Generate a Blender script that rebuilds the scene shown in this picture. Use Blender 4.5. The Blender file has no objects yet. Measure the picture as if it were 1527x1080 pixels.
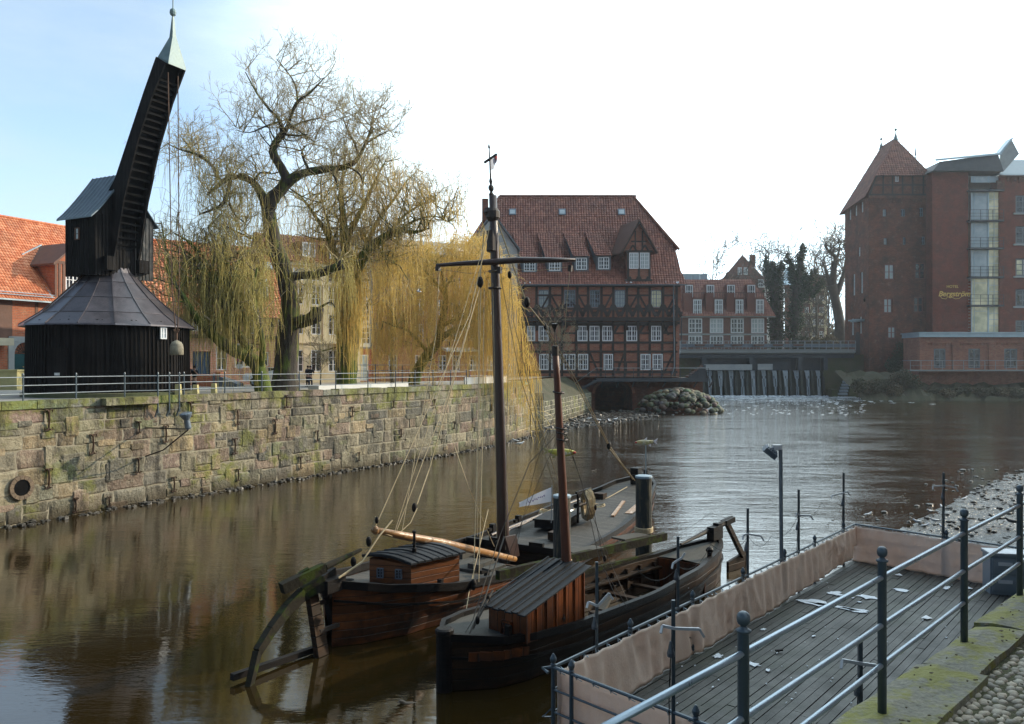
import bpy, math, random
import numpy as np
from mathutils import Vector, Matrix
HAZE = .0002
random.seed(7); RNG = np.random.default_rng(7)
SC = bpy.context.scene; COL = SC.collection
R = math.radians
# ------------------------------------------------------------------ camera
H, F, CX, HY = 6.5, 1200.0, 763.5, 545.0        # eye height over the water, focal length in photo pixels, centre, horizon row
cam_d = bpy.data.cameras.new('camera'); cam = bpy.data.objects.new('camera', cam_d); COL.objects.link(cam)
cam.location = (0, 0, H); cam.rotation_euler = (R(90), 0, 0)
cam_d.sensor_width = 36.0; cam_d.lens = 36.0*F/1527.0; cam_d.shift_y = (HY-540.0)/1527.0
cam_d.clip_end = 5000; cam_d.clip_start = 0.1
SC.camera = cam
SC.view_settings.view_transform = 'Standard'; SC.view_settings.look = 'None'
SC.view_settings.exposure = 0.0; SC.view_settings.gamma = 1.0
# ------------------------------------------------------------------ sun and sky
SUN_AZ, SUN_EL = R(26), R(23)                   # azimuth measured from +X towards +Y
S = Vector((math.cos(SUN_AZ)*math.cos(SUN_EL), math.sin(SUN_AZ)*math.cos(SUN_EL), math.sin(SUN_EL)))
sd = bpy.data.lights.new('sun', 'SUN'); sd.energy = 5.0; sd.angle = R(0.5); sd.color = (1.0, 0.84, 0.62)
so = bpy.data.objects.new('sun', sd); COL.objects.link(so)
so.rotation_euler = S.to_track_quat('Z', 'Y').to_euler(); so.location = (60, 30, 60)
W = bpy.data.worlds.new('World'); SC.world = W; W.use_nodes = True
nt = W.node_tree; nt.nodes.clear(); N = nt.nodes.new; L = nt.links.new
sky = N('ShaderNodeTexSky'); sky.sky_type = 'NISHITA'; sky.sun_disc = False
sky.sun_elevation = SUN_EL; sky.sun_rotation = R(90)-SUN_AZ; sky.air_density = 1.0; sky.dust_density = 1.0; sky.ozone_density = 1.5
hs = N('ShaderNodeHueSaturation'); hs.inputs['Saturation'].default_value = 1.05; hs.inputs['Value'].default_value = 2.1; L(sky.outputs[0], hs.inputs['Color'])
tc = N('ShaderNodeTexCoord')
mp = N('ShaderNodeMapping'); mp.inputs['Scale'].default_value = (1.2, 1.2, 4.5); L(tc.outputs['Generated'], mp.inputs['Vector'])
nz = N('ShaderNodeTexNoise'); nz.inputs['Scale'].default_value = 1.7; nz.inputs['Detail'].default_value = 7; nz.inputs['Roughness'].default_value = .58
L(mp.outputs[0], nz.inputs['Vector'])
cr = N('ShaderNodeMapRange'); cr.inputs['From Min'].default_value = .38; cr.inputs['From Max'].default_value = .72; cr.inputs['To Min'].default_value = .16; cr.inputs['To Max'].default_value = .85
L(nz.outputs['Fac'], cr.inputs['Value'])
dt = N('ShaderNodeVectorMath'); dt.operation = 'DOT_PRODUCT'; dt.inputs[1].default_value = S; L(tc.outputs['Generated'], dt.inputs[0])
gl = N('ShaderNodeMapRange'); gl.inputs['From Min'].default_value = .17; gl.inputs['From Max'].default_value = .58; L(dt.outputs['Value'], gl.inputs['Value'])
sx = N('ShaderNodeSeparateXYZ'); L(tc.outputs['Generated'], sx.inputs[0])
hz = N('ShaderNodeMapRange'); hz.inputs['From Min'].default_value = .30; hz.inputs['From Max'].default_value = 0.0; hz.inputs['To Max'].default_value = .22; L(sx.outputs['Z'], hz.inputs['Value'])
fy = N('ShaderNodeMapRange'); fy.inputs['From Min'].default_value = -.25; fy.inputs['From Max'].default_value = .35; L(sx.outputs['Y'], fy.inputs['Value'])
cm = N('ShaderNodeMath'); cm.operation = 'MULTIPLY'; L(cr.outputs[0], cm.inputs[0]); L(fy.outputs[0], cm.inputs[1])
a1 = N('ShaderNodeMath'); a1.operation = 'ADD'; L(cm.outputs[0], a1.inputs[0]); L(gl.outputs[0], a1.inputs[1])
a2 = N('ShaderNodeMath'); a2.operation = 'ADD'; a2.use_clamp = True; L(a1.outputs[0], a2.inputs[0]); L(hz.outputs[0], a2.inputs[1])
bg1 = N('ShaderNodeBackground'); b1s = N('ShaderNodeMapRange'); b1s.inputs['From Min'].default_value = -.15; b1s.inputs['From Max'].default_value = .45; b1s.inputs['To Min'].default_value = .05; b1s.inputs['To Max'].default_value = .15; L(sx.outputs['Y'], b1s.inputs['Value']); L(b1s.outputs[0], bg1.inputs['Strength']); L(hs.outputs[0], bg1.inputs['Color'])
bg2 = N('ShaderNodeBackground'); bg2.inputs['Color'].default_value = (.76, .92, 1, 1); bgs = N('ShaderNodeMapRange'); bgs.inputs['To Min'].default_value = .98; bgs.inputs['To Max'].default_value = 2.8; L(gl.outputs[0], bgs.inputs['Value']); L(bgs.outputs[0], bg2.inputs['Strength'])
mx = N('ShaderNodeMixShader'); L(a2.outputs[0], mx.inputs[0]); L(bg1.outputs[0], mx.inputs[1]); L(bg2.outputs[0], mx.inputs[2])
wo = N('ShaderNodeOutputWorld'); L(mx.outputs[0], wo.inputs['Surface'])
SC.cycles.max_bounces = 6; SC.cycles.volume_bounces = 0; SC.cycles.transparent_max_bounces = 6
SC.cycles.caustics_reflective = False; SC.cycles.caustics_refractive = False; SC.cycles.sample_clamp_indirect = 6

# ------------------------------------------------------------------ pixel helpers (they give real places in metres)
def X(px, D): return (px-CX)*D/F
def Z(py, D): return H-(py-HY)*D/F
def P(px, py, D): return Vector((X(px, D), D, Z(py, D)))
def G(px, py, z=0.0):
    D = (H-z)*F/(py-HY); return Vector((X(px, D), D, z))

# ------------------------------------------------------------------ mesh builder
class MB:
    def __init__(s, o=(0, 0, 0), fr=None):
        s.v = []; s.f = []; s.c = []; s.o = Vector(o); s.fr = fr; s.bulk = []; s.col = None
    def add(s, vs, fs):
        n = len(s.v)
        for p in vs:
            p = Vector(p)
            if s.fr is not None: p = s.fr @ p
            s.v.append(p-s.o)
        for f in fs:
            s.f.append(tuple(i+n for i in f)); s.c.append(s.col)
        return s
    def quad(s, a, b, c, d): return s.add([a, b, c, d], [(0, 1, 2, 3)])
    def poly(s, pts): return s.add(pts, [tuple(range(len(pts)))])
    def box(s, x0, x1, y0, y1, z0, z1):
        return s.add([(x0,y0,z0),(x1,y0,z0),(x1,y1,z0),(x0,y1,z0),(x0,y0,z1),(x1,y0,z1),(x1,y1,z1),(x0,y1,z1)],
                     [(0,3,2,1),(4,5,6,7),(0,1,5,4),(1,2,6,5),(2,3,7,6),(3,0,4,7)])
    def hexa(s, b, t):                              # four bottom and four top corners, same winding
        return s.add(list(b)+list(t), [(0,3,2,1),(4,5,6,7),(0,1,5,4),(1,2,6,5),(2,3,7,6),(3,0,4,7)])
    def beam(s, a, b, w, h=None, up=(0, 0, 1), w2=None, h2=None):
        a = Vector(a); b = Vector(b); h = w if h is None else h; w2 = w if w2 is None else w2; h2 = h if h2 is None else h2
        d = (b-a).normalized(); up = Vector(up)
        if abs(d.dot(up)) > .98: up = Vector((0, 1, 0))
        r = d.cross(up).normalized(); u = r.cross(d)
        def q(p, w, h): return [p-r*w/2-u*h/2, p+r*w/2-u*h/2, p+r*w/2+u*h/2, p-r*w/2+u*h/2]
        return s.hexa(q(a, w, h), q(b, w2, h2))
    def tube(s, pts, rad, n=8, cap=True):
        pts = [Vector(p) for p in pts]; m = len(pts)
        if not hasattr(rad, '__len__'): rad = [rad]*m
        rings = []; ref = None
        for i, p in enumerate(pts):
            d = (pts[min(i+1, m-1)]-pts[max(i-1, 0)])
            d = d.normalized() if d.length > 1e-9 else Vector((0, 0, 1))
            if ref is None: ref = Vector((0, 0, 1)) if abs(d.z) < .9 else Vector((1, 0, 0))
            r = d.cross(ref)
            if r.length < 1e-4: r = d.cross(Vector((.3, .9, .1)))
            r.normalize(); u = r.cross(d); ref = u.cross(r) if False else ref
            rings += [p+(r*math.cos(2*math.pi*k/n)+u*math.sin(2*math.pi*k/n))*rad[i] for k in range(n)]
        fs = []
        for i in range(m-1):
            for k in range(n):
                a = i*n+k; b = i*n+(k+1) % n
                fs.append((a, b, b+n, a+n))
        if cap: fs.append(tuple(range(n-1, -1, -1))); fs.append(tuple((m-1)*n+k for k in range(n)))
        return s.add(rings, fs)
    def lathe(s, c, prof, n=16):                    # prof: (radius, height) pairs
        c = Vector(c); vs = []
        for r, z in prof: vs += [c+Vector((r*math.cos(2*math.pi*k/n), r*math.sin(2*math.pi*k/n), z)) for k in range(n)]
        fs = [(i*n+k, i*n+(k+1) % n, (i+1)*n+(k+1) % n, (i+1)*n+k) for i in range(len(prof)-1) for k in range(n)]
        fs.append(tuple(range(n-1, -1, -1))); fs.append(tuple((len(prof)-1)*n+k for k in range(n)))
        return s.add(vs, fs)
    def blob(s, c, r, n=6, m=4, jit=.15, rs=random):  # rounded stone / body lump with three radii
        c = Vector(c); r = r if hasattr(r, '__len__') else (r, r, r); vs = [c+Vector((0, 0, -r[2]))]
        for j in range(1, m):
            th = math.pi*j/m
            for k in range(n):
                ph = 2*math.pi*k/n; q = 1+rs.uniform(-jit, jit)
                vs.append(c+Vector((r[0]*math.sin(th)*math.cos(ph)*q, r[1]*math.sin(th)*math.sin(ph)*q, -r[2]*math.cos(th)*q)))
        vs.append(c+Vector((0, 0, r[2]))); fs = []
        for k in range(n):
            fs.append((0, 1+(k+1) % n, 1+k))
            for j in range(m-2): a = 1+j*n+k; b = 1+j*n+(k+1) % n; fs.append((a, b, b+n, a+n))
            fs.append((1+(m-2)*n+k, 1+(m-2)*n+(k+1) % n, len(vs)-1))
        return s.add(vs, fs)
    def strands(s, pts, rad, n=3):                  # pts: (N,K,3) array, rad: (N,K) array; thin twigs in bulk
        pts = np.asarray(pts, dtype=np.float64); rad = np.asarray(rad)
        if len(pts): s.bulk.append((pts, rad, n))
        return s

def bulk_arrays(bulk, o):
    V = []; Fc = []; base = 0
    for pts, rad, n in bulk:
        Nn, K, _ = pts.shape
        d = np.empty_like(pts); d[:, 1:-1] = pts[:, 2:]-pts[:, :-2]; d[:, 0] = pts[:, 1]-pts[:, 0]; d[:, -1] = pts[:, -1]-pts[:, -2]
        d /= np.linalg.norm(d, axis=2, keepdims=True)+1e-9
        ref = np.where(np.abs(d[..., 2:3]) > .8, np.array([1., .2, 0]), np.array([0, 0, 1.]))
        r = np.cross(d, ref); r /= np.linalg.norm(r, axis=2, keepdims=True)+1e-9
        u = np.cross(r, d)
        ang = 2*np.pi*np.arange(n)/n
        vv = pts[:, :, None, :]+(r[:, :, None, :]*np.cos(ang)[None, None, :, None]+u[:, :, None, :]*np.sin(ang)[None, None, :, None])*rad[:, :, None, None]
        V.append(vv.reshape(-1, 3)-np.array(o))
        i = np.arange(Nn)[:, None, None]*(K*n)+np.arange(K-1)[None, :, None]*n; k = np.arange(n)[None, None, :]
        a = i+k; b = i+(k+1) % n
        Fc.append(np.stack([a, b, b+n, a+n], axis=-1).reshape(-1, 4)+base); base += Nn*K*n
    return np.concatenate(V), np.concatenate(Fc)

def obj(name, mb, m, parent=None, smooth=False):
    me = bpy.data.meshes.new(name)
    if mb.bulk:
        V, Fq = bulk_arrays(mb.bulk, mb.o)
        nv = len(mb.v)
        if nv: V = np.concatenate([np.array([tuple(p) for p in mb.v]), V])
        faces_l = [len(f) for f in mb.f]; idx = [i for f in mb.f for i in f]
        li = np.concatenate([np.array(idx, dtype=np.int32), (Fq+nv).reshape(-1).astype(np.int32)])
        tot = np.concatenate([np.array(faces_l, dtype=np.int32), np.full(len(Fq), 4, dtype=np.int32)])
        me.vertices.add(len(V)); me.vertices.foreach_set('co', V.reshape(-1).astype(np.float32))
        me.loops.add(len(li)); me.loops.foreach_set('vertex_index', li)
        me.polygons.add(len(tot)); st = np.concatenate([[0], np.cumsum(tot)[:-1]]).astype(np.int32)
        me.polygons.foreach_set('loop_start', st); me.update(calc_edges=True)
    else:
        me.from_pydata([tuple(p) for p in mb.v], [], mb.f)
        if any(c is not None for c in mb.c):
            at = me.color_attributes.new('tint', 'FLOAT_COLOR', 'CORNER'); buf = []
            for f, c in zip(mb.f, mb.c):
                c = c or (.5, .5, .5)
                buf += (list(c)+[1.0])*len(f)
            at.data.foreach_set('color', buf)
    me.materials.append(m)
    if smooth: me.polygons.foreach_set('use_smooth', [True]*len(me.polygons))
    o = bpy.data.objects.new(name, me); COL.objects.link(o)
    if parent is not None: o.parent = parent
    return o
def tag(o, label=None, cat=None, group=None, kind=None):
    if label: o['label'] = label
    if cat: o['category'] = cat
    if group: o['group'] = group
    if kind: o['kind'] = kind
    return o
def thing(name, label, cat, loc=(0, 0, 0), rz=0.0, group=None, kind=None):
    o = bpy.data.objects.new(name, None); COL.objects.link(o); o.location = loc; o.rotation_euler = (0, 0, rz); o.empty_display_size = .3
    return tag(o, label, cat, group, kind)
def struct(name, mb, m, smooth=False): return tag(obj(name, mb, m, None, smooth), kind='structure')
def copy_tree(o, parent=None):
    c = o.copy(); COL.objects.link(c); c.parent = parent
    for ch in [x for x in bpy.data.objects if x.parent == o]: copy_tree(ch, c)
    return c
def lerp(a, b, t): return a+(b-a)*t
# ------------------------------------------------------------------ materials
def nodes(name):
    m = bpy.data.materials.new(name); m.use_nodes = True; t = m.node_tree
    return m, t, t.nodes['Principled BSDF'], t.nodes.new, t.links.new
def ramp(N, L, src, stops):
    r = N('ShaderNodeValToRGB'); e = r.color_ramp.elements
    while len(e) < len(stops): e.new(.5)
    for q, (p, c) in zip(e, stops): q.position = p; q.color = (c[0], c[1], c[2], 1)
    L(src, r.inputs[0]); return r.outputs[0]
def mixc(N, L, fac, a, b, mode='MIX'):
    n = N('ShaderNodeMix'); n.data_type = 'RGBA'; n.blend_type = mode
    for s, v in ((n.inputs[0], fac), (n.inputs[6], a), (n.inputs[7], b)):
        if isinstance(v, (int, float)): s.default_value = v
        elif isinstance(v, tuple): s.default_value = (v[0], v[1], v[2], 1)
        else: L(v, s)
    return n.outputs[2]
def noise(N, L, vec, scale, detail=4, rough=.55, dist=0):
    n = N('ShaderNodeTexNoise'); n.inputs['Scale'].default_value = scale; n.inputs['Detail'].default_value = detail
    n.inputs['Roughness'].default_value = rough; n.inputs['Distortion'].default_value = dist; L(vec, n.inputs['Vector']); return n.outputs['Fac']
def mapr(N, L, v, a, b, c=0., d=1.):
    n = N('ShaderNodeMapRange')
    for i, x in zip(('From Min', 'From Max', 'To Min', 'To Max'), (a, b, c, d)): n.inputs[i].default_value = x
    L(v, n.inputs['Value']); return n.outputs[0]
def bump(N, L, h, dist, strength=1., prev=None):
    n = N('ShaderNodeBump'); n.inputs['Distance'].default_value = dist; n.inputs['Strength'].default_value = strength; L(h, n.inputs['Height'])
    if prev: L(prev, n.inputs['Normal'])
    return n.outputs[0]
def objvec(N, L, stretch=(1, 1, 1), rnd=False):
    t = N('ShaderNodeTexCoord'); m = N('ShaderNodeMapping'); m.inputs['Scale'].default_value = stretch; L(t.outputs['Object'], m.inputs['Vector'])
    if rnd:
        oi = N('ShaderNodeObjectInfo'); mu = N('ShaderNodeMath'); mu.operation = 'MULTIPLY'; mu.inputs[1].default_value = 50; L(oi.outputs['Random'], mu.inputs[0]); L(mu.outputs[0], m.inputs['Location'])
    return m.outputs[0]
def plain(name, c1, c2=None, scale=3., rough=.6, bmp=0.0, bscale=None, metal=0., stretch=(1, 1, 1), spec=.5, tint=0.0, fine=0.0, moss=None):
    """two colours mixed by noise, with bump; tint>0 also multiplies by the mesh's own per-piece colour"""
    m, t, B, N, L = nodes(name); v = objvec(N, L, stretch, True)
    c2 = c2 or tuple(x*.7 for x in c1)
    n1 = noise(N, L, v, scale, 6, .62)
    col = mixc(N, L, mapr(N, L, n1, .32, .68), c1, c2)
    if fine: col = mixc(N, L, fine, col, mixc(N, L, noise(N, L, v, scale*9, 3), (.0, .0, .0), (1, 1, 1)), 'OVERLAY')
    if tint:
        a = N('ShaderNodeVertexColor'); a.layer_name = 'tint'
        col = mixc(N, L, tint, col, a.outputs[0], 'MULTIPLY' if tint < 1 else 'MIX')
    if moss:
        mn = noise(N, L, v, moss[1], 5, .65); col = mixc(N, L, mapr(N, L, mn, moss[2], moss[2]+.12, 0, moss[3]), col, moss[0])
    L(col, B.inputs['Base Color'])
    B.inputs['Metallic'].default_value = metal; B.inputs['Specular IOR Level'].default_value = spec
    L(mapr(N, L, n1, .2, .8, max(rough-.12, .02), min(rough+.12, 1)), B.inputs['Roughness'])
    if bmp: L(bump(N, L, noise(N, L, v, bscale or scale*4, 6, .6), bmp), B.inputs['Normal'])
    return m
def brick(name, c1, c2, mortar, bw=.5, bh=.16, ms=.02, dirt=.5, weather=(.05, .04, .035), hi=None, rough=.85):
    m, t, B, N, L = nodes(name); tcn = N('ShaderNodeTexCoord'); s = N('ShaderNodeSeparateXYZ'); L(tcn.outputs['Object'], s.inputs[0])
    ad = N('ShaderNodeMath'); L(s.outputs['X'], ad.inputs[0]); L(s.outputs['Y'], ad.inputs[1]); cb = N('ShaderNodeCombineXYZ'); L(ad.outputs[0], cb.inputs[0]); L(s.outputs['Z'], cb.inputs[1])
    b = N('ShaderNodeTexBrick'); L(cb.outputs[0], b.inputs['Vector']); b.inputs['Scale'].default_value = 1; b.inputs['Brick Width'].default_value = bw; b.inputs['Row Height'].default_value = bh
    b.inputs['Mortar Size'].default_value = ms; b.inputs['Mortar Smooth'].default_value = .3
    b.inputs['Color1'].default_value = (*c1, 1); b.inputs['Color2'].default_value = (*c2, 1); b.inputs['Mortar'].default_value = (*mortar, 1)
    v = tcn.outputs['Object']
    col = mixc(N, L, mapr(N, L, noise(N, L, v, .45, 6, .7), .42, .68, 0, dirt), b.outputs['Color'], weather)
    col = mixc(N, L, mapr(N, L, noise(N, L, v, 3.2, 3, .7), .35, .7, 0, .5), col, mixc(N, L, 1., col, (1.25, 1.05, .95), 'MULTIPLY'))
    if hi: col = mixc(N, L, mapr(N, L, noise(N, L, v, 1.1, 6, .75), .55, .66, 0, .55), col, hi)
    L(col, B.inputs['Base Color']); B.inputs['Roughness'].default_value = rough; B.inputs['Specular IOR Level'].default_value = .25
    L(bump(N, L, b.outputs['Fac'], -.02), B.inputs['Normal'])
    return m
def wood(name, c1, c2, plank=.22, axis='X', rough=.65, dirt=(.01, .01, .01), dfac=.6, groove=.9, stretch=None, spec=.35, vscale=1.0):
    """planks laid along one axis: grooves every `plank` metres across it, grain along it"""
    m, t, B, N, L = nodes(name); tcn = N('ShaderNodeTexCoord'); s = N('ShaderNodeSeparateXYZ'); L(tcn.outputs['Object'], s.inputs[0])
    dv = N('ShaderNodeMath'); dv.operation = 'DIVIDE'; dv.inputs[1].default_value = plank; 
    src = {'X': s.outputs['X'], 'Y': s.outputs['Y'], 'Z': s.outputs['Z']}.get(axis)
    if axis == 'XY': q = N('ShaderNodeMath'); L(s.outputs['X'], q.inputs[0]); L(s.outputs['Y'], q.inputs[1]); src = q.outputs[0]
    if axis == 'R':
        q = N('ShaderNodeMath'); q.operation = 'ARCTAN2'; L(s.outputs['Y'], q.inputs[0]); L(s.outputs['X'], q.inputs[1]); src = q.outputs[0]
    L(src, dv.inputs[0])
    fl = N('ShaderNodeMath'); fl.operation = 'FLOOR'; L(dv.outputs[0], fl.inputs[0]); fr = N('ShaderNodeMath'); fr.operation = 'FRACT'; L(dv.outputs[0], fr.inputs[0])
    wn = N('ShaderNodeTexWhiteNoise'); wn.noise_dimensions = '1D'; L(fl.outputs[0], wn.inputs['W'])
    st = stretch or {'X': (9, 9, .8), 'XY': (9, 9, .8), 'Y': (.8, 9, 9), 'Z': (.8, .8, 9), 'R': (7, 7, .5)}[axis]
    mp = N('ShaderNodeMapping'); mp.inputs['Scale'].default_value = st; L(tcn.outputs['Object'], mp.inputs['Vector'])
    g = noise(N, L, mp.outputs[0], 1.0*vscale, 6, .65)
    col = mixc(N, L, mapr(N, L, g, .3, .7), c1, c2)
    col = mixc(N, L, .55, col, mixc(N, L, wn.outputs['Value'], (.35, .35, .35), (1.35, 1.3, 1.25)), 'MULTIPLY')
    col = mixc(N, L, mapr(N, L, noise(N, L, tcn.outputs['Object'], .9, 5, .7), .45, .7, 0, dfac), col, dirt)
    pg = N('ShaderNodeMath'); pg.operation = 'PINGPONG'; pg.inputs[1].default_value = .5; L(fr.outputs[0], pg.inputs[0])
    gr = mapr(N, L, pg.outputs[0], 0, .07, 0, 1)
    col = mixc(N, L, mapr(N, L, gr, 0, 1, groove, 0), col, (.004, .004, .004))
    L(col, B.inputs['Base Color']); B.inputs['Roughness'].default_value = rough; B.inputs['Specular IOR Level'].default_value = spec
    n1 = bump(N, L, gr, .02); L(bump(N, L, g, .008, 1., n1), B.inputs['Normal'])
    return m
M = {}
M['brick_dark'] = brick('brick_dark', (.15, .048, .03), (.21, .078, .046), (.13, .095, .075), .6, .2, .025, .85, hi=(.26, .18, .14))
M['brick_mill'] = brick('brick_mill', (.27, .092, .058), (.37, .15, .095), (.27, .20, .16), .55, .19, .03, .45, hi=(.29, .20, .155))
M['brick_smooth'] = brick('brick_smooth', (.19, .055, .038), (.225, .067, .045), (.11, .052, .04), .5, .18, .02, .5, hi=(.24, .10, .07))
M['brick_red'] = brick('brick_red', (.42, .12, .06), (.52, .18, .09), (.38, .24, .17), .4, .14, .02, .35, hi=(.5, .33, .2))
M['brick_pink'] = brick('brick_pink', (.46, .20, .14), (.56, .29, .21), (.50, .40, .33), .4, .14, .025, .3, hi=(.58, .42, .34))
M['brick_brown'] = brick('brick_brown', (.33, .13, .07), (.40, .17, .09), (.3, .2, .14), .45, .16, .02, .35)
M['brick_far'] = brick('brick_far', (.19, .095, .075), (.22, .115, .09), (.22, .16, .13), .8, .25, .02, .2)
def tile_mat(name, a, b, c, dirtc=(.05, .03, .02), dfac=.5):
    m, t, B, N, L = nodes(name); v = objvec(N, L)
    at = N('ShaderNodeVertexColor'); at.layer_name = 'tint'
    sp = N('ShaderNodeSeparateColor'); L(at.outputs[0], sp.inputs[0])
    col = ramp(N, L, sp.outputs[0], [(0, a), (.5, b), (1, c)])
    col = mixc(N, L, mapr(N, L, noise(N, L, v, .35, 7, .7), .42, .68, 0, dfac), col, dirtc)
    L(col, B.inputs['Base Color']); B.inputs['Roughness'].default_value = .62; B.inputs['Specular IOR Level'].default_value = .35
    L(bump(N, L, noise(N, L, v, 6, 3), .02), B.inputs['Normal']); return m
M['tile_orange'] = tile_mat('tile_orange', (.44, .12, .045), (.57, .19, .08), (.68, .28, .14), (.22, .085, .045), .6)
M['tile_mill'] = tile_mat('tile_mill', (.16, .055, .038), (.22, .082, .055), (.30, .125, .085), (.09, .046, .036), .55)
M['tile_far'] = tile_mat('tile_far', (.20, .075, .05), (.26, .10, .068), (.32, .14, .09), (.14, .07, .05), .4)
M['timber_black'] = plain('timber_black', (.022, .017, .016), (.04, .03, .026), 2, .7, .01)
M['timber_brown'] = plain('timber_brown', (.10, .05, .035), (.16, .085, .06), 2, .75, .01)
M['white_paint'] = plain('white_paint', (.72, .74, .76), (.6, .62, .65), 3, .5)
M['grey_paint'] = plain('grey_paint', (.16, .2, .25), (.12, .15, .19), 3, .5)
M['cream'] = plain('cream', (.66, .58, .40), (.54, .47, .33), .5, .85, .01, 8, moss=((.3, .27, .2), .7, .55, .5))
M['white_plaster'] = plain('white_plaster', (.75, .74, .7), (.62, .6, .56), .5, .85, .01, 8)
M['plinth'] = plain('plinth', (.36, .38, .38), (.28, .3, .31), .8, .8, .01)
M['rubble_stone'] = plain('rubble_stone', (.20, .14, .09), (.12, .09, .065), 5, .9, .02)
M['mortar'] = plain('mortar', (.34, .30, .22), (.20, .18, .13), 1.2, .9, .01)
M['sandstone'] = plain('sandstone', (.55, .5, .36), (.45, .4, .3), 1.2, .8, .01)
m_, t_, B_, N_, L_ = nodes('glass_dark'); v_ = objvec(N_, L_, (1, 1, 1), True)
L_(mixc(N_, L_, mapr(N_, L_, noise(N_, L_, v_, 1.3, 3), .4, .6), (.015, .02, .03), (.07, .085, .10)), B_.inputs['Base Color']); B_.inputs['Roughness'].default_value = .04; B_.inputs['Specular IOR Level'].default_value = .9
L_(bump(N_, L_, noise(N_, L_, v_, .8, 2), .05), B_.inputs['Normal']); M['glass'] = m_
M['glass_pale'] = plain('glass_pale', (.35, .42, .46), (.5, .56, .58), .9, .12, 0, spec=.9)
M['curtain'] = plain('curtain', (.30, .36, .38), (.42, .47, .48), .5, .12, 0, spec=.9)
m_, t_, B_, N_, L_ = nodes('lit_room'); v_ = objvec(N_, L_, (1, 1, 1))
c_ = mixc(N_, L_, mapr(N_, L_, noise(N_, L_, v_, .35, 3), .4, .62), (.22, .24, .17), (.46, .46, .33))
L_(c_, B_.inputs['Base Color']); L_(c_, B_.inputs['Emission Color']); B_.inputs['Emission Strength'].default_value = .35; B_.inputs['Roughness'].default_value = .3; M['lit_room'] = m_
M['slate'] = plain('slate', (.075, .095, .115), (.13, .15, .17), 1.2, .5, .01, fine=.3)
M['metal_roof'] = plain('metal_roof', (.30, .40, .47), (.40, .50, .56), .7, .38, 0.004, 3, metal=.35)
M['lead_roof'] = plain('lead_roof', (.085, .12, .145), (.14, .18, .21), 1.5, .42, .006, 5, metal=.4, fine=.3)
M['cone_roof'] = plain('cone_roof', (.06, .054, .062), (.11, .095, .105), 1.6, .36, .004, 5, metal=.3, fine=.4)
M['copper'] = plain('copper', (.12, .18, .18), (.20, .27, .28), 2.5, .5, .006, metal=.2)
M['crane_wood'] = wood('crane_wood', (.006, .0055, .006), (.022, .019, .018), .028, 'R', .75, (.034, .030, .027), .3, spec=.08)
M['hut_wood'] = wood('hut_wood', (.006, .0055, .006), (.022, .02, .02), .24, 'XY', .75, (.04, .036, .032), .3, spec=.08)
M['grey_wood'] = wood('grey_wood', (.07, .065, .06), (.15, .14, .13), .24, 'XY', .7, (.03, .03, .03), .5)
M['black_wood'] = plain('black_wood', (.004, .004, .0045), (.010, .0095, .0095), 3, .8, .01, spec=.05)
M['iron'] = plain('iron', (.03, .028, .027), (.07, .05, .04), 6, .6, .005, metal=.3)
M['rust'] = plain('rust', (.10, .045, .02), (.05, .03, .02), 4, .75, .01)
M['rail_grey'] = plain('rail_grey', (.055, .08, .10), (.085, .11, .13), 4, .38, .0015, 60, metal=.25, spec=.6)
M['galv'] = plain('galv', (.24, .31, .37), (.33, .40, .46), 3, .32, 0, metal=.6)
M['rail_thin'] = plain('rail_thin', (.20, .22, .24), (.28, .30, .31), 3, .45, 0, metal=.3)
M['rope'] = plain('rope', (.52, .42, .26), (.36, .28, .17), 20, .9, .003)
M['rope_dark'] = plain('rope_dark', (.09, .085, .075), (.15, .13, .11), 14, .9)
M['deck_wood'] = wood('deck_wood', (.045, .041, .036), (.09, .082, .072), .16, 'X', .7, (.03, .03, .026), .5)
M['hull_wood'] = wood('hull_wood', (.06, .02, .007), (.21, .065, .016), .19, 'Z', .5, (.010, .006, .004), .97, spec=.25)
M['hull_dark'] = wood('hull_dark', (.010, .007, .005), (.060, .030, .014), .22, 'Z', .6, (.010, .008, .006), .9, spec=.2)
M['hull_black'] = plain('hull_black', (.006, .0055, .006), (.015, .012, .011), 2.5, .5, .012, stretch=(1, 1, 6), spec=.15)
M['cabin_orange'] = wood('cabin_orange', (.11, .028, .006), (.27, .075, .015), .17, 'XY', .45, (.012, .007, .004), .97, spec=.5)
M['cabin_lap'] = wood('cabin_lap', (.13, .045, .015), (.27, .095, .03), .15, 'Z', .45, (.025, .015, .01), .8, spec=.5)
M['roof_felt'] = plain('roof_felt', (.018, .02, .023), (.030, .032, .036), 3, .6, .006, 16, spec=.25, fine=.4)
M['spar'] = plain('spar', (.36, .19, .07), (.22, .10, .035), 2, .35, .006, stretch=(1, 4, 4), moss=((.6, .5, .38), 3, .55, .8))
M['mast_wood'] = plain('mast_wood', (.028, .016, .014), (.06, .03, .024), 2.5, .38, .008, stretch=(4, 4, .5), spec=.6)
M['mast_red'] = plain('mast_red', (.14, .04, .018), (.07, .024, .013), 2.5, .5, .01, stretch=(5, 5, .6))
M['pile_wood'] = plain('pile_wood', (.012, .020, .023), (.032, .038, .035), 2.2, .75, .02, 12, stretch=(3, 3, .5), moss=((.13, .11, .07), 2.5, .5, .8))
M['pile_cap'] = plain('pile_cap', (.16, .24, .30), (.30, .38, .44), 6, .5)
M['mossy_timber'] = plain('mossy_timber', (.016, .015, .012), (.034, .03, .023), 3, .9, .02, 14, spec=.1, moss=((.04, .055, .012), 2.2, .48, .95))
M['old_plank'] = plain('old_plank', (.065, .063, .056), (.10, .096, .085), 3, .8, .01, 20, stretch=(1, 6, 1), spec=.15)
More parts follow.
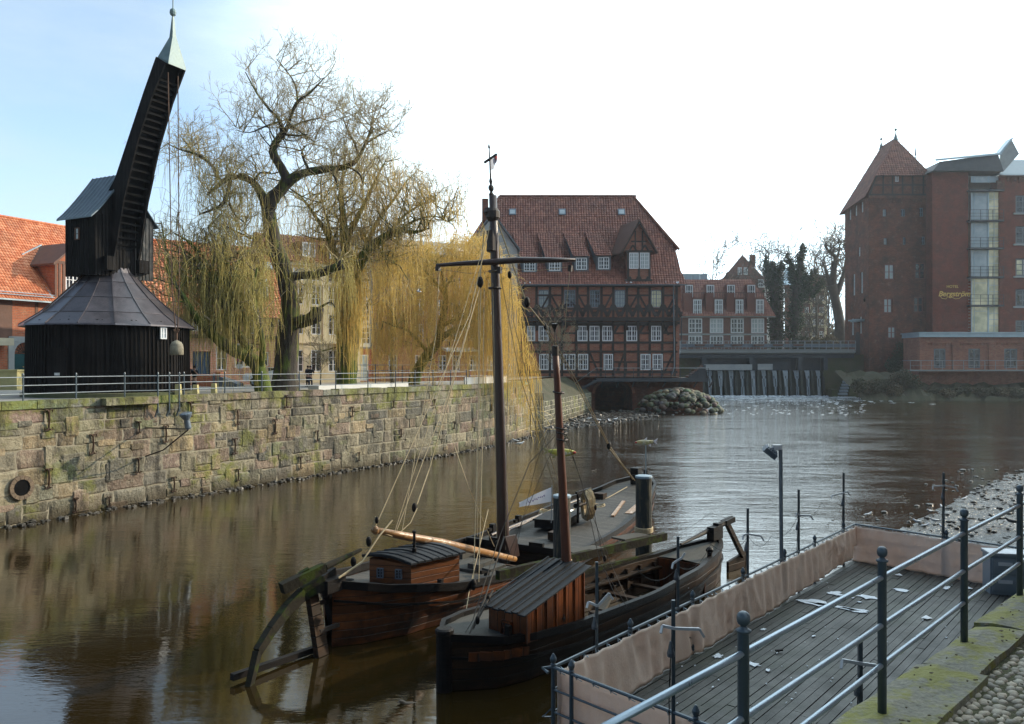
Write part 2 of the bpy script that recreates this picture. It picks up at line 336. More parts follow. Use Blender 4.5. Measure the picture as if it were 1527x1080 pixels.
M['tarp'] = plain('tarp', (.90, .76, .65), (.95, .83, .72), .8, .45, .05, 2.2, spec=.35, fine=.3, moss=((.55, .43, .34), 1.1, .56, .5))
M['stone'] = None
M['bark'] = plain('bark', (.055, .043, .032), (.025, .02, .016), 3, .9, .05, 9, stretch=(2, 2, .5), moss=((.09, .12, .015), 1.2, .50, .9))
M['bark_mossy'] = plain('bark_mossy', (.09, .08, .05), (.045, .04, .025), 3, .9, .05, 9, stretch=(2, 2, .5), moss=((.085, .12, .012), .8, .40, .95))
M['bark_far'] = plain('bark_far', (.07, .065, .055), (.12, .11, .09), 1, .9)
M['twig'] = plain('twig', (.32, .25, .13), (.46, .37, .19), 1.5, .8)
M['twig_dark'] = plain('twig_dark', (.22, .18, .11), (.32, .26, .15), 1.5, .8)
M['willow'] = plain('willow', (.86, .68, .26), (.66, .54, .18), .5, .65, stretch=(1, 1, .3))
M['willow_green'] = plain('willow_green', (.62, .52, .20), (.44, .38, .13), .5, .7, stretch=(1, 1, .3))
M['ivy'] = plain('ivy', (.018, .038, .013), (.045, .07, .025), 1.2, .6, spec=.4)
M['bush'] = plain('bush', (.04, .045, .02), (.08, .075, .04), 1, .8)
M['bush_brown'] = plain('bush_brown', (.15, .115, .065), (.09, .08, .045), 1, .8)
M['cobble'] = plain('cobble', (.22, .19, .14), (.36, .31, .23), 6, .6, .006, 40, tint=.8, fine=.4)
M['mud'] = plain('mud', (.034, .029, .022), (.014, .012, .010), 2.6, .26, .14, 4.5, spec=.8)
M['soil_moss'] = plain('soil_moss', (.07, .075, .02), (.045, .036, .022), 5, .9, .02, 30)
M['paving'] = plain('paving', (.22, .21, .19), (.30, .28, .25), 1.0, .85, .01, 9, moss=((.12, .13, .05), .6, .55, .7))
M['ground_far'] = plain('ground_far', (.12, .13, .06), (.18, .17, .10), .3, .95, .02, 2)
M['grass_bank'] = plain('grass_bank', (.03, .036, .013), (.058, .048, .028), .8, .95, .08, 9)
M['boulder'] = plain('boulder', (.10, .10, .08), (.19, .18, .15), 1.4, .8, .03, 5, tint=.8, moss=((.05, .065, .02), 1.3, .5, .6))
M['wet_stone'] = plain('wet_stone', (.04, .036, .032), (.11, .10, .085), 2, .4, .02, 12, spec=.4)
M['coping'] = plain('coping', (.17, .165, .13), (.27, .25, .19), 3.5, .8, .03, 14, tint=.7, fine=.6, moss=((.24, .23, .045), 3.6, .45, .9))
M['snow'] = plain('snow', (.75, .8, .85), (.6, .65, .7), 5, .6, .02, 20)
M['gull'] = plain('gull', (.75, .77, .8), (.55, .58, .62), 8, .7)
M['crow'] = plain('crow', (.012, .012, .014), (.02, .02, .022), 8, .5)
M['duck'] = plain('duck', (.07, .05, .035), (.16, .12, .08), 12, .7)
M['green_door'] = plain('green_door', (.01, .07, .08), (.012, .055, .06), 3, .5)
M['blue_door'] = plain('blue_door', (.02, .06, .12), (.02, .05, .1), 3, .5)
M['coat'] = plain('coat', (.012, .012, .016), (.02, .02, .026), 5, .8)
M['skin'] = plain('skin', (.5, .3, .22), (.45, .27, .2), 5, .6)
M['hair'] = plain('hair', (.05, .03, .02), (.03, .02, .015), 9, .8)
M['trouser'] = plain('trouser', (.03, .035, .06), (.02, .025, .045), 5, .8)
M['car_paint'] = plain('car_paint', (.72, .74, .76), (.7, .72, .75), 2, .18, spec=.8)
M['tyre'] = plain('tyre', (.015, .015, .015), (.02, .02, .02), 5, .8)
M['red'] = plain('red', (.5, .03, .025), (.35, .03, .03), 5, .6)
M['blue'] = plain('blue', (.03, .10, .4), (.03, .1, .3), 5, .5)
M['purple'] = plain('purple', (.12, .07, .30), (.10, .06, .25), 5, .7)
M['gold'] = plain('gold', (.75, .5, .15), (.65, .42, .12), 5, .35, metal=.5)
M['flag'] = plain('flag', (.66, .68, .74), (.56, .58, .66), 4, .8)
M['yellow_stone'] = plain('yellow_stone', (.48, .42, .20), (.38, .34, .16), 3, .85)
M['weight'] = plain('weight', (.30, .27, .2), (.16, .14, .1), 5, .8, .02)
M['cabinet'] = plain('cabinet', (.42, .48, .52), (.36, .42, .46), 2, .4)
M['plastic_dark'] = plain('plastic_dark', (.06, .075, .09), (.09, .1, .12), 2, .3)
M['drawer_grey'] = plain('drawer_grey', (.20, .25, .29), (.26, .30, .34), 2, .35)
M['lamp_grey'] = plain('lamp_grey', (.12, .15, .19), (.2, .24, .28), 5, .35, metal=.3)
M['tape'] = plain('tape', (.6, .63, .65), (.5, .5, .5), 8, .5)
M['concrete'] = plain('concrete', (.24, .25, .25), (.22, .23, .22), .8, .8, .01)
M['bridge_steel'] = plain('bridge_steel', (.03, .038, .048), (.055, .065, .078), .9, .6)
M['wet_wall'] = plain('wet_wall', (.018, .02, .016), (.04, .045, .03), .6, .35, .05, 3)
M['moss_wall'] = plain('moss_wall', (.05, .07, .02), (.10, .085, .05), .5, .85, .05, 3)
M['foam'] = plain('foam', (.75, .80, .84), (.60, .66, .70), 3, .55, .05, 8, spec=.3)
M['fall'] = plain('fall', (.16, .20, .23), (.36, .42, .46), 3, .4, .05, 4, stretch=(6, 1, .5))
# stone wall: its own colour per block, lichen and damp
m, t, B, N, L = nodes('quay_stone'); v = objvec(N, L)
at = N('ShaderNodeVertexColor'); at.layer_name = 'tint'
n1 = noise(N, L, v, 2.2, 8, .7); n2 = noise(N, L, v, 9, 5, .7)
tn = mixc(N, L, .18, at.outputs[0], (.27, .24, .165))
c = mixc(N, L, mapr(N, L, n1, .35, .7, 0, .8), tn, mixc(N, L, 1., at.outputs[0], (.42, .40, .36), 'MULTIPLY'))
c = mixc(N, L, mapr(N, L, noise(N, L, v, 1.3, 9, .8), .52, .64, 0, .6), c, (.47, .41, .29)); c = mixc(N, L, mapr(N, L, n2, .5, .75, 0, .4), c, (.50, .45, .35))
sz = N('ShaderNodeSeparateXYZ'); L(v, sz.inputs[0])
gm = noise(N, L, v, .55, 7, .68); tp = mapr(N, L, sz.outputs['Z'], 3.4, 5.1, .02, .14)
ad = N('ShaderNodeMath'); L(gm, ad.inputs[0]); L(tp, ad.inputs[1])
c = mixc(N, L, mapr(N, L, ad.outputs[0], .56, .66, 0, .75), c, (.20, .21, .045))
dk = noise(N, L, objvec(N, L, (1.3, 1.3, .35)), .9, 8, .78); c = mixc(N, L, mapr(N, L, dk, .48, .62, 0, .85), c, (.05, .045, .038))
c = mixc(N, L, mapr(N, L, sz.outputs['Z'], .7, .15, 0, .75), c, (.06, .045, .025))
L(c, B.inputs['Base Color']); B.inputs['Roughness'].default_value = .88; B.inputs['Specular IOR Level'].default_value = .25
L(bump(N, L, n2, .06, 1., bump(N, L, n1, .16)), B.inputs['Normal']); M['stone'] = m
# water: dark brown-olive body, rippled glossy surface, livelier towards the weir
m, t, B, N, L = nodes('river_water'); tcn = N('ShaderNodeTexCoord')
def wv(sx, sy, rot=0):
    q = N('ShaderNodeMapping'); q.inputs['Scale'].default_value = (sx, sy, 1); q.inputs['Rotation'].default_value = (0, 0, rot); L(tcn.outputs['Object'], q.inputs['Vector']); return q.outputs[0]
h1 = noise(N, L, wv(.30, 1.1, .08), 1.0, 3, .5, .4); h2 = noise(N, L, wv(1.2, 4.2, -.05), 1.0, 3, .55, .5); h3 = noise(N, L, wv(5, 15, .1), 1.0, 2, .5, .3)
ps = N('ShaderNodeSeparateXYZ'); L(tcn.outputs['Object'], ps.inputs[0])
live = mapr(N, L, ps.outputs['Y'], 20, 90, 1.0, 11.0)
def mul(a, b):
    q = N('ShaderNodeMath'); q.operation = 'MULTIPLY'
    for i, x in enumerate((a, b)):
        if isinstance(x, (int, float)): q.inputs[i].default_value = x
        else: L(x, q.inputs[i])
    return q.outputs[0]
def addn(a, b):
    q = N('ShaderNodeMath'); L(a, q.inputs[0]); L(b, q.inputs[1]); return q.outputs[0]
hh = addn(addn(mul(h1, .009), mul(h2, .0045)), mul(h3, .0024))
rt_ = N('ShaderNodeMath'); rt_.operation = 'DIVIDE'; L(ps.outputs['X'], rt_.inputs[0]); L(ps.outputs['Y'], rt_.inputs[1])
rw0 = N('ShaderNodeMath'); rw0.operation = 'SUBTRACT'; L(rt_.outputs[0], rw0.inputs[0]); rw0.inputs[1].default_value = .31
rw1 = N('ShaderNodeMath'); rw1.operation = 'ABSOLUTE'; L(rw0.outputs[0], rw1.inputs[0])
live = mul(live, mapr(N, L, rw1.outputs[0], .09, .19, 1.45, .55))     # the weir's current runs down the middle of the pool
hh = mul(hh, live)
patch = mapr(N, L, noise(N, L, wv(.12, .2), 1.0, 3, .6), .38, .62, .55, 1.5)
hh = mul(hh, patch)
L(bump(N, L, hh, 1.0), B.inputs['Normal'])
B.inputs['Base Color'].default_value = (.020, .0125, .003, 1); B.inputs['Roughness'].default_value = .045; B.inputs['IOR'].default_value = 2.2
M['water'] = m

def translucent(m, amt, col):
    t = m.node_tree; B = t.nodes['Principled BSDF']; tr = t.nodes.new('ShaderNodeBsdfTranslucent'); tr.inputs['Color'].default_value = (*col, 1); mi = t.nodes.new('ShaderNodeMixShader'); mi.inputs[0].default_value = amt
    o = t.nodes['Material Output']; t.links.new(B.outputs[0], mi.inputs[1]); t.links.new(tr.outputs[0], mi.inputs[2]); t.links.new(mi.outputs[0], o.inputs['Surface'])
translucent(M['tarp'], .40, (.85, .68, .58)); translucent(M['willow'], .42, (.95, .74, .25)); translucent(M['willow_green'], .35, (.75, .66, .2)); translucent(M['flag'], .4, (.7, .7, .75))
# ------------------------------------------------------------------ building helpers (local frame: x along the front, -y outwards, z up)
def facade(mb, x0, x1, z0, z1, ops=(), y=0.0, depth=.25, arch=None):
    """wall sheet with real openings and reveals"""
    xs = sorted({x0, x1, *[o[0] for o in ops], *[o[1] for o in ops]}); zs = sorted({z0, z1, *[o[2] for o in ops], *[o[3] for o in ops]})
    for i in range(len(xs)-1):
        for j in range(len(zs)-1):
            cx, cz = (xs[i]+xs[i+1])/2, (zs[j]+zs[j+1])/2
            if any(o[0] < cx < o[1] and o[2] < cz < o[3] for o in ops): continue
            mb.quad((xs[i], y, zs[j]), (xs[i+1], y, zs[j]), (xs[i+1], y, zs[j+1]), (xs[i], y, zs[j+1]))
    for a, b, c, d in [o[:4] for o in ops]:
        e = y+depth
        mb.quad((a, y, c), (b, y, c), (b, e, c), (a, e, c)); mb.quad((a, e, d), (b, e, d), (b, y, d), (a, y, d))
        mb.quad((a, e, c), (a, e, d), (a, y, d), (a, y, c)); mb.quad((b, y, c), (b, y, d), (b, e, d), (b, e, c))
        mb.quad((a, e, c), (b, e, c), (b, e, d), (a, e, d))
    return mb
_WC = {}
def window(par, x0, x1, z0, z1, y=0.0, nx=2, nz=3, fm=None, gm=None, rec=.10, fw=None, arched=False, big=None):
    """a frame with casement bars (part) and its glazing (sub-part); meshes of equal size are shared"""
    fm = fm or M['white_paint']; gm = gm or M['glass']; w, h = round(x1-x0, 2), round(z1-z0, 2); fw = fw or max(.07, min(.12, w*.09))
    key = (w, h, nx, nz, fm.name, gm.name, fw, arched)
    if key not in _WC:
        f = MB(); d = .07
        f.box(-w/2, w/2, -d, 0, 0, fw); f.box(-w/2, w/2, -d, 0, h-fw, h); f.box(-w/2, -w/2+fw, -d, 0, fw, h-fw); f.box(w/2-fw, w/2, -d, 0, fw, h-fw)
        for i in range(1, nx):
            x = -w/2+w*i/nx; b = fw*(.55 if (nx == 2 or i*2 == nx) else .28); f.box(x-b, x+b, -d+.012, -.004, fw, h-fw)
        for j in range(1, nz):
            z = h*j/nz; b = fw*.28; f.box(-w/2+fw, w/2-fw, -d+.022, -.008, z-b, z+b)
        if arched:
            for s in (-1, 1):
                f.poly([(s*w/2*.99, -d-.004, h*.995), (s*w/2*.99, -d-.004, h*.8), (s*w/2*.72, -d-.004, h*.93), (s*w/2*.3, -d-.004, h*.995)][::s])
        p = MB(); p.quad((-w/2+fw*.8, -.025, fw*.8), (w/2-fw*.8, -.025, fw*.8), (w/2-fw*.8, -.025, h-fw*.8), (-w/2+fw*.8, -.025, h-fw*.8))
        a = obj('window', f, fm, par); b = obj('pane', p, gm, a); _WC[key] = (a.data, b.data)
    else:
        da, db = _WC[key]; a = bpy.data.objects.new('window', da); COL.objects.link(a); a.parent = par
        b = bpy.data.objects.new('pane', db); COL.objects.link(b); b.parent = a
    a.location = ((x0+x1)/2, y+rec, z0)
    return a
def roof_tiles(mb, A, B, C, D, tw=.3, rh=.36, amp=.05, lift=.05, seed=1):
    A, B, C, D = map(Vector, (A, B, C, D)); e = (B-A).normalized(); n = e.cross((D-A)).normalized()
    if n.z < 0: n = -n
    rs = random.Random(seed); L0 = ((D-A)-e*((D-A).dot(e))).length; rows = max(1, int(L0/rh)); prof = (0, .75, 1, .55); tint = {}
    def at(v, s):
        l = A+(D-A)*v; r = B+(C-B)*v; sl = (l-A).dot(e); sr = (r-A).dot(e); s = min(max(s, sl), sr)
        return l+(r-l)*((s-sl)/max(sr-sl, 1e-6)), sl, sr
    for j in range(rows):
        v0, v1 = j/rows, (j+1)/rows
        _, a0, b0 = at(v0, 0); _, a1, b1 = at(v1, 0); lo, hi = min(a0, a1), max(b0, b1)
        k0, k1 = math.floor(lo/(tw/4)), math.ceil(hi/(tw/4)); off = rs.uniform(-.012, .012)
        bot = []; top = []
        for k in range(k0, k1+1):
            s = k*tw/4; h = prof[k % 4]*amp
            bot.append(at(v0, s)[0]+n*(h+lift+off)); top.append(at(v1, s)[0]+n*(h+.005))
        i0 = len(mb.v); m = len(bot); q = []
        low = [p-n*(lift+.02) for p in bot]
        mb.add(bot+top+low, [])
        for k in range(m-1):
            t = tint.setdefault(((k0+k)//4, j), rs.random()); g = (t, t, t)
            if (bot[k]-bot[k+1]).length < 1e-5 and (top[k]-top[k+1]).length < 1e-5: continue
            mb.f.append((i0+k, i0+k+1, i0+m+k+1, i0+m+k)); mb.c.append(g)
            mb.f.append((i0+2*m+k, i0+2*m+k+1, i0+k+1, i0+k)); mb.c.append((t*.5, t*.5, t*.5))
    return mb
def arch_pts(x0, x1, z0, z1, rise, n=8):
    pts = [(x0, z0), (x1, z0)]; w = (x1-x0)/2; cx = (x0+x1)/2
    for k in range(n+1):
        a = math.pi*k/n; pts.append((cx+w*math.cos(a), z1-rise+rise*math.sin(a)))
    return pts

# ================================================================== LAND AND WATER
w = MB(); w.quad((-400, -60, 0), (400, -60, 0), (400, 185, 0), (-400, 185, 0)); struct('water', w, M['water'])
WALL = [(-29.0, 2.0), (-24.5, 18.0), (-20.5, 32.2), (-18.5, 36.1), (-16.5, 39.6), (-13.4, 44.7), (-10.0, 50.3), (-5.8, 56.9), (-3.2, 61.8), (-.6, 67.8), (1.64, 74.3)]
QZ = 4.98
g = MB(); pts = [(x-.25, y+.1, QZ-.06) for x, y in WALL]+[(-1.0, 82, QZ-.06), (1.5, 92, QZ-.06), (5.5, 113.5, QZ-.06), (23.6, 113.5, QZ-.06), (23.6, 172.0, QZ-.06), (24, 2500, QZ-.06), (-2500, 2500, QZ-.06), (-2500, 2, QZ-.06)]
g.poly(pts); o = struct('ground', g, M['paving'])
g = MB(); g.poly([(24, 172, 8.6), (2500, 172, 8.6), (2500, 2500, 8.6), (24.2, 2500, 8.6)]); struct('ground', g, M['ground_far'])
# quay wall of big blocks, each block with its own face
def stone_wall(name, line, z0, z1, course, lmin, lmax, cols, seed, par=None, out=.07, mort=None, backing=True, over=0):
    rs = random.Random(seed); mb = MB(); bk = MB(); P2 = [Vector((x, y, 0)) for x, y in line]
    acc = [0]
    for i in range(len(P2)-1): acc.append(acc[-1]+(P2[i+1]-P2[i]).length)
    def at(s):
        s = min(max(s, 0), acc[-1]); i = max(j for j in range(len(acc)-1) if acc[j] <= s+1e-9)
        d = (P2[i+1]-P2[i]).normalized(); return P2[i]+d*(s-acc[i]), Vector((d.y, -d.x, 0))
    nc = round((z1-z0)/course); z = z0; wts = [rs.uniform(.68, 1.35) for _ in range(nc)]; cum = [sum(wts[:i+1])/sum(wts) for i in range(nc)]
    for c in range(nc):
        zt = z0+(z1-z0)*cum[c]+(rs.uniform(-.04, .04) if c < nc-1 else 0); s = -rs.uniform(0, .5)
        while s < acc[-1]:
            l = rs.uniform(lmin, lmax); s1 = s+l
            if acc[-1]-s1 < lmin*.5: s1 = acc[-1]
            a, b = max(s, 0)+.02, min(s1, acc[-1])-.02
            parts = [(z, zt)]
            if rs.random() < .28 and l < (lmin+lmax)/2: mid = (z+zt)/2+rs.uniform(-.06, .06); parts = [(z, mid), (mid, zt)]
            for za, zb in parts:
                if b-a < .05: continue
                base = rs.choice(cols); q = rs.uniform(.72, 1.15); col = tuple(min(1, x*q*rs.uniform(.96, 1.04)) for x in base)
                ex = rs.uniform(.02, out); K = 4; vs = []
                us = (0, .10, .5, .90, 1); jx = [rs.uniform(-.05, .05) for _ in range(4)]
                for j in range(5):
                    for i in range(5):
                        u, vv = us[i], us[j]; edge = i in (0, 4) or j in (0, 4)
                        p, n = at(a+(b-a)*u+(jx[j % 4] if i in (0, 4) else 0)); zz = za+.018+(zb-za-.036)*vv+(rs.uniform(-.035, .035) if j in (0, 4) else 0)
                        cut = .05 if (i in (0, 4) and j in (0, 4)) else 0
                        p = p+n*((0 if edge else ex+rs.uniform(-.02, .02))); vs.append((p.x, p.y, zz))
                mb.col = col; mb.add(vs, [(j*5+i, j*5+i+1, (j+1)*5+i+1, (j+1)*5+i) for j in range(4) for i in range(4)])
            s = s1
        z = zt
    for _ in range(int(acc[-1]*over)):                 # bigger and smaller blocks that break the courses
        s = rs.uniform(0, acc[-1]-1.5); l = rs.uniform(.35, 1.25); hh_ = rs.choice((rs.uniform(.75, 1.15), rs.uniform(.25, .45))); za = rs.uniform(z0+.5, z1-hh_-.3); base = rs.choice(cols); q = rs.uniform(.7, 1.15); mb.col = tuple(x*q for x in base); ex = rs.uniform(.05, .085); vs = []
        for j in range(5):
            for i in range(5):
                u, vv = (0, .1, .5, .9, 1)[i], (0, .1, .5, .9, 1)[j]; edge = i in (0, 4) or j in (0, 4); p, n = at(s+l*u+(rs.uniform(-.05, .05) if edge else 0)); p = p+n*(-.01 if edge else ex+rs.uniform(-.02, .02)); vs.append((p.x, p.y, za+hh_*vv+(rs.uniform(-.04, .04) if edge else 0)))
        mb.add(vs, [(j*5+i, j*5+i+1, (j+1)*5+i+1, (j+1)*5+i) for j in range(4) for i in range(4)])
    o = obj(name, mb, M['stone'], par)
    if backing:
        for i in range(len(P2)-1):
            a, na = at(acc[i]); b, nb = at(acc[i+1]-1e-6); bk.quad((a.x, a.y, z0), (b.x, b.y, z0), (b.x, b.y, z1-.01), (a.x, a.y, z1-.01))
        obj('mortar', bk, mort or M['sandstone'], par)
    return o
STC = [(.30, .27, .19), (.38, .33, .23), (.26, .24, .18), (.36, .26, .20), (.42, .37, .26), (.20, .19, .16), (.30, .21, .17), (.26, .25, .19), (.44, .33, .20), (.34, .30, .20), (.14, .135, .12), (.23, .24, .14)]
qw = thing('quay_wall', 'long sunlit harbour wall of mossy yellow-grey stone blocks on the far bank', 'quay wall', (-16.5, 39.8, 0))
qw.location = (0, 0, 0)
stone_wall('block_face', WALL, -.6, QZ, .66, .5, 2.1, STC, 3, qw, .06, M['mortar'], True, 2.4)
cp = MB(); rs = random.Random(5)
P2 = [Vector((x, y, 0)) for x, y in WALL]
for i in range(1, len(P2)-1):
    a, b = P2[i], P2[i+1]; d = (b-a).normalized(); n = Vector((d.y, -d.x, 0)); l = (b-a).length; k = max(1, int(l/1.3))
    for j in range(k):
        p = a+d*(l*j/k+.015); q = a+d*(l*(j+1)/k-.015); zt = QZ+.05+rs.uniform(-.02, .03); o_ = .10+rs.uniform(-.02, .03); cp.col = tuple(x*rs.uniform(.75, 1.1) for x in (.34, .33, .24))
        if 35.6 < p.y < 38.4: o_ += .35; 
        cp.hexa([p+n*o_+Vector((0, 0, QZ-.28)), q+n*o_+Vector((0, 0, QZ-.28)), q-n*.55+Vector((0, 0, QZ-.28)), p-n*.55+Vector((0, 0, QZ-.28))],
                [p+n*o_+Vector((0, 0, zt)), q+n*o_+Vector((0, 0, zt)), q-n*.55+Vector((0, 0, zt)), p-n*.55+Vector((0, 0, zt))])
obj('coping', cp, M['stone'], qw)
# wall behind the last pier: return face, dark pier and mossy bank wall towards the mill
rw = thing('pier', 'dark square stone pier at the corner where the harbour wall ends', 'pier', (2.2, 77.5, 0))
stone_wall('pier_face', [(-.4, -.9), (-.1, .0), (.9, .6)], -.4, 3.9, .6, .6, 1.2, [(.14, .14, .10), (.2, .19, .14)], 9, rw)
b = MB(); b.box(-3.6, -.4, -.2, 2.6, -.4, 4.9); obj('core', b, M['moss_wall'], rw)
mw = thing('bank_wall', 'low grey rubble wall under the mossy bank, left of the mill arch', 'retaining wall', (0, 0, 0))
BW = [(1.5, 78.5), (3.2, 84), (6.5, 96), (11.2, 113.6)]
stone_wall('rubble', BW, -.4, 2.7, .5, .4, 1.1, [(.15, .15, .12), (.2, .2, .16), (.11, .12, .08)], 11, mw)
gb = MB()
for i in range(len(BW)-1):
    (x0, y0), (x1, y1) = BW[i], BW[i+1]; K = 8
    for j in range(K):
        for l in range(5):
            def q(u, v): 
                x = x0+(x1-x0)*u; y = y0+(y1-y0)*u; rr = random.Random(int((x*13+y*7+v*31)*100)); return (x-.1-v*3.4, y+v*.3, 2.66+v*2.2+rr.uniform(-.12, .12)*(0 < v < 1))
            gb.quad(q(j/K, l/5), q((j+1)/K, l/5), q((j+1)/K, (l+1)/5), q(j/K, (l+1)/5))
tag(obj('grass_bank', gb, M['grass_bank']), kind='structure')
# shallow mud bank on the right and the pebbly foot of the harbour wall
def mudbank(name, outline, hmax, seed, step=1.0):
    rs = random.Random(seed); xs = [p[0] for p in outline]; ys = [p[1] for p in outline]
    def inside(x, y):
        c = False
        for i in range(len(outline)):
            (xa, ya), (xb, yb) = outline[i], outline[i-1]
            if (ya > y) != (yb > y) and x < (xb-xa)*(y-ya)/(yb-ya)+xa: c = not c
        return c
    def dist(x, y):
        best = 9e9
        for i in range(len(outline)):
            a = Vector((*outline[i-1], 0)); b = Vector((*outline[i], 0)); p = Vector((x, y, 0)); t = max(0, min(1, (p-a).dot(b-a)/max((b-a).length_squared, 1e-9))); best = min(best, (a+(b-a)*t-p).length)
        return best
    nx = int((max(xs)-min(xs))/step)+2; ny = int((max(ys)-min(ys))/step)+2; mb = MB(); vs = []
    for j in range(ny):
        for i in range(nx):
            x = min(xs)+i*step; y = min(ys)+j*step; ins = inside(x, y); d = dist(x, y)
            n = math.sin(x*1.7+seed)*math.cos(y*1.3)+.6*math.sin(x*3.9+y*2.7); z = (min(d*.06, hmax)+n*.03+rs.uniform(-.05, .045)+.0) if ins else -.12
            vs.append((x, y, z))
    mb.add(vs, [(j*nx+i, j*nx+i+1, (j+1)*nx+i+1, (j+1)*nx+i) for j in range(ny-1) for i in range(nx-1)])
    return struct(name, mb, M['mud'], True), inside
MUD = [(13.6, 28.5), (15.4, 32.0), (19.6, 36.8), (24.6, 42.5), (30, 48.5), (42, 54), (60, 50), (46, 40), (30, 26), (18, 23)]
_, in_mud = mudbank('mud_bank', MUD, .05, 3, .32)
ps = MB(); rs = random.Random(8); n = 0
while n < 1100:
    x, y = rs.uniform(11.5, 36), rs.uniform(24, 52)
    e = in_mud(x, y)
    if not e and not (in_mud(x+2.2, y-1.5) and rs.random() < .25): continue
    r = rs.uniform(.035, .13)*(1.7 if rs.random() < .06 else 1); ps.blob((x, y, .10 if e else .0), (r, r*rs.uniform(.6, 1.2), r*.55), 5, 3, .2, rs); n += 1
tag(obj('pebbles', ps, M['wet_stone']), 'wet pebbles and debris strewn over the mud bank by the deck', 'pebbles', kind='stuff')
ps = MB(); rs = random.Random(18)
for i in range(2, len(P2)-1):
    a, b = P2[i], P2[i+1]; d = (b-a).normalized(); nn = Vector((d.y, -d.x, 0)); l = (b-a).length
    for k in range(int(l*11)):
        q = a+d*rs.uniform(0, l)+nn*rs.uniform(.05, .75); r = rs.uniform(.05, .17); ps.blob((q.x, q.y, rs.uniform(-.05, .08)), (r, r, r*.6), 5, 3, .25, rs)
tag(obj('rubble', ps, M['wet_stone']), 'dark wet rubble along the waterline at the foot of the harbour wall', 'rubble', kind='stuff')
SH = [(2.0, 78), (3.6, 84), (7.2, 96), (11, 112), (18, 112), (20, 106), (17.5, 98), (13, 92), (8.5, 86), (5, 80)]
_, in_sh = mudbank('shore', SH, .35, 5, .9)
ps = MB(); rs = random.Random(28); n = 0
while n < 260:
    x, y = rs.uniform(1.5, 21), rs.uniform(77, 112)
    if not in_sh(x, y): continue
    r = rs.uniform(.10, .32); ps.blob((x, y, .15), (r, r, r*.6), 6, 3, .25, rs); n += 1
tag(obj('shore_stones', ps, M['wet_stone']), 'scattered stones on the muddy shore before the mill arch', 'stones', kind='stuff')

# ================================================================== LEFT BANK HOUSES
def house_root(name, label, px, D, deg, cat='house', zb=QZ-.06): return thing(name, label, cat, (X(px, D), D, zb), R(deg))
def ridge_tiles(mb, a, b, r=.16):
    a = Vector(a); b = Vector(b); n = int((b-a).length/.4)+1
    for i in range(n): mb.col = (random.random()*.7,)*3; mb.tube([a.lerp(b, i/n), a.lerp(b, (i+1)/n+.02)], [r, r*.85], 6)
# --- house A: orange tiled house at the left edge
A = house_root('brick_house', 'orange tiled brick house with teal arched door, left of the crane', 0, 66, 65)
za = 7.3; zr = 15.0; L0, L1, dp = -9, 12, 6.6
ops = [(1.15, 3.0, .4, 3.5), (4.9, 6.5, 4.3, 6.2), (-3.2, -1.4, 4.1, 6.1), (-3.4, -1.4, 1.0, 2.9), (9.4, 11, 4.3, 6.2), (-6.8, -5, 4.1, 6.1), (8.5, 10, 1.0, 3)]
b = MB(); facade(b, L0, L1, 0, za, ops); b.box(L0, L0+.01, .3, 2*dp, 0, za); b.quad((L1, 0, 0), (L1, 2*dp, 0), (L1, 2*dp, za), (L1, 0, za)); b.poly([(L1, 0, za), (L1, 2*dp, za), (L1, dp, zr)]); b.poly([(L0, 0, za), (L0, dp, zr), (L0, 2*dp, za)][::1]); obj('wall', b, M['brick_red'], A)
b = MB(); roof_tiles(b, (L0-.3, -.5, za-.25), (L1+.3, -.5, za-.25), (L1+.3, dp, zr), (L0-.3, dp, zr), .27, .36, .06, .05, 3); ridge_tiles(b, (L0, dp, zr+.05), (L1, dp, zr+.05)); b.col = (.3,)*3; b.quad((L0-.3, 2*dp+.5, za-.25), (L0-.3, dp, zr-.02), (L1+.3, dp, zr-.02), (L1+.3, 2*dp+.5, za-.25)); rf = obj('roof', b, M['tile_orange'], A)
for (a, c, d, e) in ops[1:]: window(A, a, c, d, e, 0, 4, 2)
b = MB(); b.beam((L0-.3, -.58, za-.28), (L1+.3, -.58, za-.28), .15, .12); b.tube([(4.4, -.5, za-.35), (4.3, -.12, za-.9), (4.3, -.1, .2)], .06, 6); obj('gutter', b, M['metal_roof'], A)
b = MB(); b.box(3.0, 3.25, -.04, 0, .0, za-.3); b.box(-.05, 1.0, -.045, 0, 3.9, za-.3); b.box(-9, 12, -.05, 0, 3.85, 4.0); b.box(6.7, 6.95, -.04, 0, .0, za-.3); obj('pilaster', b, M['timber_brown'], A)
b = MB(); b.box(.65, 1.15, -.10, 0, 0, 4.0); b.box(3.0, 3.6, -.10, 0, 0, 4.0); b.box(.65, 3.6, -.10, 0, 3.5, 4.0)
cx = 2.08
for k in range(8):
    t0, t1 = math.pi*k/8, math.pi*(k+1)/8; r = .92
    b.add([(cx+r*math.cos(t0), -.10, 2.6+r*math.sin(t0)), (cx+r*math.cos(t1), -.10, 2.6+r*math.sin(t1)), (cx+r*math.cos(t1), -.10, 3.55), (cx+r*math.cos(t0), -.10, 3.55)], [(0, 3, 2, 1)])
obj('door_surround', b, M['plinth'], A)
b = MB(); b.box(1.2, 2.95, .10, .16, .4, 2.55)
for x in (1.3, 2.15):
    for z in (.55, 1.5): b.box(x, x+.7, .07, .10, z, z+.8)
dr = obj('door', b, M['green_door'], A); b = MB(); b.blob((2.0, .05, 1.45), .05, 6, 4, 0); obj('handle', b, M['gold'], dr)
b = MB()
for k in range(9): t = math.pi*k/8; b.beam((cx, .08, 2.62), (cx+.85*math.cos(t), .08, 2.62+.85*math.sin(t)), .04)
b.tube([(cx+.5*math.cos(math.pi*k/8), .07, 2.62+.5*math.sin(math.pi*k/8)) for k in range(9)], .025, 4); obj('fanlight', b, M['iron'], A)
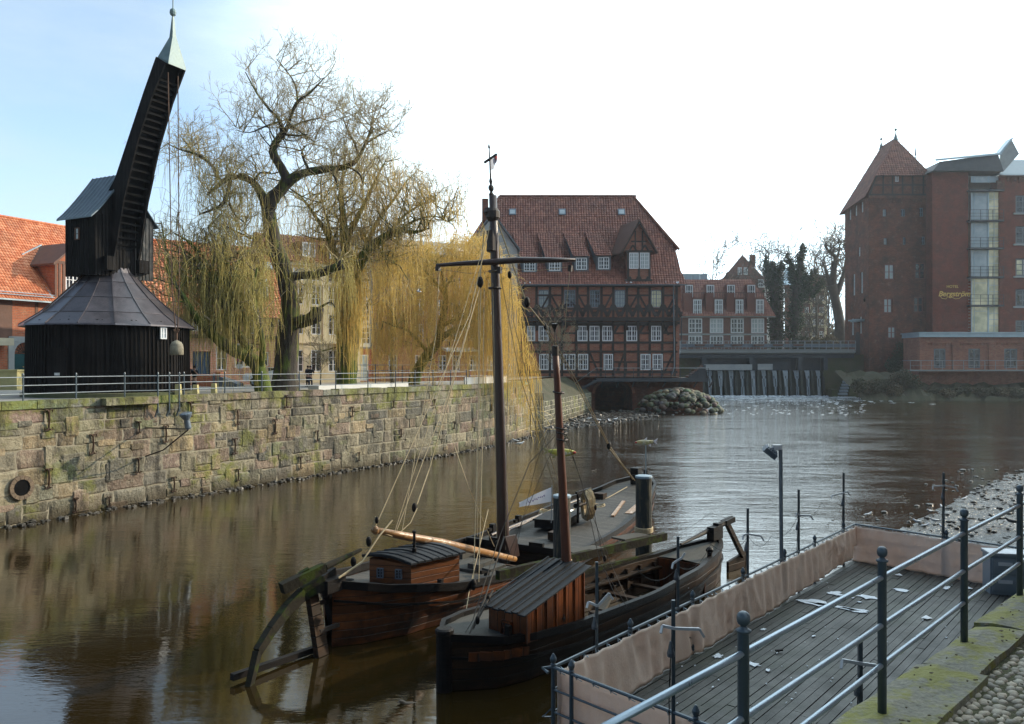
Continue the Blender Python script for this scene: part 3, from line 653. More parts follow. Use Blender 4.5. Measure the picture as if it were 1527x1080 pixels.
b = MB(); b.box(-3.8, .35, -1.25, -.02, 3.2, 3.8); obj('shop_awning_box', b, M['sandstone'], A)
for x in (-.9, -1.5):
    b = MB(); b.box(x, x+.45, -.3, -.02, 1.0+(.3 if x > -1 else 0), 1.5+(.3 if x > -1 else 0)); b.beam((x+.1, -.3, 1.6), (x+.1, 0, 1.85), .05); obj('meter_box', b, M['iron'], A)
# gabled dormer on house A (faces the quay)
b = MB(); dx0, dx1, df = 4.7, 8.3, 1.2; dz0, dz1, dzp = za+.1, 10.7, 12.3
for x0_, x1_ in ((dx0, dx1),):
    facade(b, dx0, dx1, dz0-.6, dz1, [(5.75, 7.25, 8.1, 10.3)], y=-.1, depth=.2)
    b.poly([(dx0, -.1, dz1), (dx1, -.1, dz1), ((dx0+dx1)/2, -.1, dzp)])
    b.quad((dx0, 5, dz0-.6), (dx0, -.1, dz0-.6), (dx0, -.1, dz1), (dx0, 5, dz1)); b.quad((dx1, -.1, dz0-.6), (dx1, 5, dz0-.6), (dx1, 5, dz1), (dx1, -.1, dz1))
dm = obj('dormer', b, M['brick_red'], A)
b = MB(); mxx = (dx0+dx1)/2
b.hexa([(dx0-.5, -.7, dz1-.45), (mxx, -.7, dzp+.05), (mxx, 5.2, dzp+.05), (dx0-.5, 4.6, dz1-.45)], [(dx0-.5, -.7, dz1-.25), (mxx, -.7, dzp+.25), (mxx, 5.2, dzp+.25), (dx0-.5, 4.6, dz1-.25)])
b.hexa([(mxx, -.7, dzp+.05), (dx1+.5, -.7, dz1-.45), (dx1+.5, 4.6, dz1-.45), (mxx, 5.2, dzp+.05)], [(mxx, -.7, dzp+.25), (dx1+.5, -.7, dz1-.25), (dx1+.5, 4.6, dz1-.25), (mxx, 5.2, dzp+.25)]); obj('dormer_roof', b, M['timber_brown'], dm)
b = MB()
for x in (dx0, dx0+.35, 5.45, 7.3, dx1-.2): b.box(x, x+.2, -.15, -.1, dz0-.3, dz1)
b.box(dx0, dx1, -.16, -.1, dz1-.2, dz1+.05); obj('dormer_frame', b, M['timber_brown'], dm)
window(A, 5.75, 7.25, 8.1, 10.3, -.1, 4, 2)
b = MB(); b.beam((4.5, -.2, za+.1), (4.1, 3.4, 11.3), .16, .1); b.beam((4.0, 3.3, 11.35), (mxx, 4.3, 12.6), .14, .1); obj('valley_flashing', b, M['metal_roof'], dm)
b = MB(); b.tube([(L0, -.35, za+.35), (dx0-.2, -.35, za+.35)], .03, 5); b.tube([(L0, -.35, za+.15), (dx0-.2, -.35, za+.15)], .03, 5); obj('snow_guard', b, M['metal_roof'], A)
b = MB(); b.box(-.2, .1, 3.5, 3.8, 11.1, 11.35); obj('roof_vent', b, M['slate'], A)
# --- house B: long tiled half-timbered house behind the hanging willow
Bh = house_root('timbered_house', 'orange tiled house of pink brick and timber behind the crane weight', 221.6, 62, 35)
za = 5.8; zr = 12.1; Lb = 11.6; dp = 6.2
sc = 62/F
ops = [(3.25, 4.6, 0, 2.7), (5.05, 5.9, 1.2, 3.1), (6.5, 8.0, 1.4, 3.4), (8.6, 9.3, 1.5, 2.7), (9.9, 11.2, .6, 3.6), (3.0, 4.2, 4.3, 5.3), (7.6, 8.6, 4.2, 5.3), (10.1, 11.2, 4.2, 5.4), (.8, 2, 4.3, 5.3), (1.0, 2.4, 1.2, 3.0)]
b = MB(); facade(b, 0, Lb, 0, za, ops, depth=.22); b.quad((Lb, 0, 0), (Lb, 2*dp, 0), (Lb, 2*dp, za), (Lb, 0, za)); b.poly([(Lb, 0, za), (Lb, 2*dp, za), (Lb, dp, zr)]); b.quad((0, 2*dp, 0), (0, 0, 0), (0, 0, za), (0, 2*dp, za)); b.poly([(0, 0, za), (0, dp, zr), (0, 2*dp, za)]); obj('wall', b, M['brick_pink'], Bh)
b = MB(); roof_tiles(b, (-.3, -.6, za-.3), (Lb+.3, -.6, za-.3), (Lb+.3, dp, zr), (-.3, dp, zr), .27, .36, .06, .05, 5); ridge_tiles(b, (0, dp, zr+.05), (Lb, dp, zr+.05)); b.col = (.3,)*3; b.quad((-.3, 2*dp+.5, za-.25), (-.3, dp, zr-.02), (Lb+.3, dp, zr-.02), (Lb+.3, 2*dp+.5, za-.25)); obj('roof', b, M['tile_orange'], Bh)
b = MB(); b.box(0, Lb, -.12, 0, 3.75, 4.05); b.box(0, Lb, -.06, 0, za-.25, za)
for i in range(13): x = .12+i*(Lb-.24)/12; b.box(x-.09, x+.09, -.05, 0, 4.05, za-.25); b.box(x-.08, x+.08, -.25, -.12, 3.75, 3.95)
obj('timber_frame', b, M['timber_black'], Bh)
for k, (a, c, d, e) in enumerate(ops[1:]): window(Bh, a, c, d, e, 0, 4 if c-a > 1.2 else 2, 2 if e-d < 2.5 else 4)
b = MB(); b.box(3.3, 4.55, .1, .16, 0, 2.7); b.box(3.45, 3.85, .06, .1, .4, 2.2); b.box(4.0, 4.4, .06, .1, .4, 2.2); d_ = obj('door', b, M['blue_door'], Bh)
for u, v in ((5.4, .42), (7.1, .48), (9.3, .40), (6.2, .25), (4.1, .62), (10.2, .66)):
    y = v*(dp+.6)-.6; z = za-.3+v*(zr-za+.3); sl = Vector((0, dp+.6, zr-za+.3)).normalized()
    b = MB(); p = Vector((u, y, z+.16)); c_ = Vector((.75, 0, 0)); q = sl*1.0; b.hexa([p, p+c_, p+c_+q, p+q], [p+Vector((0, -.08, .1)), p+c_+Vector((0, -.08, .1)), p+c_+q+Vector((0, -.08, .1)), p+q+Vector((0, -.08, .1))]); sk = obj('skylight', b, M['metal_roof'], Bh)
    b = MB(); e_ = Vector((0, -.105, .13)); i_ = Vector((.1, 0, 0)); b.quad(p+i_+q*.1+e_, p+c_-i_+q*.1+e_, p+c_-i_+q*.9+e_, p+i_+q*.9+e_); obj('skylight_pane', b, M['glass_pale'], sk)
b = MB()
for x, v in ((4.9, .27), (8.3, .27)):
    y = v*(dp+.6)-.6; z = za-.3+v*(zr-za); b.hexa([(x, y-.4, z), (x+1.3, y-.4, z), (x+1.3, y+1.6, z+.3), (x, y+1.6, z+.3)], [(x, y-.4, z+1.1), (x+1.3, y-.4, z+1.1), (x+1.3, y+1.6, z+1.5), (x, y+1.6, z+1.5)])
dm = obj('dormer', b, M['timber_brown'], Bh)
for x, v in ((4.9, .27), (8.3, .27)):
    y = v*(dp+.6)-.6; z = za-.3+v*(zr-za); window(Bh, x+.12, x+1.18, z+.15, z+1.0, y-.5, 4, 2, rec=.08)
# --- house C: cream plastered
C = house_root('cream_house', 'tall cream plastered house with three window rows behind the thick willow trunk', 428, 72, 38)
ops = []
for r_, (z0, z1) in enumerate(((1.0, 3.0), (4.4, 6.3), (7.1, 8.9), (9.3, 10.4))):
    for x in (.6, 2.3, 4.0, 5.5): ops.append((x, x+.95, z0, z1))
b = MB(); facade(b, 0, 7.2, 0, 10.9, ops); b.quad((7.2, 0, 0), (7.2, 8, 0), (7.2, 8, 10.9), (7.2, 0, 10.9)); b.quad((0, 8, 0), (0, 0, 0), (0, 0, 10.9), (0, 8, 10.9)); obj('wall', b, M['cream'], C)
b = MB(); b.box(-.05, 7.25, -.12, 0, 3.6, 3.8); b.box(-.1, 7.3, -.25, 0, 10.6, 10.95); b.box(-.05, 7.25, -.08, 0, 8.95, 9.08); b.box(3.4, 3.6, -.1, 0, 3.8, 8.9); b.box(6.8, 7.2, -.1, 0, 0, 10.6); obj('cornice', b, M['cream'], C)
for q in ops: window(C, *q, 0, 2, 3)
b = MB(); roof_tiles(b, (-.2, -.4, 10.9), (7.4, -.4, 10.9), (7.4, 4, 13.9), (-.2, 4, 13.9), .27, .4, .06, .05, 6); b.col = (.3,)*3; b.quad((-.2, 8.3, 10.9), (-.2, 4, 13.9), (7.4, 4, 13.9), (7.4, 8.3, 10.9)); b.poly([(7.2, 0, 10.9), (7.2, 8, 10.9), (7.2, 4, 13.8)]); b.poly([(0, 0, 10.9), (0, 4, 13.8), (0, 8, 10.9)]); obj('roof', b, M['tile_mill'], C)
for x in (1.5, 4.2):
    window(C, x, x+1.3, 11.5, 12.8, .2, 2, 2, rec=0)
b = MB(); b.box(1.3, 3.0, .25, 2.2, 11.4, 12.9); b.box(4.0, 5.7, .25, 2.2, 11.4, 12.9); obj('dormer', b, M['timber_brown'], C)
b = MB(); b.box(4.6, 6.4, -1.1, -.02, 3.0, 3.6); b.box(4.6, 4.8, -1.1, -.9, 0, 3.0); b.box(6.2, 6.4, -1.1, -.9, 0, 3.0); obj('porch', b, M['cream'], C)
# brown gable roofed house between B and C (higher behind)
K_ = house_root('gabled_house', 'dark red roofed house rising behind the orange roof and cream house', 396, 86, 30)
b = MB(); b.box(0, 8, 0, 9, 0, 11.3); obj('wall', b, M['brick_brown'], K_)
b = MB(); roof_tiles(b, (-.3, -.5, 11), (8.3, -.5, 11), (8.3, 4.5, 16.4), (-.3, 4.5, 16.4), .4, .5, .06, .05, 8); b.col = (.2,)*3; b.quad((-.3, 9.5, 11), (-.3, 4.5, 16.4), (8.3, 4.5, 16.4), (8.3, 9.5, 11)); b.poly([(0, 0, 11), (0, 4.5, 16.2), (0, 9, 11)]); b.poly([(8, 0, 11), (8, 9, 11), (8, 4.5, 16.2)]); obj('roof', b, M['tile_mill'], K_)
# --- house D: narrow white front over orange brick
D_ = house_root('white_house', 'narrow white half-timbered front over orange brick shop with hanging flower basket', 512, 77, 22)
ops = [(1.0, 2.6, z, z+1.7) for z in (3.6, 5.8, 8.0, 10.0)]
b = MB(); facade(b, 0, 3.4, 3.2, 12.0, ops, depth=.2); b.quad((3.4, 0, 3.2), (3.4, 7, 3.2), (3.4, 7, 12), (3.4, 0, 12)); b.poly([(0, 0, 12), (3.4, 0, 12), (1.7, 0, 14.3)]); obj('wall', b, M['white_plaster'], D_)
b = MB(); facade(b, 0, 3.4, 0, 3.2, [(1.2, 2.4, .1, 2.6)], y=.03); b.quad((3.4, 0, 0), (3.4, 7, 0), (3.4, 7, 3.2), (3.4, 0, 3.2)); obj('shop_wall', b, M['brick_red'], D_)
for q in ops: window(D_, *q, 0, 4, 3)
window(D_, 1.2, 2.4, .1, 2.6, 0, 2, 2, gm=M['glass_pale'])
b = MB()
for x in (.05, .9, 2.6, 3.2): b.box(x, x+.15, -.03, 0, 3.2, 12)
for z in (3.2, 5.5, 7.7, 9.8, 11.9): b.box(0, 3.4, -.035, 0, z, z+.15)
obj('timber_frame', b, M['grey_paint'], D_)
b = MB(); b.hexa([(-.2, -.3, 11.8), (1.7, -.3, 14.4), (1.7, 7, 14.4), (-.2, 7, 11.8)], [(-.2, -.3, 12.05), (1.7, -.3, 14.65), (1.7, 7, 14.65), (-.2, 7, 12.05)]); b.hexa([(1.7, -.3, 14.4), (3.6, -.3, 11.8), (3.6, 7, 11.8), (1.7, 7, 14.4)], [(1.7, -.3, 14.65), (3.6, -.3, 12.05), (3.6, 7, 12.05), (1.7, 7, 14.65)]); obj('roof', b, M['timber_brown'], D_)
hb = thing('flower_basket', 'round red flower basket hanging from a bracket on the white house', 'flower basket', D_.matrix_basis @ Vector((.5, -.9, 3.2)))
b = MB(); rs = random.Random(4)
for k in range(90):
    a = rs.uniform(0, 6.28); c = rs.uniform(-1, 1); q = math.sqrt(1-c*c); b.blob((.5*q*math.cos(a), .5*q*math.sin(a), .42*c), .11, 5, 3, .3, rs)
obj('flowers', b, M['red'], hb); b = MB(); b.tube([(0, 0, .4), (0, 0, .9), (.1, .9, 1.1)], .025, 5); obj('bracket', b, M['iron'], hb)
# --- house E: tall brown brick warehouse behind the golden willow
E = house_root('brick_warehouse', 'tall red-brown brick warehouse behind the golden willow curtain', 556, 78, 28, 'warehouse')
ops = []
for z0, z1 in ((1.0, 2.6), (4.1, 5.7), (6.6, 8.2), (9.0, 10.5)):
    for x in (1.6, 4.4, 6.9, 8.4, 10.3, 12.4): ops.append((x, x+.85, z0, z1))
b = MB(); facade(b, 0, 14.5, 0, 12.6, ops); b.quad((0, 10, 0), (0, 0, 0), (0, 0, 12.6), (0, 10, 12.6)); b.quad((14.5, 0, 0), (14.5, 10, 0), (14.5, 10, 12.6), (14.5, 0, 12.6)); obj('wall', b, M['brick_brown'], E)
for q in ops: window(E, *q, 0, 2, 3)
b = MB(); b.hexa([(-.3, -.5, 12.5), (14.8, -.5, 12.5), (14.8, 10.4, 12.5), (-.3, 10.4, 12.5)], [(-.3, -.5, 12.7), (14.8, -.5, 12.7), (13.2, 5.5, 14.9), (1.0, 5.5, 14.9)]); obj('roof', b, M['slate'], E)
b = MB(); b.hexa([(7.2, -1.3, 2.95), (10.7, -1.3, 2.95), (10.7, 0, 3.2), (7.2, 0, 3.2)], [(7.2, -1.3, 3.15), (10.7, -1.3, 3.15), (10.7, 0, 3.4), (7.2, 0, 3.4)]); obj('canopy', b, M['glass_pale'], E)
b = MB()
for x in (3.4, 8.0, 11.6): b.beam((x-.22, -.04, 3.5), (x+.22, -.04, 4.1), .07); b.beam((x+.22, -.045, 3.5), (x-.22, -.045, 4.1), .07)
obj('wall_anchors', b, M['iron'], E)
b = MB(); b.hexa([(8.8, 1.2, 13.3), (10.6, 1.2, 13.3), (10.6, 3.4, 14.1), (8.8, 3.4, 14.1)], [(8.8, 1.15, 13.45), (10.6, 1.15, 13.45), (10.6, 3.35, 14.25), (8.8, 3.35, 14.25)]); obj('skylight', b, M['glass_pale'], E)
b = MB(); b.box(14.0, 14.5, 2, 2.6, 12.5, 15.0); b.box(13.1, 13.6, 5, 5.6, 12.5, 15.6); obj('chimney', b, M['brick_dark'], E)
# grey gable behind the mast
Gy = house_root('grey_house', 'grey gabled house with chimney showing between mast and mill roof', 697, 104, 5)
b = MB(); b.box(0, 6.5, 0, 8, 0, 16.6); b.poly([(0, 0, 16.6), (6.5, 0, 16.6), (3.3, 0, 21)]); obj('wall', b, M['plinth'], Gy)
b = MB(); b.hexa([(-.3, -.3, 16.4), (3.3, -.3, 21.2), (3.3, 8, 21.2), (-.3, 8, 16.4)], [(-.3, -.3, 16.7), (3.3, -.3, 21.5), (3.3, 8, 21.5), (-.3, 8, 16.7)]); b.hexa([(3.3, -.3, 21.2), (6.8, -.3, 16.4), (6.8, 8, 16.4), (3.3, 8, 21.2)], [(3.3, -.3, 21.5), (6.8, -.3, 16.7), (6.8, 8, 16.7), (3.3, 8, 21.5)]); obj('roof', b, M['slate'], Gy)
b = MB(); b.box(2.0, 2.8, 1.5, 2.3, 18, 23.5); obj('chimney', b, M['brick_dark'], Gy)
# ================================================================== THE MILL (front at y = 115)
DM = 115.0
def xm(px): return X(px, DM)
def zm(py): return Z(py, DM)
MI = thing('water_mill', 'big dark timbered brick mill with wide red tiled roof standing in the water', 'mill', (0, DM, 0))
xl, xr = -6.0, 23.9; zb, zj, ze = 4.6, zm(479), zm(424); zrdg = zm(291)+1.3
win_up = [(841, 858), (879, 894), (916, 932), (970, 986), (803, 818)]; win_mid = [(861, 876), (879, 894), (898, 913), (934, 950), (971, 986), (803, 818), (786, 798)]
win_low = [(840, 858), (862, 877), (900, 914), (955, 970), (973, 988), (804, 818), (822, 836)]
opsU = [(xm(a), xm(b), zm(459), zm(433)) for a, b in win_up]; opsM = [(xm(a), xm(b), zm(509), zm(486)) for a, b in win_mid]; opsL = [(xm(a), xm(b), zm(552), zm(528)) for a, b in win_low]
arch = (xm(887), xm(943), -.5, zm(568))
b = MB(); facade(b, xl, xr, zb, zj, opsM+opsL, depth=.25)
facade(b, xl-.3, xr+.1, zj, ze, opsU, y=-.45, depth=.25); b.quad((xl-.3, -.45, zj), (xl-.3, 0, zj), (xr+.1, 0, zj), (xr+.1, -.45, zj))
b.quad((xr, 0, zb), (xr, 15, zb), (xr, 15, ze), (xr, 0, ze)); b.quad((xl, 15, zb), (xl, 0, zb), (xl, 0, ze), (xl, 15, ze)); b.quad((xr+.1, -.45, zj), (xr+.1, 0, zj), (xr+.1, 0, ze), (xr+.1, -.45, ze))
zh = zm(424)+5.4
b.poly([(xr-.05, -.3, ze), (xr-.05, 15.3, ze), (xr-.05, 12.4, zh), (xr-.05, 2.6, zh)]); obj('wall', b, M['brick_mill'], MI)
# brick base with the arched tailrace
b = MB(); a0, a1 = arch[0], arch[1]; zt = zm(567); cx = (a0+a1)/2; hw = (a1-a0)/2; spring = zt-1.9; K = 12
b.quad((xl, -.1, -.6), (a0, -.1, -.6), (a0, -.1, zb), (xl, -.1, zb)); xe = xm(1048)
b.quad((a1, -.1, -.6), (xe, -.1, -.6), (xe, -.1, zb), (a1, -.1, zb)); b.quad((xe, -.1, -.6), (xe, 14, -.6), (xe, 14, zb), (xe, -.1, zb)); b.quad((xl, -.1, zb), (xe, -.1, zb), (xe, 14, zb), (xl, 14, zb))
ap = [(a0, -.6)]+[(cx-hw*math.cos(math.pi*k/K), spring+1.9*math.sin(math.pi*k/K)) for k in range(K+1)]+[(a1, -.6)]
for k in range(1, K+1): b.quad((ap[k][0], -.1, ap[k][1]), (ap[k+1][0], -.1, ap[k+1][1]), (ap[k+1][0], -.1, zb), (ap[k][0], -.1, zb))
for k in range(len(ap)-1): b.quad((ap[k][0], -.1, ap[k][1]), (ap[k][0], 9, ap[k][1]), (ap[k+1][0], 9, ap[k+1][1]), (ap[k+1][0], -.1, ap[k+1][1]))
b.poly([(x, 9, z) for x, z in ap]); obj('base', b, M['brick_dark'], MI)
b = MB()
for k in range(1, K+1):
    (x0_, z0_), (x1_, z1_) = ap[k], ap[k+1]; o0 = Vector((x0_-cx, 0, z0_-spring+.01)).normalized()*.4; o1 = Vector((x1_-cx, 0, z1_-spring+.01)).normalized()*.4
    p0, p1 = Vector((x0_, 0, z0_)), Vector((x1_, 0, z1_)); y0, y1 = Vector((0, -.16, 0)), Vector((0, -.10, 0)); b.hexa([p0+y0, p1+y0, p1+y1, p0+y1], [p0+o0+y0, p1+o1+y0, p1+o1+y1, p0+o0+y1])
obj('arch_ring', b, M['brick_mill'], MI)
# timber frame
b = MB(); yf = -.08; th = .34
def post(px, z0, z1, y=0., w=th): b.box(xm(px)-w/2, xm(px)+w/2, y-.06, y+.001, z0, z1)
def rail(p0, p1, z, y=0., h=.32): b.box(xm(p0), xm(p1), y-.075, y+.001, z-h/2, z+h/2)
def brace(pa, za, pb, zb_, y=0., w=.26):
    q = Vector((0, y-.035, 0)); b.beam(Vector((xm(pa), 0, za))+q, Vector((xm(pb), 0, zb_))+q, .066, w, up=(0, 0, 1)) if False else b.beam(Vector((xm(pa), 0, za))+q, Vector((xm(pb), 0, zb_))+q, w, .06, up=(0, 1, 0))
PR, PL = 1010, 708
for x in (805, 820, 838, 859.5, 877.5, 896, 914, 932, 952, 969, 987.5, 1006, 785, 765, 745, 725): post(x, zb+.3, zj-.1)
for z in (zm(484), zm(511), zm(524.5), zm(555)): rail(PL, PR, z)
rail(PL, PR, zm(497), h=.2) if False else None
for x0_, x1_ in ((914, 932), (952, 969), (988, 1006), (838, 859)): rail(x0_, x1_, zm(497), h=.24)
for x0_, x1_ in ((877.5, 896), (914, 932), (932, 952), (988, 1006)): rail(x0_, x1_, zm(540), h=.24)
brace(879, zm(525), 893, zm(557)); brace(932, zm(525), 919, zm(557)); brace(1005, zm(525), 990, zm(557))
for x in (914, 952, 988, 838): brace(x+2, zm(497), x+10, zm(482), w=.3)
for x in (934, 923): post(x, zm(557), zm(540), w=.2)
Y2 = -.45
for x in (800, 820, 838.5, 860.5, 876.5, 896.5, 914, 934, 951, 968, 988, 1008, 780, 760, 740, 722): post(x, zj, ze, Y2)
rail(PL-5, PR+3, ze-.2, Y2, .5); rail(PL-5, PR+3, zj+.25, Y2, .55); rail(PL-5, PR+3, zj-.3, Y2+.2, .35); rail(PL-5, PR+3, zm(461), Y2, .26)
for x0_, x1_ in ((801, 838), (860, 877), (896, 914), (934, 951), (951, 968), (988, 1008)): rail(x0_, x1_, zm(441), Y2, .24)
for x in (820, 860.5, 896.5, 951, 1008): 
    for s in ((-1, 1) if x in (820, 951) else {860.5: (1,), 896.5: (2,), 1008: (-1,)}[x]):
        brace(*((x, zm(438), x+s*15.5, zm(466)) if s != 2 else (912.5, zm(438), 898, zm(466))), Y2)
for x in (801, 820, 838.5, 860.5, 876.5, 896.5, 914, 934, 951, 968, 988, 1006, 780, 760):   # carved feet of the posts
    for s in (-1, 1):
        c0 = Vector((xm(x), Y2-.03, zm(472))); b.beam(c0+Vector((s*.1, 0, 1.6)), c0+Vector((s*.85, 0, -.05)), .42, .05, up=(0, 1, 0)); b.beam(c0+Vector((s*.7, 0, .4)), c0+Vector((s*1.05, 0, .55)), .3, .048, up=(0, 1, 0))
        c1 = Vector((xm(x), -.3, zj-.1)); 
    b.beam((xm(x), -.02, zj-1.3), (xm(x), -.42, zj-.05), .24, .3, up=(1, 0, 0))
for x in (985,): brace(x+3, zj-.3, x+12, zj-2.0, 0, .3)
obj('timber_frame', b, M['timber_black'], MI)
for k, q in enumerate(opsU): window(MI, q[0], q[1], q[2], q[3], Y2, 4, 4, fm=M['grey_paint'], gm=(M['glass'], M['glass'], M['curtain'], M['lit_room'], M['curtain'])[k], arched=True, fw=.13)
for q in opsM+opsL: window(MI, *q, 0, 4, 3, rec=-.01, fw=.16)
# roof: ridge, half hips, flared foot
yr = 7.3; zk = ze+1.9
b = MB(); y0 = -1.0; zl0 = ze-.15
RX0, RX1 = X(745, 122), X(945, 122)
hx0, hx1 = xl-.4, xr-.2
def yat(z): return .55+(z-zk)/(zrdg-zk)*(yr-.55)
roof_tiles(b, (xl-.9, y0, zl0), (xr+.9, y0, zl0), (xr+.35, .55, zk), (xl-.5, .55, zk), .38, .42, .08, .06, 1)
zh = Z(369, 117.5)
roof_tiles(b, (xl-.5, .55, zk), (xr+.35, .55, zk), (hx1+.1, yat(zh), zh), (hx0, yat(zh), zh), .38, .42, .08, .06, 2)
roof_tiles(b, (hx0, yat(zh), zh), (hx1+.1, yat(zh), zh), (RX1, yr, zrdg), (RX0, yr, zrdg), .38, .42, .08, .06, 3)
b.col = (.3,)*3
b.quad((xl-.9, 2*yr-y0, zl0), (RX0, yr, zrdg-.05), (RX1, yr, zrdg-.05), (xr+.9, 2*yr-y0, zl0))
roof_tiles(b, (hx1+.5, yat(zh)-.5, zh-.3), (hx1+.5, 2*yr-yat(zh)+.5, zh-.3), (RX1, yr+.01, zrdg), (RX1, yr-.01, zrdg), .38, .42, .08, .06, 4)
roof_tiles(b, (hx0-.4, 2*yr-yat(zh)+.5, zh-.3), (hx0-.4, yat(zh)-.5, zh-.3), (RX0, yr-.01, zrdg), (RX0, yr+.01, zrdg), .38, .42, .08, .06, 6)
ridge_tiles(b, (RX0, yr, zrdg+.08), (RX1, yr, zrdg+.08), .22); ridge_tiles(b, (RX1, yr, zrdg+.05), (hx1+.5, yat(zh)-.5, zh-.2), .2); ridge_tiles(b, (RX0, yr, zrdg+.05), (hx0-.4, yat(zh)-.5, zh-.2), .2)
rfm = obj('roof', b, M['tile_mill'], MI)
b = MB(); b.beam((xl-.9, y0-.1, zl0-.05), (xr+.9, y0-.1, zl0-.05), .18, .16); b.tube([(xm(1003), y0, zl0-.1), (xm(1003), -.6, zl0-1.0), (xm(1003.5), -.58, zj), (xm(1004), -.3, zj-.8), (xm(1005), -.2, 6.2), (xm(1001), -.4, 5.2)], .10, 6); obj('gutter', b, M['slate'], MI)
for px in (764, 838, 926):
    z = zm(316)+.5; y = yat(z); x = X(px, 121); n = Vector((0, -(zrdg-zk), yr-.55)).normalized(); sl = Vector((0, yr-.55, zrdg-zk)).normalized(); p = Vector((x-.5, y, z))+n*.12
    b = MB(); u_ = Vector((1.05, 0, 0)); b.hexa([p, p+u_, p+u_+sl*1.1, p+sl*1.1], [p+n*.14, p+u_+n*.14, p+u_+sl*1.1+n*.14, p+sl*1.1+n*.14]); sk = obj('skylight', b, M['grey_paint'], MI)
    b = MB(); b.quad(p+n*.15+u_*.15+sl*.15, p+n*.15+u_*.85+sl*.15, p+n*.15+u_*.85+sl*.9, p+n*.15+u_*.15+sl*.9); obj('skylight_pane', b, M['glass_pale'], sk)
# four shed dormers
for (pa, pb, ya, yb) in ((781, 798, 392, 406.5), (818, 835, 390.5, 405.5), (858, 874, 386, 404), (891, 907, 385, 403)):
    wx0, wx1 = X(pa, 116.6)-.25, X(pb, 116.6)+.25; zs = Z(yb, 116.6)-.25; zt = Z(ya, 116.6)+.2; yw = yat(zs)-.05; ztop = Z(347, 119); yt = yat(ztop)
    b = MB(); facade(b, wx0, wx1, zs, zt, [(wx0+.25, wx1-.25, zs+.25, zt-.2)], y=yw, depth=.15)
    for x, s in ((wx0, 1), (wx1, -1)):
        q = [(x, yw, zs), (x, yw, zt), (x-1.35, yt, ztop)]; b.poly(q if s > 0 else q[::-1])
    dm = obj('dormer', b, M['slate'], MI)
    window(MI, wx0+.25, wx1-.25, zs+.25, zt-.2, yw, 4, 3, rec=-.01, fw=.14)
    b = MB(); roof_tiles(b, (wx0-.2, yw-.35, zt-.05), (wx1+.2, yw-.35, zt-.05), (wx1-1.2, yt, ztop), (wx0-1.45, yt, ztop), .38, .42, .08, .06, 7); obj('dormer_roof', b, M['tile_mill'], dm)
# the tall gabled wall dormer
gx0, gx1 = xm(934.5), xm(968.5); gz0, gz1 = ze-.6, zm(376); gp = (gx0+gx1)/2; gy = -.7; zp = zm(333)
b = MB(); gops = [(xm(937), xm(951), zm(402), zm(378)), (xm(953), xm(967), zm(402), zm(378))]
facade(b, gx0, gx1, gz0, gz1, gops, y=gy, depth=.2); b.poly([(gx0-.6, gy, gz1), (gx1+.6, gy, gz1), (gp, gy, zp)])
b.quad((gx0, 5, gz0), (gx0, gy, gz0), (gx0, gy, gz1), (gx0, 5, gz1)); b.quad((gx1, gy, gz0), (gx1, 5, gz0), (gx1, 5, gz1), (gx1, gy, gz1)); dm = obj('gable_dormer', b, M['brick_mill'], MI)
b = MB()
for s in (-1, 1):
    e = Vector((gp+s*2.6, gy-.5, gz1-.35)); p = Vector((gp, gy-.5, zp+.2)); t = Vector((0, 0, .22)); bk = Vector((-1.9, 5.8, 0)); bk2 = Vector((-2.3, 7.0, 0)); q = [e, p, p+bk2, e+bk]
    if s > 0: q = q[::-1]
    b.hexa(q, [v+t for v in q])
obj('gable_roof', b, M['timber_brown'], dm)
b = MB()
for s in (-1, 1): b.beam((gp+s*2.55, gy-.35, gz1-.3), (gp, gy-.35, zp+.15), .35, .12, up=(0, 1, 0))
for x in (gx0+.12, gp, gx1-.12): b.box(x-.15, x+.15, gy-.06, gy, gz0, gz1)
for z in (gz1, gz0+1.1, gz0+.2): b.box(gx0-.3, gx1+.3, gy-.07, gy, z-.14, z+.14)
for x in (gp-.5, gp+.5): b.box(x-.1, x+.1, gy-.06, gy, gz1, zp-1.2)
b.box(gp-1.1, gp+1.1, gy-.065, gy, gz1+1.3, gz1+1.5)
for s in (-1, 1):
    for x in (gp-.85, gp+.85): b.beam((x, gy-.03, gz1+.9), (x+s*.5, gy-.03, gz1+.1), .22, .05, up=(0, 1, 0))
    for x in (gp, gx0+.2, gx1-.2):
        if gx0 < x+s*.6 < gx1: b.beam((x+s*.1, gy-.03, gz0+1.6), (x+s*.75, gy-.03, gz0+.3), .3, .05, up=(0, 1, 0))
obj('gable_frame', b, M['timber_black'], dm)
for q in gops: window(MI, *q, gy, 4, 4, rec=-.01, fw=.13, gm=M['curtain'])
b = MB(); rs = random.Random(2)
for px in (782, 935, 1000):
    for k in range(14): b.blob((xm(px)+rs.uniform(-1.0, 1.0), y0+.1+rs.uniform(0, .5), zl0+.18+rs.uniform(0, .2)), .14, 5, 3, .3, rs)
obj('snow_remnant', b, M['snow'], MI)
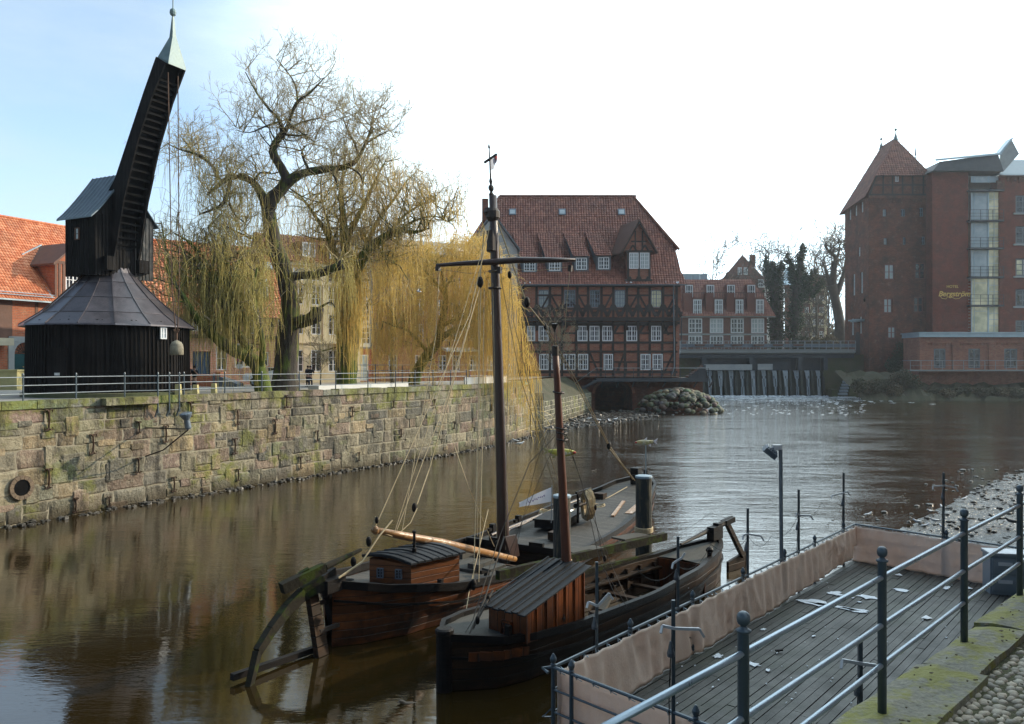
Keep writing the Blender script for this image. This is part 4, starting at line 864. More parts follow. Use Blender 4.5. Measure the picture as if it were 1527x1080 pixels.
# walkway along the mill front with railing and stairs
WK = thing('walkway', 'dark steel footbridge with railing running along the mill front', 'footbridge', (0, DM-2.6, 0))
b = MB(); x0_, x1_ = xm(886), xm(1050); b.box(x0_, x1_, 0, 2.45, 4.35, 4.7); b.box(x0_, x1_, -.06, 0, 4.2, 4.75)
for k in range(8): x = x0_+1+k*2.2; b.beam((x, 2.4, 3.4), (x, .3, 4.3), .15)
obj('deck', b, M['bridge_steel'], WK)
b = MB()
for k in range(8): b.box(x0_-.45*(k+1), x0_-.45*k, 0, 2.2, 4.35-.28*(k+1), 4.5-.28*(k+1))
b.beam((x0_, -.03, 4.4), (x0_-3.7, -.03, 2.2), .1, .35); obj('stairs', b, M['bridge_steel'], WK)
b = MB()
for k in range(7): b.box(xm(1012)+.5+.4*k, xm(1012)+.9+.4*k, .2, 2.2, 4.7, 4.75+.3*k)
obj('steps', b, M['bridge_steel'], WK)
b = MB(); n = 12
for i in range(n+1): x = x0_+(x1_-x0_)*i/n; b.box(x-.04, x+.04, -.05, .03, 4.7, 6.1)
for z in (5.1, 5.5): b.box(x0_, x1_, -.025, .005, z-.02, z+.02)
obj('railing', b, M['bridge_steel'], WK)
b = MB(); b.tube([(x0_-3.8, -.01, 3.4), (x0_, -.01, 6.12), (x1_, -.01, 6.12)], .05, 5); obj('handrail', b, M['rail_thin'], WK)
# boulder mound
BM_ = thing('boulder_mound', 'mound of round mossy boulders piled against the mill base', 'boulders', (xm(1000), 110.0, 0), kind='stuff')
b = MB(); rs = random.Random(12); n = 0
while n < 300:
    u, v = rs.uniform(-5.8, 5.8), rs.uniform(-4.5, 4.5); e = 1-(u/5.9)**2-(v/4.6)**2
    if e < 0: continue
    z = 3.7*math.sqrt(e)-.6; r = rs.uniform(.28, .62); b.col = tuple(q*rs.uniform(.5, 1.4) for q in (.5, .5, .42)); b.blob((u, v, z), (r, r*.85, r*.7), 7, 5, .12, rs); n += 1
obj('boulders', b, M['boulder'], BM_, True)
# ================================================================== WEIR AND ROAD BRIDGE (foot at y = 168)
DW = 168.0
def xw(px): return X(px, DW)
def zw(py): return Z(py, DW)
WE = thing('weir', 'weir of eleven narrow waterfalls under the road bridge', 'weir', (0, DW, 0))
b = MB(); x0_, x1_ = xw(1048), xw(1226); b.box(x0_, x1_, 0, 2, -.5, zw(553)); obj('weir_wall', b, M['wet_wall'], WE)
b = MB(); n = 11
for i in range(n+1): x = x0_+(x1_-x0_)*i/n; b.hexa([(x-.25, -1.4, -.5), (x+.25, -1.4, -.5), (x+.25, 0, -.5), (x-.25, 0, -.5)], [(x-.25, -.35, zw(552)), (x+.25, -.35, zw(552)), (x+.25, 0, zw(552)), (x-.25, 0, zw(552))])
obj('buttress', b, M['wet_wall'], WE)
rs = random.Random(6)
for i in range(n):
    b = MB(); c = x0_+(x1_-x0_)*(i+.55)/n; w0, w1 = .5, .34; z0 = zw(553); K = 10
    for k in range(K):
        def rw_(t): w_ = (w0*(1-t)**2+w1*(1-(1-t)**2)*.9)+.04*math.sin(5*t+i); y = -.15-1.15*t**.55; return w_, y, z0+.05-(z0+.2)*t
        a_, ya, za_ = rw_(k/K); c_, yb, zb__ = rw_((k+1)/K)
        for s in range(6):
            if (s*7+i*3+k//3) % 5 == 0 and k > 1: continue
            u0, u1 = s/6*2-1, (s+1)/6*2-1; f = lambda u: .05*math.cos(u*9+i*2)
            b.quad((c+a_*u0, ya-f(u0), za_), (c+c_*u0, yb-f(u0), zb__), (c+c_*u1, yb-f(u1), zb__), (c+a_*u1, ya-f(u1), za_))
    obj('waterfall', b, M['fall'], WE, True)
b = MB(); 
for i in range(260):
    x = rs.uniform(x0_-1, x1_+.5); b.blob((x, -1.5+rs.gauss(0, .35), .02), (rs.uniform(.2, .7), .25, rs.uniform(.08, .3)), 6, 3, .3, rs)
tag(obj('foam', b, M['foam'], WE, True), kind='stuff')
obj('side_wall', MB().box(xw(1226), xw(1290), -.6, 3, -.5, zw(529)), M['moss_wall'], WE); obj('side_wall', MB().box(xw(1003), xw(1048)-.02, .5, 3, -.5, zw(529)), M['moss_wall'], WE)
b = MB(); c = xw(1254)
for k in range(7):
    t = k/7; z = lerp(zw(559), .3, t); x = c+1.0-2.4*t; b.hexa([(x-.7-.25*t, -1.0-2.6*t-.5, z-.5), (x+.7+.25*t, -1.0-2.6*t-.5, z-.5), (x+.7+.25*t, -1.0-2.6*t, z-.5), (x-.7-.25*t, -1.0-2.6*t, z-.5)], [(x-.7-.25*t, -1.0-2.6*t-.45, z-.1), (x+.7+.25*t, -1.0-2.6*t-.45, z-.1), (x+.7+.25*t, -1.0-2.6*t, z), (x-.7-.25*t, -1.0-2.6*t, z)])
obj('fish_ladder', b, M['fall'], WE)
b = MB(); b.box(c-3.4, c-2.2, -3.8, -.6, -.5, 1.6); b.hexa([(c-.2, -4, -.5), (c+3.6, -4, -.5), (c+3.6, -.6, -.5), (c+1.6, -.6, -.5)], [(c+.2, -3.6, .8), (c+3.2, -3.6, .8), (c+3.2, -.6, zw(562)), (c+2.0, -.6, zw(562))]); obj('ladder_wall', b, M['moss_wall'], WE)
b = MB()
for i in range(60): b.blob((c-1.6+rs.gauss(0, 1.1), -4.6+rs.gauss(0, .8), .0), (rs.uniform(.2, .6), .4, .12), 6, 3, .3, rs)
for i in range(45): b.blob((xw(1328)+rs.gauss(0, 1.5), -10+rs.gauss(0, .6), .0), (rs.uniform(.2, .6), .3, rs.uniform(.06, .22)), 6, 3, .3, rs)
tag(obj('splash_foam', b, M['foam'], WE, True), kind='stuff')
b = MB()
for i in range(620):
    x = rs.uniform(xw(1052), xw(1285)); y = -2-abs(rs.gauss(0, 9)); u = rs.uniform(.15, .8); b.blob((x, y, -.012), (u, rs.uniform(.06, .22), .035), 6, 3, .35, rs)
for i in range(260):
    x = rs.uniform(xw(1000), xw(1290)); y = -rs.uniform(8, 62); u = rs.uniform(.08, .4); b.blob((x*(DW+y)/DW, y, -.012), (u, rs.uniform(.04, .12), .03), 6, 3, .35, rs)
tag(obj('foam_and_glitter', b, M['foam'], WE, True), kind='stuff')  # drifting foam, with glitter of light on the ripples also modelled as white flecks
BR = thing('road_bridge', 'long low road bridge with steel railings crossing above the weir', 'bridge', (0, DW-1.5, 0))
b = MB(); xa, xb = xw(1012), xw(1270); b.box(xa, xb, 0, 8, zw(528), zw(521)); b.box(xa, xb, -.5, -.01, zw(526.5), zw(523.5)); obj('deck', b, M['concrete'], BR)
b = MB(); b.box(xa, xb, .25, .8, zw(545) if False else zw(534), zw(528)-.01); 
for px in (1048, 1118, 1190, 1228): b.box(xw(px)-.4, xw(px)+.4, .3, 7, 5.5, zw(528)-.02)
b.box(xw(1049), xw(1225), 1.9, 2.1, zw(553)-.3, zw(528)-.03); obj('girder_and_dark_sheet', b, M['bridge_steel'], BR)  # last box is an added dark sheet standing in for shade under the deck
b = MB(); b.box(xw(1048), xw(1118.5), .05, .24, zw(552), zw(543.5)); b.box(xw(1127), xw(1149), .05, .24, zw(551.5), zw(543)); obj('sluice_board', b, M['plinth'], BR)
b = MB(); b.box(xa, xb, -.2, -.1, zw(521)+.35, zw(521)+1.0); obj('parapet_band', b, M['grey_paint'], BR)
b = MB(); n = 24
for i in range(n+1): x = xa+(xb-xa)*i/n; b.box(x-.05, x+.05, -.46, -.36, zw(523), zw(509)+.0)
for z in (zw(509), zw(513.5), zw(518)): b.box(xa, xb, -.44, -.38, z-.045, z+.045)
for i in range(n+1): x = xa+(xb-xa)*i/n; b.box(x-.05, x+.05, 7.4, 7.5, zw(523), zw(507.5))
b.box(xa, xb, 7.42, 7.48, zw(507.5)-.05, zw(507.5)+.05); obj('railing', b, M['rail_thin'], BR)
for px in (1040, 1068, 1095, 1127, 1155, 1185):
    b = MB(); x = xw(px); b.hexa([(x-.9, -.85, zw(516.5)), (x+.9, -.85, zw(516.5)), (x+.9, -.46, zw(516.5)), (x-.9, -.46, zw(516.5))], [(x-1.1, -.9, zw(514)), (x+1.1, -.9, zw(514)), (x+1.1, -.46, zw(514)), (x-1.1, -.46, zw(514))])
    fb = obj('flower_box', b, M['timber_brown'], BR)
# ================================================================== SMALL DORMERED HOUSE AND HOUSES BEHIND THE BRIDGE
DH = 192.0
def xh(px): return X(px, DH)
def zh_(py): return Z(py, DH)
HH = thing('dormered_house', 'low brick house with four tall white dormer windows beyond the weir', 'house', (0, DH, 0))
cols = [(1026.5, 1047), (1058.5, 1078.5), (1089.5, 1109), (1120, 1139.5)]
ops = []
for a, c in cols: ops += [(xh(a), xh(c), zh_(497), zh_(475)), (xh(a), xh(c), zh_(518), zh_(500.5))]
b = MB(); facade(b, xh(1008), xh(1139.8)+.6, 8.6, zh_(472), ops, depth=.3); b.quad((xh(1139.8)+.6, 0, 8.6), (xh(1139.8)+.6, 12, 8.6), (xh(1139.8)+.6, 12, zh_(472)), (xh(1139.8)+.6, 0, zh_(472))); obj('wall', b, M['brick_far'], HH)
b = MB(); b.box(xh(1008), xh(1140)+.6, -.06, 0, zh_(500), zh_(497.6)); b.box(xh(1008), xh(1155), -.7, .1, zh_(473.5), zh_(471.5)); obj('band', b, M['plinth'], HH)
for k, q in enumerate(ops): window(HH, *q, 0, 4, 2 if k % 2 else 3, fw=.28, rec=-.02, gm=(M['glass_pale'] if k in (2, 6) else M['glass']))
b = MB(); rsd = 0
roof_tiles(b, (xh(1006), -.8, zh_(472)), (xh(1155), -.8, zh_(472)), (xh(1146), 1.2, zh_(448)), (xh(1008), 1.2, zh_(448)), .6, .6, .07, .07, 1)
roof_tiles(b, (xh(1008), 1.2, zh_(448)), (xh(1146), 1.2, zh_(448)), (xh(1128), 4.5, zh_(414)), (xh(1011), 4.5, zh_(414)), .6, .6, .07, .07, 2)
b.col = (.3,)*3; b.quad((xh(1155), -.8, zh_(472)), (xh(1155), 12, zh_(472)), (xh(1128), 7, zh_(414)), (xh(1128), 4.5, zh_(414))); b.quad((xh(1006), 13, zh_(472)), (xh(1006), -.8, zh_(472)), (xh(1011), 4.5, zh_(414)), (xh(1011), 7, zh_(414))); b.quad((xh(1011), 4.5, zh_(414)), (xh(1128), 4.5, zh_(414)), (xh(1128), 7, zh_(414)), (xh(1011), 7, zh_(414))); obj('roof', b, M['tile_far'], HH)
for a, c in cols:
    x0_, x1_ = xh(a+5.5), xh(c-.5); b = MB(); b.box(x0_, x1_, -.45, 3.5, zh_(472), zh_(445.5)); dm = obj('dormer', b, M['brick_far'], HH); window(HH, x0_+.15, x1_-.15, zh_(470.5), zh_(447), -.5, 4, 3, fw=.26, rec=0)
    b = MB(); b.box(x0_-.3, x1_+.4, -.6, 3, zh_(445.5), zh_(444)); b.box(x0_-1.9, x0_-.02, -.3, 3.2, zh_(471), zh_(437)); obj('balcony_floor', b, M['tile_far'], dm)
    b = MB(); x2, x3 = xh(a-3.3), xh(a+9.5); b.box(x2, x3, 1.6, 5.2, zh_(445), zh_(423)); obj('upper_dormer', b, M['tile_far'], dm); window(HH, x2+.1, x3-.1, zh_(443), zh_(424), 1.5, 3, 2, fw=.24, rec=0)
    b = MB(); 
    for k in range(6): x = x0_+.2+(x1_-x0_+.8)*k/5; b.box(x-.05, x+.05, -.62, -.54, zh_(444), zh_(437))
    b.box(x0_, x1_+1.1, -.62, -.54, zh_(437)-.05, zh_(437)+.08); obj('balcony_rail', b, M['timber_brown'], dm)
b = MB()
for px in (1022, 1033.5, 1045, 1057.5): b.box(xh(px)-.8, xh(px)+.8, 5, 7, zh_(414), zh_(406)); b.box(xh(px)-.9, xh(px)+.9, 4.9, 7.1, zh_(406), zh_(405))
obj('roof_unit', b, M['metal_roof'], HH)
b = MB(); b.tube([(xh(1016), -.3, zh_(472)), (xh(1016), -.2, 8.8)], .12, 6); obj('downpipe', b, M['bridge_steel'], HH)
GH = thing('gabled_brick_house', 'dark brick gable with chimney rising above the dormered house roof', 'house', (0, 232.0, 8.6))
def xg(px): return X(px, 232.)
def zg(py): return Z(py, 232.)-8.6
b = MB(); b.box(xg(1078), xg(1140), 0, 12, 0, zg(415)); b.poly([(xg(1078), 0, zg(415)), (xg(1140), 0, zg(415)), (xg(1107), 0, zg(380))]); obj('wall', b, M['brick_far'], GH)
b = MB(); b.quad((xg(1107), 0, zg(380)), (xg(1142), 0, zg(417)), (xg(1190), 26, zg(417)), (xg(1155), 26, zg(384))); b.quad((xg(1076), 0, zg(417)), (xg(1107), 0, zg(380)), (xg(1155), 26, zg(384)), (xg(1124), 26, zg(417))); obj('roof', b, M['tile_far'], GH)
b = MB(); b.box(xg(1126), xg(1133), 4, 5.5, zg(395), zg(377)); obj('chimney', b, M['brick_dark'], GH)
for a in (1100, 1109): window(GH, xg(a), xg(a+6), zg(410), zg(399), 0, 2, 2, rec=-.05, fw=.25)
window(GH, xg(1130), xg(1139), zg(429), zg(417), 0, 3, 2, rec=-.3, fw=.25)
CB = thing('cream_apartment_block', 'pale hazy apartment block with balconies behind the bare trees', 'apartment block', (0, 250.0, 8.6), 0)
def xc(px): return X(px, 250.)
def zc(py): return Z(py, 250.)-8.6
ops = [(xc(a), xc(a+6), zc(y+9), zc(y)) for a in (1188, 1200, 1212, 1222) for y in (440, 458, 476, 494)]
b = MB(); facade(b, xc(1170), xc(1234), 0, zc(425), ops, depth=.5); b.box(xc(1195), xc(1234), .1, 10, zc(425), zc(412)); b.quad((xc(1234), 0, 0), (xc(1234), 12, 0), (xc(1234), 12, zc(425)), (xc(1234), 0, zc(425))); obj('wall', b, M['brick_far'], CB)
b = MB()
for y in (432, 451, 469, 487, 505): b.box(xc(1178), xc(1234), -.9, -.02, zc(y+1.8), zc(y-1.8))
for a in (1184, 1208, 1229): b.box(xc(a), xc(a+3.5), -.2, -.03, 0, zc(428))
obj('balcony', b, M['cream'], CB)
for q in ops: window(CB, *q, 0, 2, 2, fw=.22)
b = MB(); b.hexa([(xc(1165), -.5, zc(425)), (xc(1196), -.5, zc(425)), (xc(1196), 12, zc(425)), (xc(1165), 12, zc(425))], [(xc(1172), 4, zc(397)), (xc(1190), 4, zc(397)), (xc(1190), 8, zc(397)), (xc(1172), 8, zc(397))]); b.box(xc(1193), xc(1236), 0, 11, zc(412), zc(410)); obj('roof', b, M['metal_roof'], CB)
b = MB(); b.box(xc(1150), xc(1172), 2, 9, 0, zc(398)); obj('side_wing', b, M['white_plaster'], CB)
# ================================================================== WATER TOWER (front at y = 165)
DT = 165.0
def xt(px): return X(px, DT)
def zt_(py): return Z(py, DT)
TW = thing('brick_tower', 'square old brick water tower with steep red roof and two finials', 'tower', (xt(1296), DT, 0))
ox = xt(1296); Wt = xt(1392)-ox; Dt = 12.0; zE = zt_(291)
def lx(px): return xt(px)-ox
ops = [(lx(a), lx(c), zt_(e), zt_(d)) for a, c, d, e in ((1316.5, 1322, 312, 323), (1343.5, 1350, 312, 323), (1371, 1377, 310, 323), (1318, 1323, 355, 365), (1346.5, 1351, 354, 365), (1374, 1379.5, 353, 365), (1319, 1334, 394, 417), (1364.5, 1380, 392, 416), (1318, 1331, 445, 467), (1362.5, 1377, 443, 466), (1324, 1336, 487, 505))]
b = MB(); facade(b, 0, Wt, -.5, zE, ops, depth=.45)
b.quad((Wt, 0, -.5), (Wt, Dt, -.5), (Wt, Dt, zE), (Wt, 0, zE)); b.quad((Wt, Dt, -.5), (0, Dt, -.5), (0, Dt, zE), (Wt, Dt, zE))
fr = Matrix.Rotation(R(-90), 4, 'Z')              # left side wall, its own frame
b.fr = fr; sops = [(-Dt+a, -Dt+a+1.0, z0, z1) for a, z0, z1 in ((2.2, 38, 40.2), (5.2, 38.3, 40.5), (8.2, 38.5, 40.7), (6.8, 29.5, 31.4), (4.2, 21.5, 26), (8.0, 21.6, 26), (3.5, 13, 16.5), (7.5, 13.2, 16.7))]
sops = [(-q[1], -q[0], q[2], q[3]) for q in sops] if False else sops
b.fr = Matrix.Translation((0, 0, 0)) @ Matrix.Rotation(R(-90), 4, 'Z'); facade(b, -Dt, 0, -.5, zE-.3, sops, depth=.4); b.fr = None
obj('wall', b, M['brick_dark'], TW)
wm = M['grey_paint']; wmr = plain('frame_brown', (.16, .06, .05), (.2, .08, .07), 4, .5)
for k, q in enumerate(ops): window(TW, *q, 0, 2, 2, fm=(wmr if k in (6, 7, 8, 9, 10) else M['grey_paint']), gm=(M['curtain'] if k in (0, 3, 6, 8, 10) else M['glass']), rec=.3, fw=.22 if k > 5 else .12)
for q in sops:
    a = window(TW, 0, q[1]-q[0], q[2], q[3], 0, 2, 3, gm=M['curtain'], rec=0, fw=.12); a.rotation_euler = (0, 0, R(-90)); a.location = (.25, -(q[0]+q[1])/2, q[2])
# recessed arched panels, corbel frieze, ledges
b = MB()
for px0, px1 in ((1309, 1330), (1338, 1358)):
    pts = arch_pts(lx(px0), lx(px1), zt_(326), zt_(306), 1.0); 
    for i in range(2, len(pts)-1):
        (xa, za_), (xb, zb_) = pts[i], pts[i+1]; b.beam((xa, -.06, za_), (xb, -.06, zb_), .12, .45, up=(0, 0, 1)) if abs(xa-xb) > .3 else b.beam((xa, -.06, za_), (xb, -.06, zb_), .12, .45, up=(1, 0, 0))
b.box(-.15, Wt+.1, -.22, 0, zt_(296), zt_(292)); b.box(-.1, Wt+.05, -.12, 0, zt_(307)+.9, zt_(304)+.9)
for k in range(26):
    x = .25+k*(Wt-.4)/26; b.box(x, x+.24, -.2, 0, zt_(303), zt_(296)-.02)
obj('corbel_frieze', b, M['brick_dark'], TW)
b = MB(); zg0, zg1 = zE, zt_(261); g0, g1 = lx(1309)+.4, lx(1385)
b.poly([(.1, .05, zg0), (Wt, .05, zg0), (g1, .05, zg1), (g0-.6, .05, zg1)]); obj('gable_panel', b, M['brick_dark'], TW)
b = MB()
for px in (1317, 1331, 1346, 1361, 1377): b.box(lx(px)-.15, lx(px)+.15, -.03, .06, zg0, zg1)
b.box(.8, Wt, -.04, .06, zt_(277), zt_(275)); b.box(0, Wt, -.05, .06, zg0-.1, zg0+.25); b.box(g0-.6, g1, -.05, .06, zg1-.3, zg1); b.beam((.1, 0, zg0), (g0-.7, 0, zg1), .3, .1, up=(0, 1, 0)); b.beam((Wt, 0, zg0), (g1, 0, zg1), .3, .1, up=(0, 1, 0)); obj('timber_frame', b, M['timber_black'], TW)
window(TW, lx(1335), lx(1340), zt_(271), zt_(262), 0, 2, 2, fw=.12)
zp = Z(207, 168.5); pk = X(1336, 168.5)-ox; zq = Z(222, 175.5); pk2 = X(1317, 175.5)-ox; sx_ = (g0-.6-.3+0)/1.0
b = MB()
roof_tiles(b, (g0-1.1, -.5, zg1-.25), (g1+.5, -.5, zg1-.25), (pk+.02, 3.6, zp), (pk-.02, 3.6, zp), .5, .5, .08, .07, 1)
b.col = (.4,)*3
eL = (-.6, zE-1.6)
# left slope: eave along y, ridge from front peak to rear peak
def Lq(y, z): 
    return None
roof_tiles(b, (-1.1, Dt+.4, zE-1.8), (-.75, -.15, zE-.3), (pk, 3.6, zp), (pk, 10.4, zp-.1), .5, .5, .08, .07, 2)
b.col = (.35,)*3; b.poly([(-.75, -.15, zE-.3), (g0-1.1, -.5, zg1-.25), (pk, 3.6, zp+.02)])
b.poly([(Wt+.6, -.15, zE-.3), (Wt+.7, Dt+.4, zE-.6), (pk, 10.4, zp), (pk, 3.6, zp)]); b.poly([(g1+.5, -.5, zg1-.25), (Wt+.6, -.15, zE-.3), (pk, 3.6, zp)]); b.poly([(Wt+.7, Dt+.4, zE-.6), (-1.1, Dt+.4, zE-1.8), (pk, 10.4, zp)])
ridge_tiles(b, (pk, 3.6, zp+.05), (pk, 10.4, zp-.05), .2); ridge_tiles(b, (pk, 3.6, zp), (g0-1.1, -.5, zg1-.2), .16); obj('roof', b, M['tile_mill'], TW)
for y, z in ((3.6, zp), (10.2, zp-.1)):
    b = MB(); b.lathe((pk, y, z-.3), ((.5, 0), (.28, .9), (.12, 1.3), (.06, 1.9), (.28, 2.1), (.3, 2.3), (.05, 2.5), (.03, 3.3)), 8); obj('finial', b, M['copper'], TW)
b = MB(); b.box(-1.8, -.02, 2, 6, zt_(477), zt_(475)); b.box(-1.4, -.02, 2.2, 5.8, zt_(478.5), zt_(477)); obj('door_canopy', b, M['metal_roof'], TW)
b = MB(); b.tube([(-.02, .6, zt_(440)), (-.7, .6, zt_(443)), (-.7, .6, zt_(446))], .06, 5); b.lathe((-.7, .6, zt_(450)), ((.1, 0), (.3, .5), (.1, .8)), 8); obj('wall_lamp', b, M['iron'], TW)
b = MB()
for k in range(1, 10): t0, t1 = math.pi*(k-1)/9, math.pi*k/9; b.box(-.05, -.02, 5.4-1.1*math.cos(t0)-.0, 5.4-1.1*math.cos(t1), 8.6, zt_(500)+.9*math.sin((t0+t1)/2))
obj('door', b, M['timber_black'], TW)
# ================================================================== HOTEL
DO = 162.5
def xo(px): return X(px, DO)
def zo(py): return Z(py, DO)
HO = thing('hotel', 'red brick hotel with glazed lift shaft and gold lettering beside the tower', 'hotel', (0, DO, 0))
b = MB(); zs = zo(257)
b.quad((xo(1392), 0, 0), (xo(1444), 0, 0), (xo(1444), 0, zs), (xo(1390), 0, zs)); b.quad((xo(1391), 14, 0), (xo(1391), 0, 0), (xo(1390), 0, zs), (xo(1390), 14, zs)); obj('shaft_wall', b, M['brick_smooth'], HO)
b = MB()
for k in range(17): z = zo(497)+k*(zo(418)-zo(497))/17; b.box(xo(1396), xo(1447), -.07, -.01, z, z+.42)
obj('brick_band', b, M['brick_smooth'], HO)
wins = []
for y0_, y1_ in ((292, 318), (338, 364), (386, 412), (431.5, 457), (478, 500)): wins += [(xo(1513), xo(1536), zo(y1_), zo(y0_)), (xo(1556), xo(1578), zo(y1_), zo(y0_))]
b = MB(); facade(b, xo(1489), xo(1640), 0, zo(262), wins, y=-.3, depth=.5); b.quad((xo(1489), 3, 0), (xo(1489), -.3, 0), (xo(1489), -.3, zo(262)), (xo(1489), 3, zo(262))); obj('wall', b, M['brick_smooth'], HO)
b = MB(); b.box(xo(1489), xo(1640), -.6, -.3, zo(265), zo(261))
for k in range(30): x = xo(1500)+k*.75; b.box(x, x+.4, -.5, -.3, zo(271)-.3*(k % 2), zo(265))
b.box(xo(1484), xo(1496), -.55, -.3, zo(287), zo(270)); obj('cornice', b, M['brick_dark'], HO)
for k, q in enumerate(wins): window(HO, *q, -.3, 2, 3, fm=M['slate'], gm=M['glass'] if k != 4 else M['lit_room'], rec=.2, fw=.3, arched=True)
b = MB()
for q in wins: b.box(q[0]-.5, q[1]+.5, -.5, -.3, q[2]-.35, q[2]-.01)
obj('sill', b, M['plinth'], HO)
# glazed lift shaft: frame, floors, glass, balconies
lv = [262, 285, 330, 371, 414, 456, 497]; xs0, xs1, xs2 = [xo(v) for v in (1446, 1473, 1492)]
b = MB(); b.box(xo(1444), xo(1490), 2.8, 3.0, 0, zo(257)); obj('shaft_back', b, M['plinth'], HO)
for k in range(6):
    za_, zb_ = zo(lv[k+1])+.2, zo(lv[k])-.25
    if k == 0: za_ += 1.6
    g_ = MB(); g_.quad((xs0+.5, .06, za_), (xs1, .06, za_), (xs1, .06, zb_), (xs0+.5, .06, zb_)); gp_ = obj('glazing', g_, M['glass_pale'] if k < 4 else M['lit_room'], HO)
    g_ = MB(); g_.box(xs0+.3, xs0+.5, -.02, .1, za_, zb_); g_.box(xs1-.05, xs1+.25, -.02, .1, za_, zb_); g_.box(xs2-.25, xs2, -.02, .1, za_, zb_); g_.box(xs0+.9, xs0+1.0, .0, .08, za_, zb_); g_.box(xs0+.9, xs1-.3, .0, .08, zb_-.9, zb_-.8)
    for j in range(1, 4): z = lerp(za_, zb_, j/4); g_.box(xs1+.25, xs2-.25, 0, .08, z-.05, z+.05)
    g_.box((xs1+xs2)/2-.05, (xs1+xs2)/2+.05, 0, .08, za_, zb_); g_.box(xs0+.3, xs2, -.02, .1, za_-.08, za_); g_.box(xs0+.3, xs2, -.02, .1, zb_, zb_+.08); obj('glazing_frame', g_, M['metal_roof'], gp_)
    g_ = MB(); g_.quad((xs1+.25, .07, za_), (xs2-.2, .07, za_), (xs2-.2, .07, zb_), (xs1+.25, .07, zb_)); obj('side_glazing', g_, M['lit_room'] if k > 0 else M['glass_pale'], gp_)
    g_ = MB(); g_.box(xs0-.6, xs2+.1, -1.1, .1, zo(lv[k+1])-.22, zo(lv[k+1])+.12); obj('floor_slab', g_, M['bridge_steel'], HO)
    if k > 0 and k < 5:
        g_ = MB(); zr_ = zo(lv[k+1])+.12
        for x in (xs0-.5, xs0+1.6, xs0+3.2, xs1+.4, xs2): g_.box(x-.04, x+.04, -1.08, -1.0, zr_, zr_+2.0)
        for z in (2.0, 1.3, .7): g_.box(xs0-.5, xs2+.05, -1.07, -1.02, zr_+z-.035, zr_+z+.035)
        obj('balcony_rail', g_, M['bridge_steel'], HO)
b = MB(); r0, r1 = xo(1386), xo(1481)
b.hexa([(r0, -1.4, zo(257)), (r1+1.5, -1.0, zo(257)), (r1+1.5, 12, zo(257)), (r0, 12, zo(257))], [(r0+1.6, -1.0, zo(243)), (r1+.5, -.8, zo(231)), (r1+.5, 12, zo(231)), (r0+1.6, 12, zo(243))]); obj('roof', b, M['bridge_steel'], HO)
b = MB(); b.hexa([(r0+.5, -1.5, zo(243)), (r1+1, -1.3, zo(233)), (r1+1, 4, zo(224)), (r0+3.2, 4, zo(232))], [(r0+.5, -1.5, zo(240.5)), (r1+1, -1.3, zo(230.5)), (r1+1, 4, zo(221)), (r0+3.2, 4, zo(229))]); obj('roof_sheet', b, M['metal_roof'], HO)
b = MB(); p0 = (xo(1484), 0, zo(232)); b.poly([(xo(1490), -.2, zo(248)), (xo(1490), -.2, zo(228)), (xo(1507), -.2, zo(207)), (xo(1519), -.2, zo(230)), (xo(1494), -.2, zo(258))]); obj('gable', b, M['plinth'], HO)
b = MB(); b.hexa([(xo(1485), -.8, zo(232)), (xo(1489), -.8, zo(232)), (xo(1508), -.8, zo(207.5)), (xo(1505), -.8, zo(207.5))], [(xo(1485), 1.2, zo(232)), (xo(1489), 1.2, zo(232)), (xo(1508), 1.2, zo(207.5)), (xo(1505), 1.2, zo(207.5))]); obj('gable_coping', b, M['metal_roof'], HO)
b = MB(); b.poly([(xo(1486), -.9, zo(263)), (xo(1640), -.9, zo(263)), (xo(1640), 5, zo(229)), (xo(1510), 5, zo(229))]); b.poly([(xo(1486), -.9, zo(263)), (xo(1510), 5, zo(229)), (xo(1510), 9, zo(229)), (xo(1486), 9, zo(263))]); obj('slate_roof', b, M['lead_roof'], HO)
b = MB(); b.lathe((xo(1380), 4, zo(262)), ((.5, 0), (.5, 3), (.2, 3.2), (.08, 5), (.2, 5.3), (.04, 7)), 8); obj('vent_pipe', b, M['metal_roof'], HO)
def text(s, loc, size, m, par, rot=(90, 0, 0), shear=0., ext=.03, name='lettering', offset=0.):
    c = bpy.data.curves.new(name, 'FONT'); c.body = s; c.size = size; c.extrude = ext; c.shear = shear; c.align_x = 'CENTER'; c.offset = offset; c.materials.append(m)
    o = bpy.data.objects.new(name, c); COL.objects.link(o); bpy.context.view_layer.update(); me = bpy.data.meshes.new_from_object(o); bpy.data.objects.remove(o); o = bpy.data.objects.new(name, me); COL.objects.link(o); o.parent = par; o.location = loc; o.rotation_euler = [R(q) for q in rot]; return o
text('HOTEL', (xo(1420), -.12, zo(429.5)), .78, M['gold'], HO, offset=.0)
text('Bergström', (xo(1422.5), -.12, zo(442)), 1.5, M['gold'], HO, shear=.25, offset=.02)
b = MB(); sw = [(xo(1405)+q[0], -.12, zo(446)+q[1]) for q in ((.3, 1.2), (-.4, 1.5), (-.6, .7), (-.1, .1), (.7, .0), (1.1, .5))]; b.tube(sw, .06, 4); sw = [(xo(1424)+q[0], -.12, zo(446)+q[1]) for q in ((-.6, .3), (0, 0), (.8, .1), (1.4, .6))]; b.tube(sw, .06, 4); obj('swash', b, M['gold'], HO)
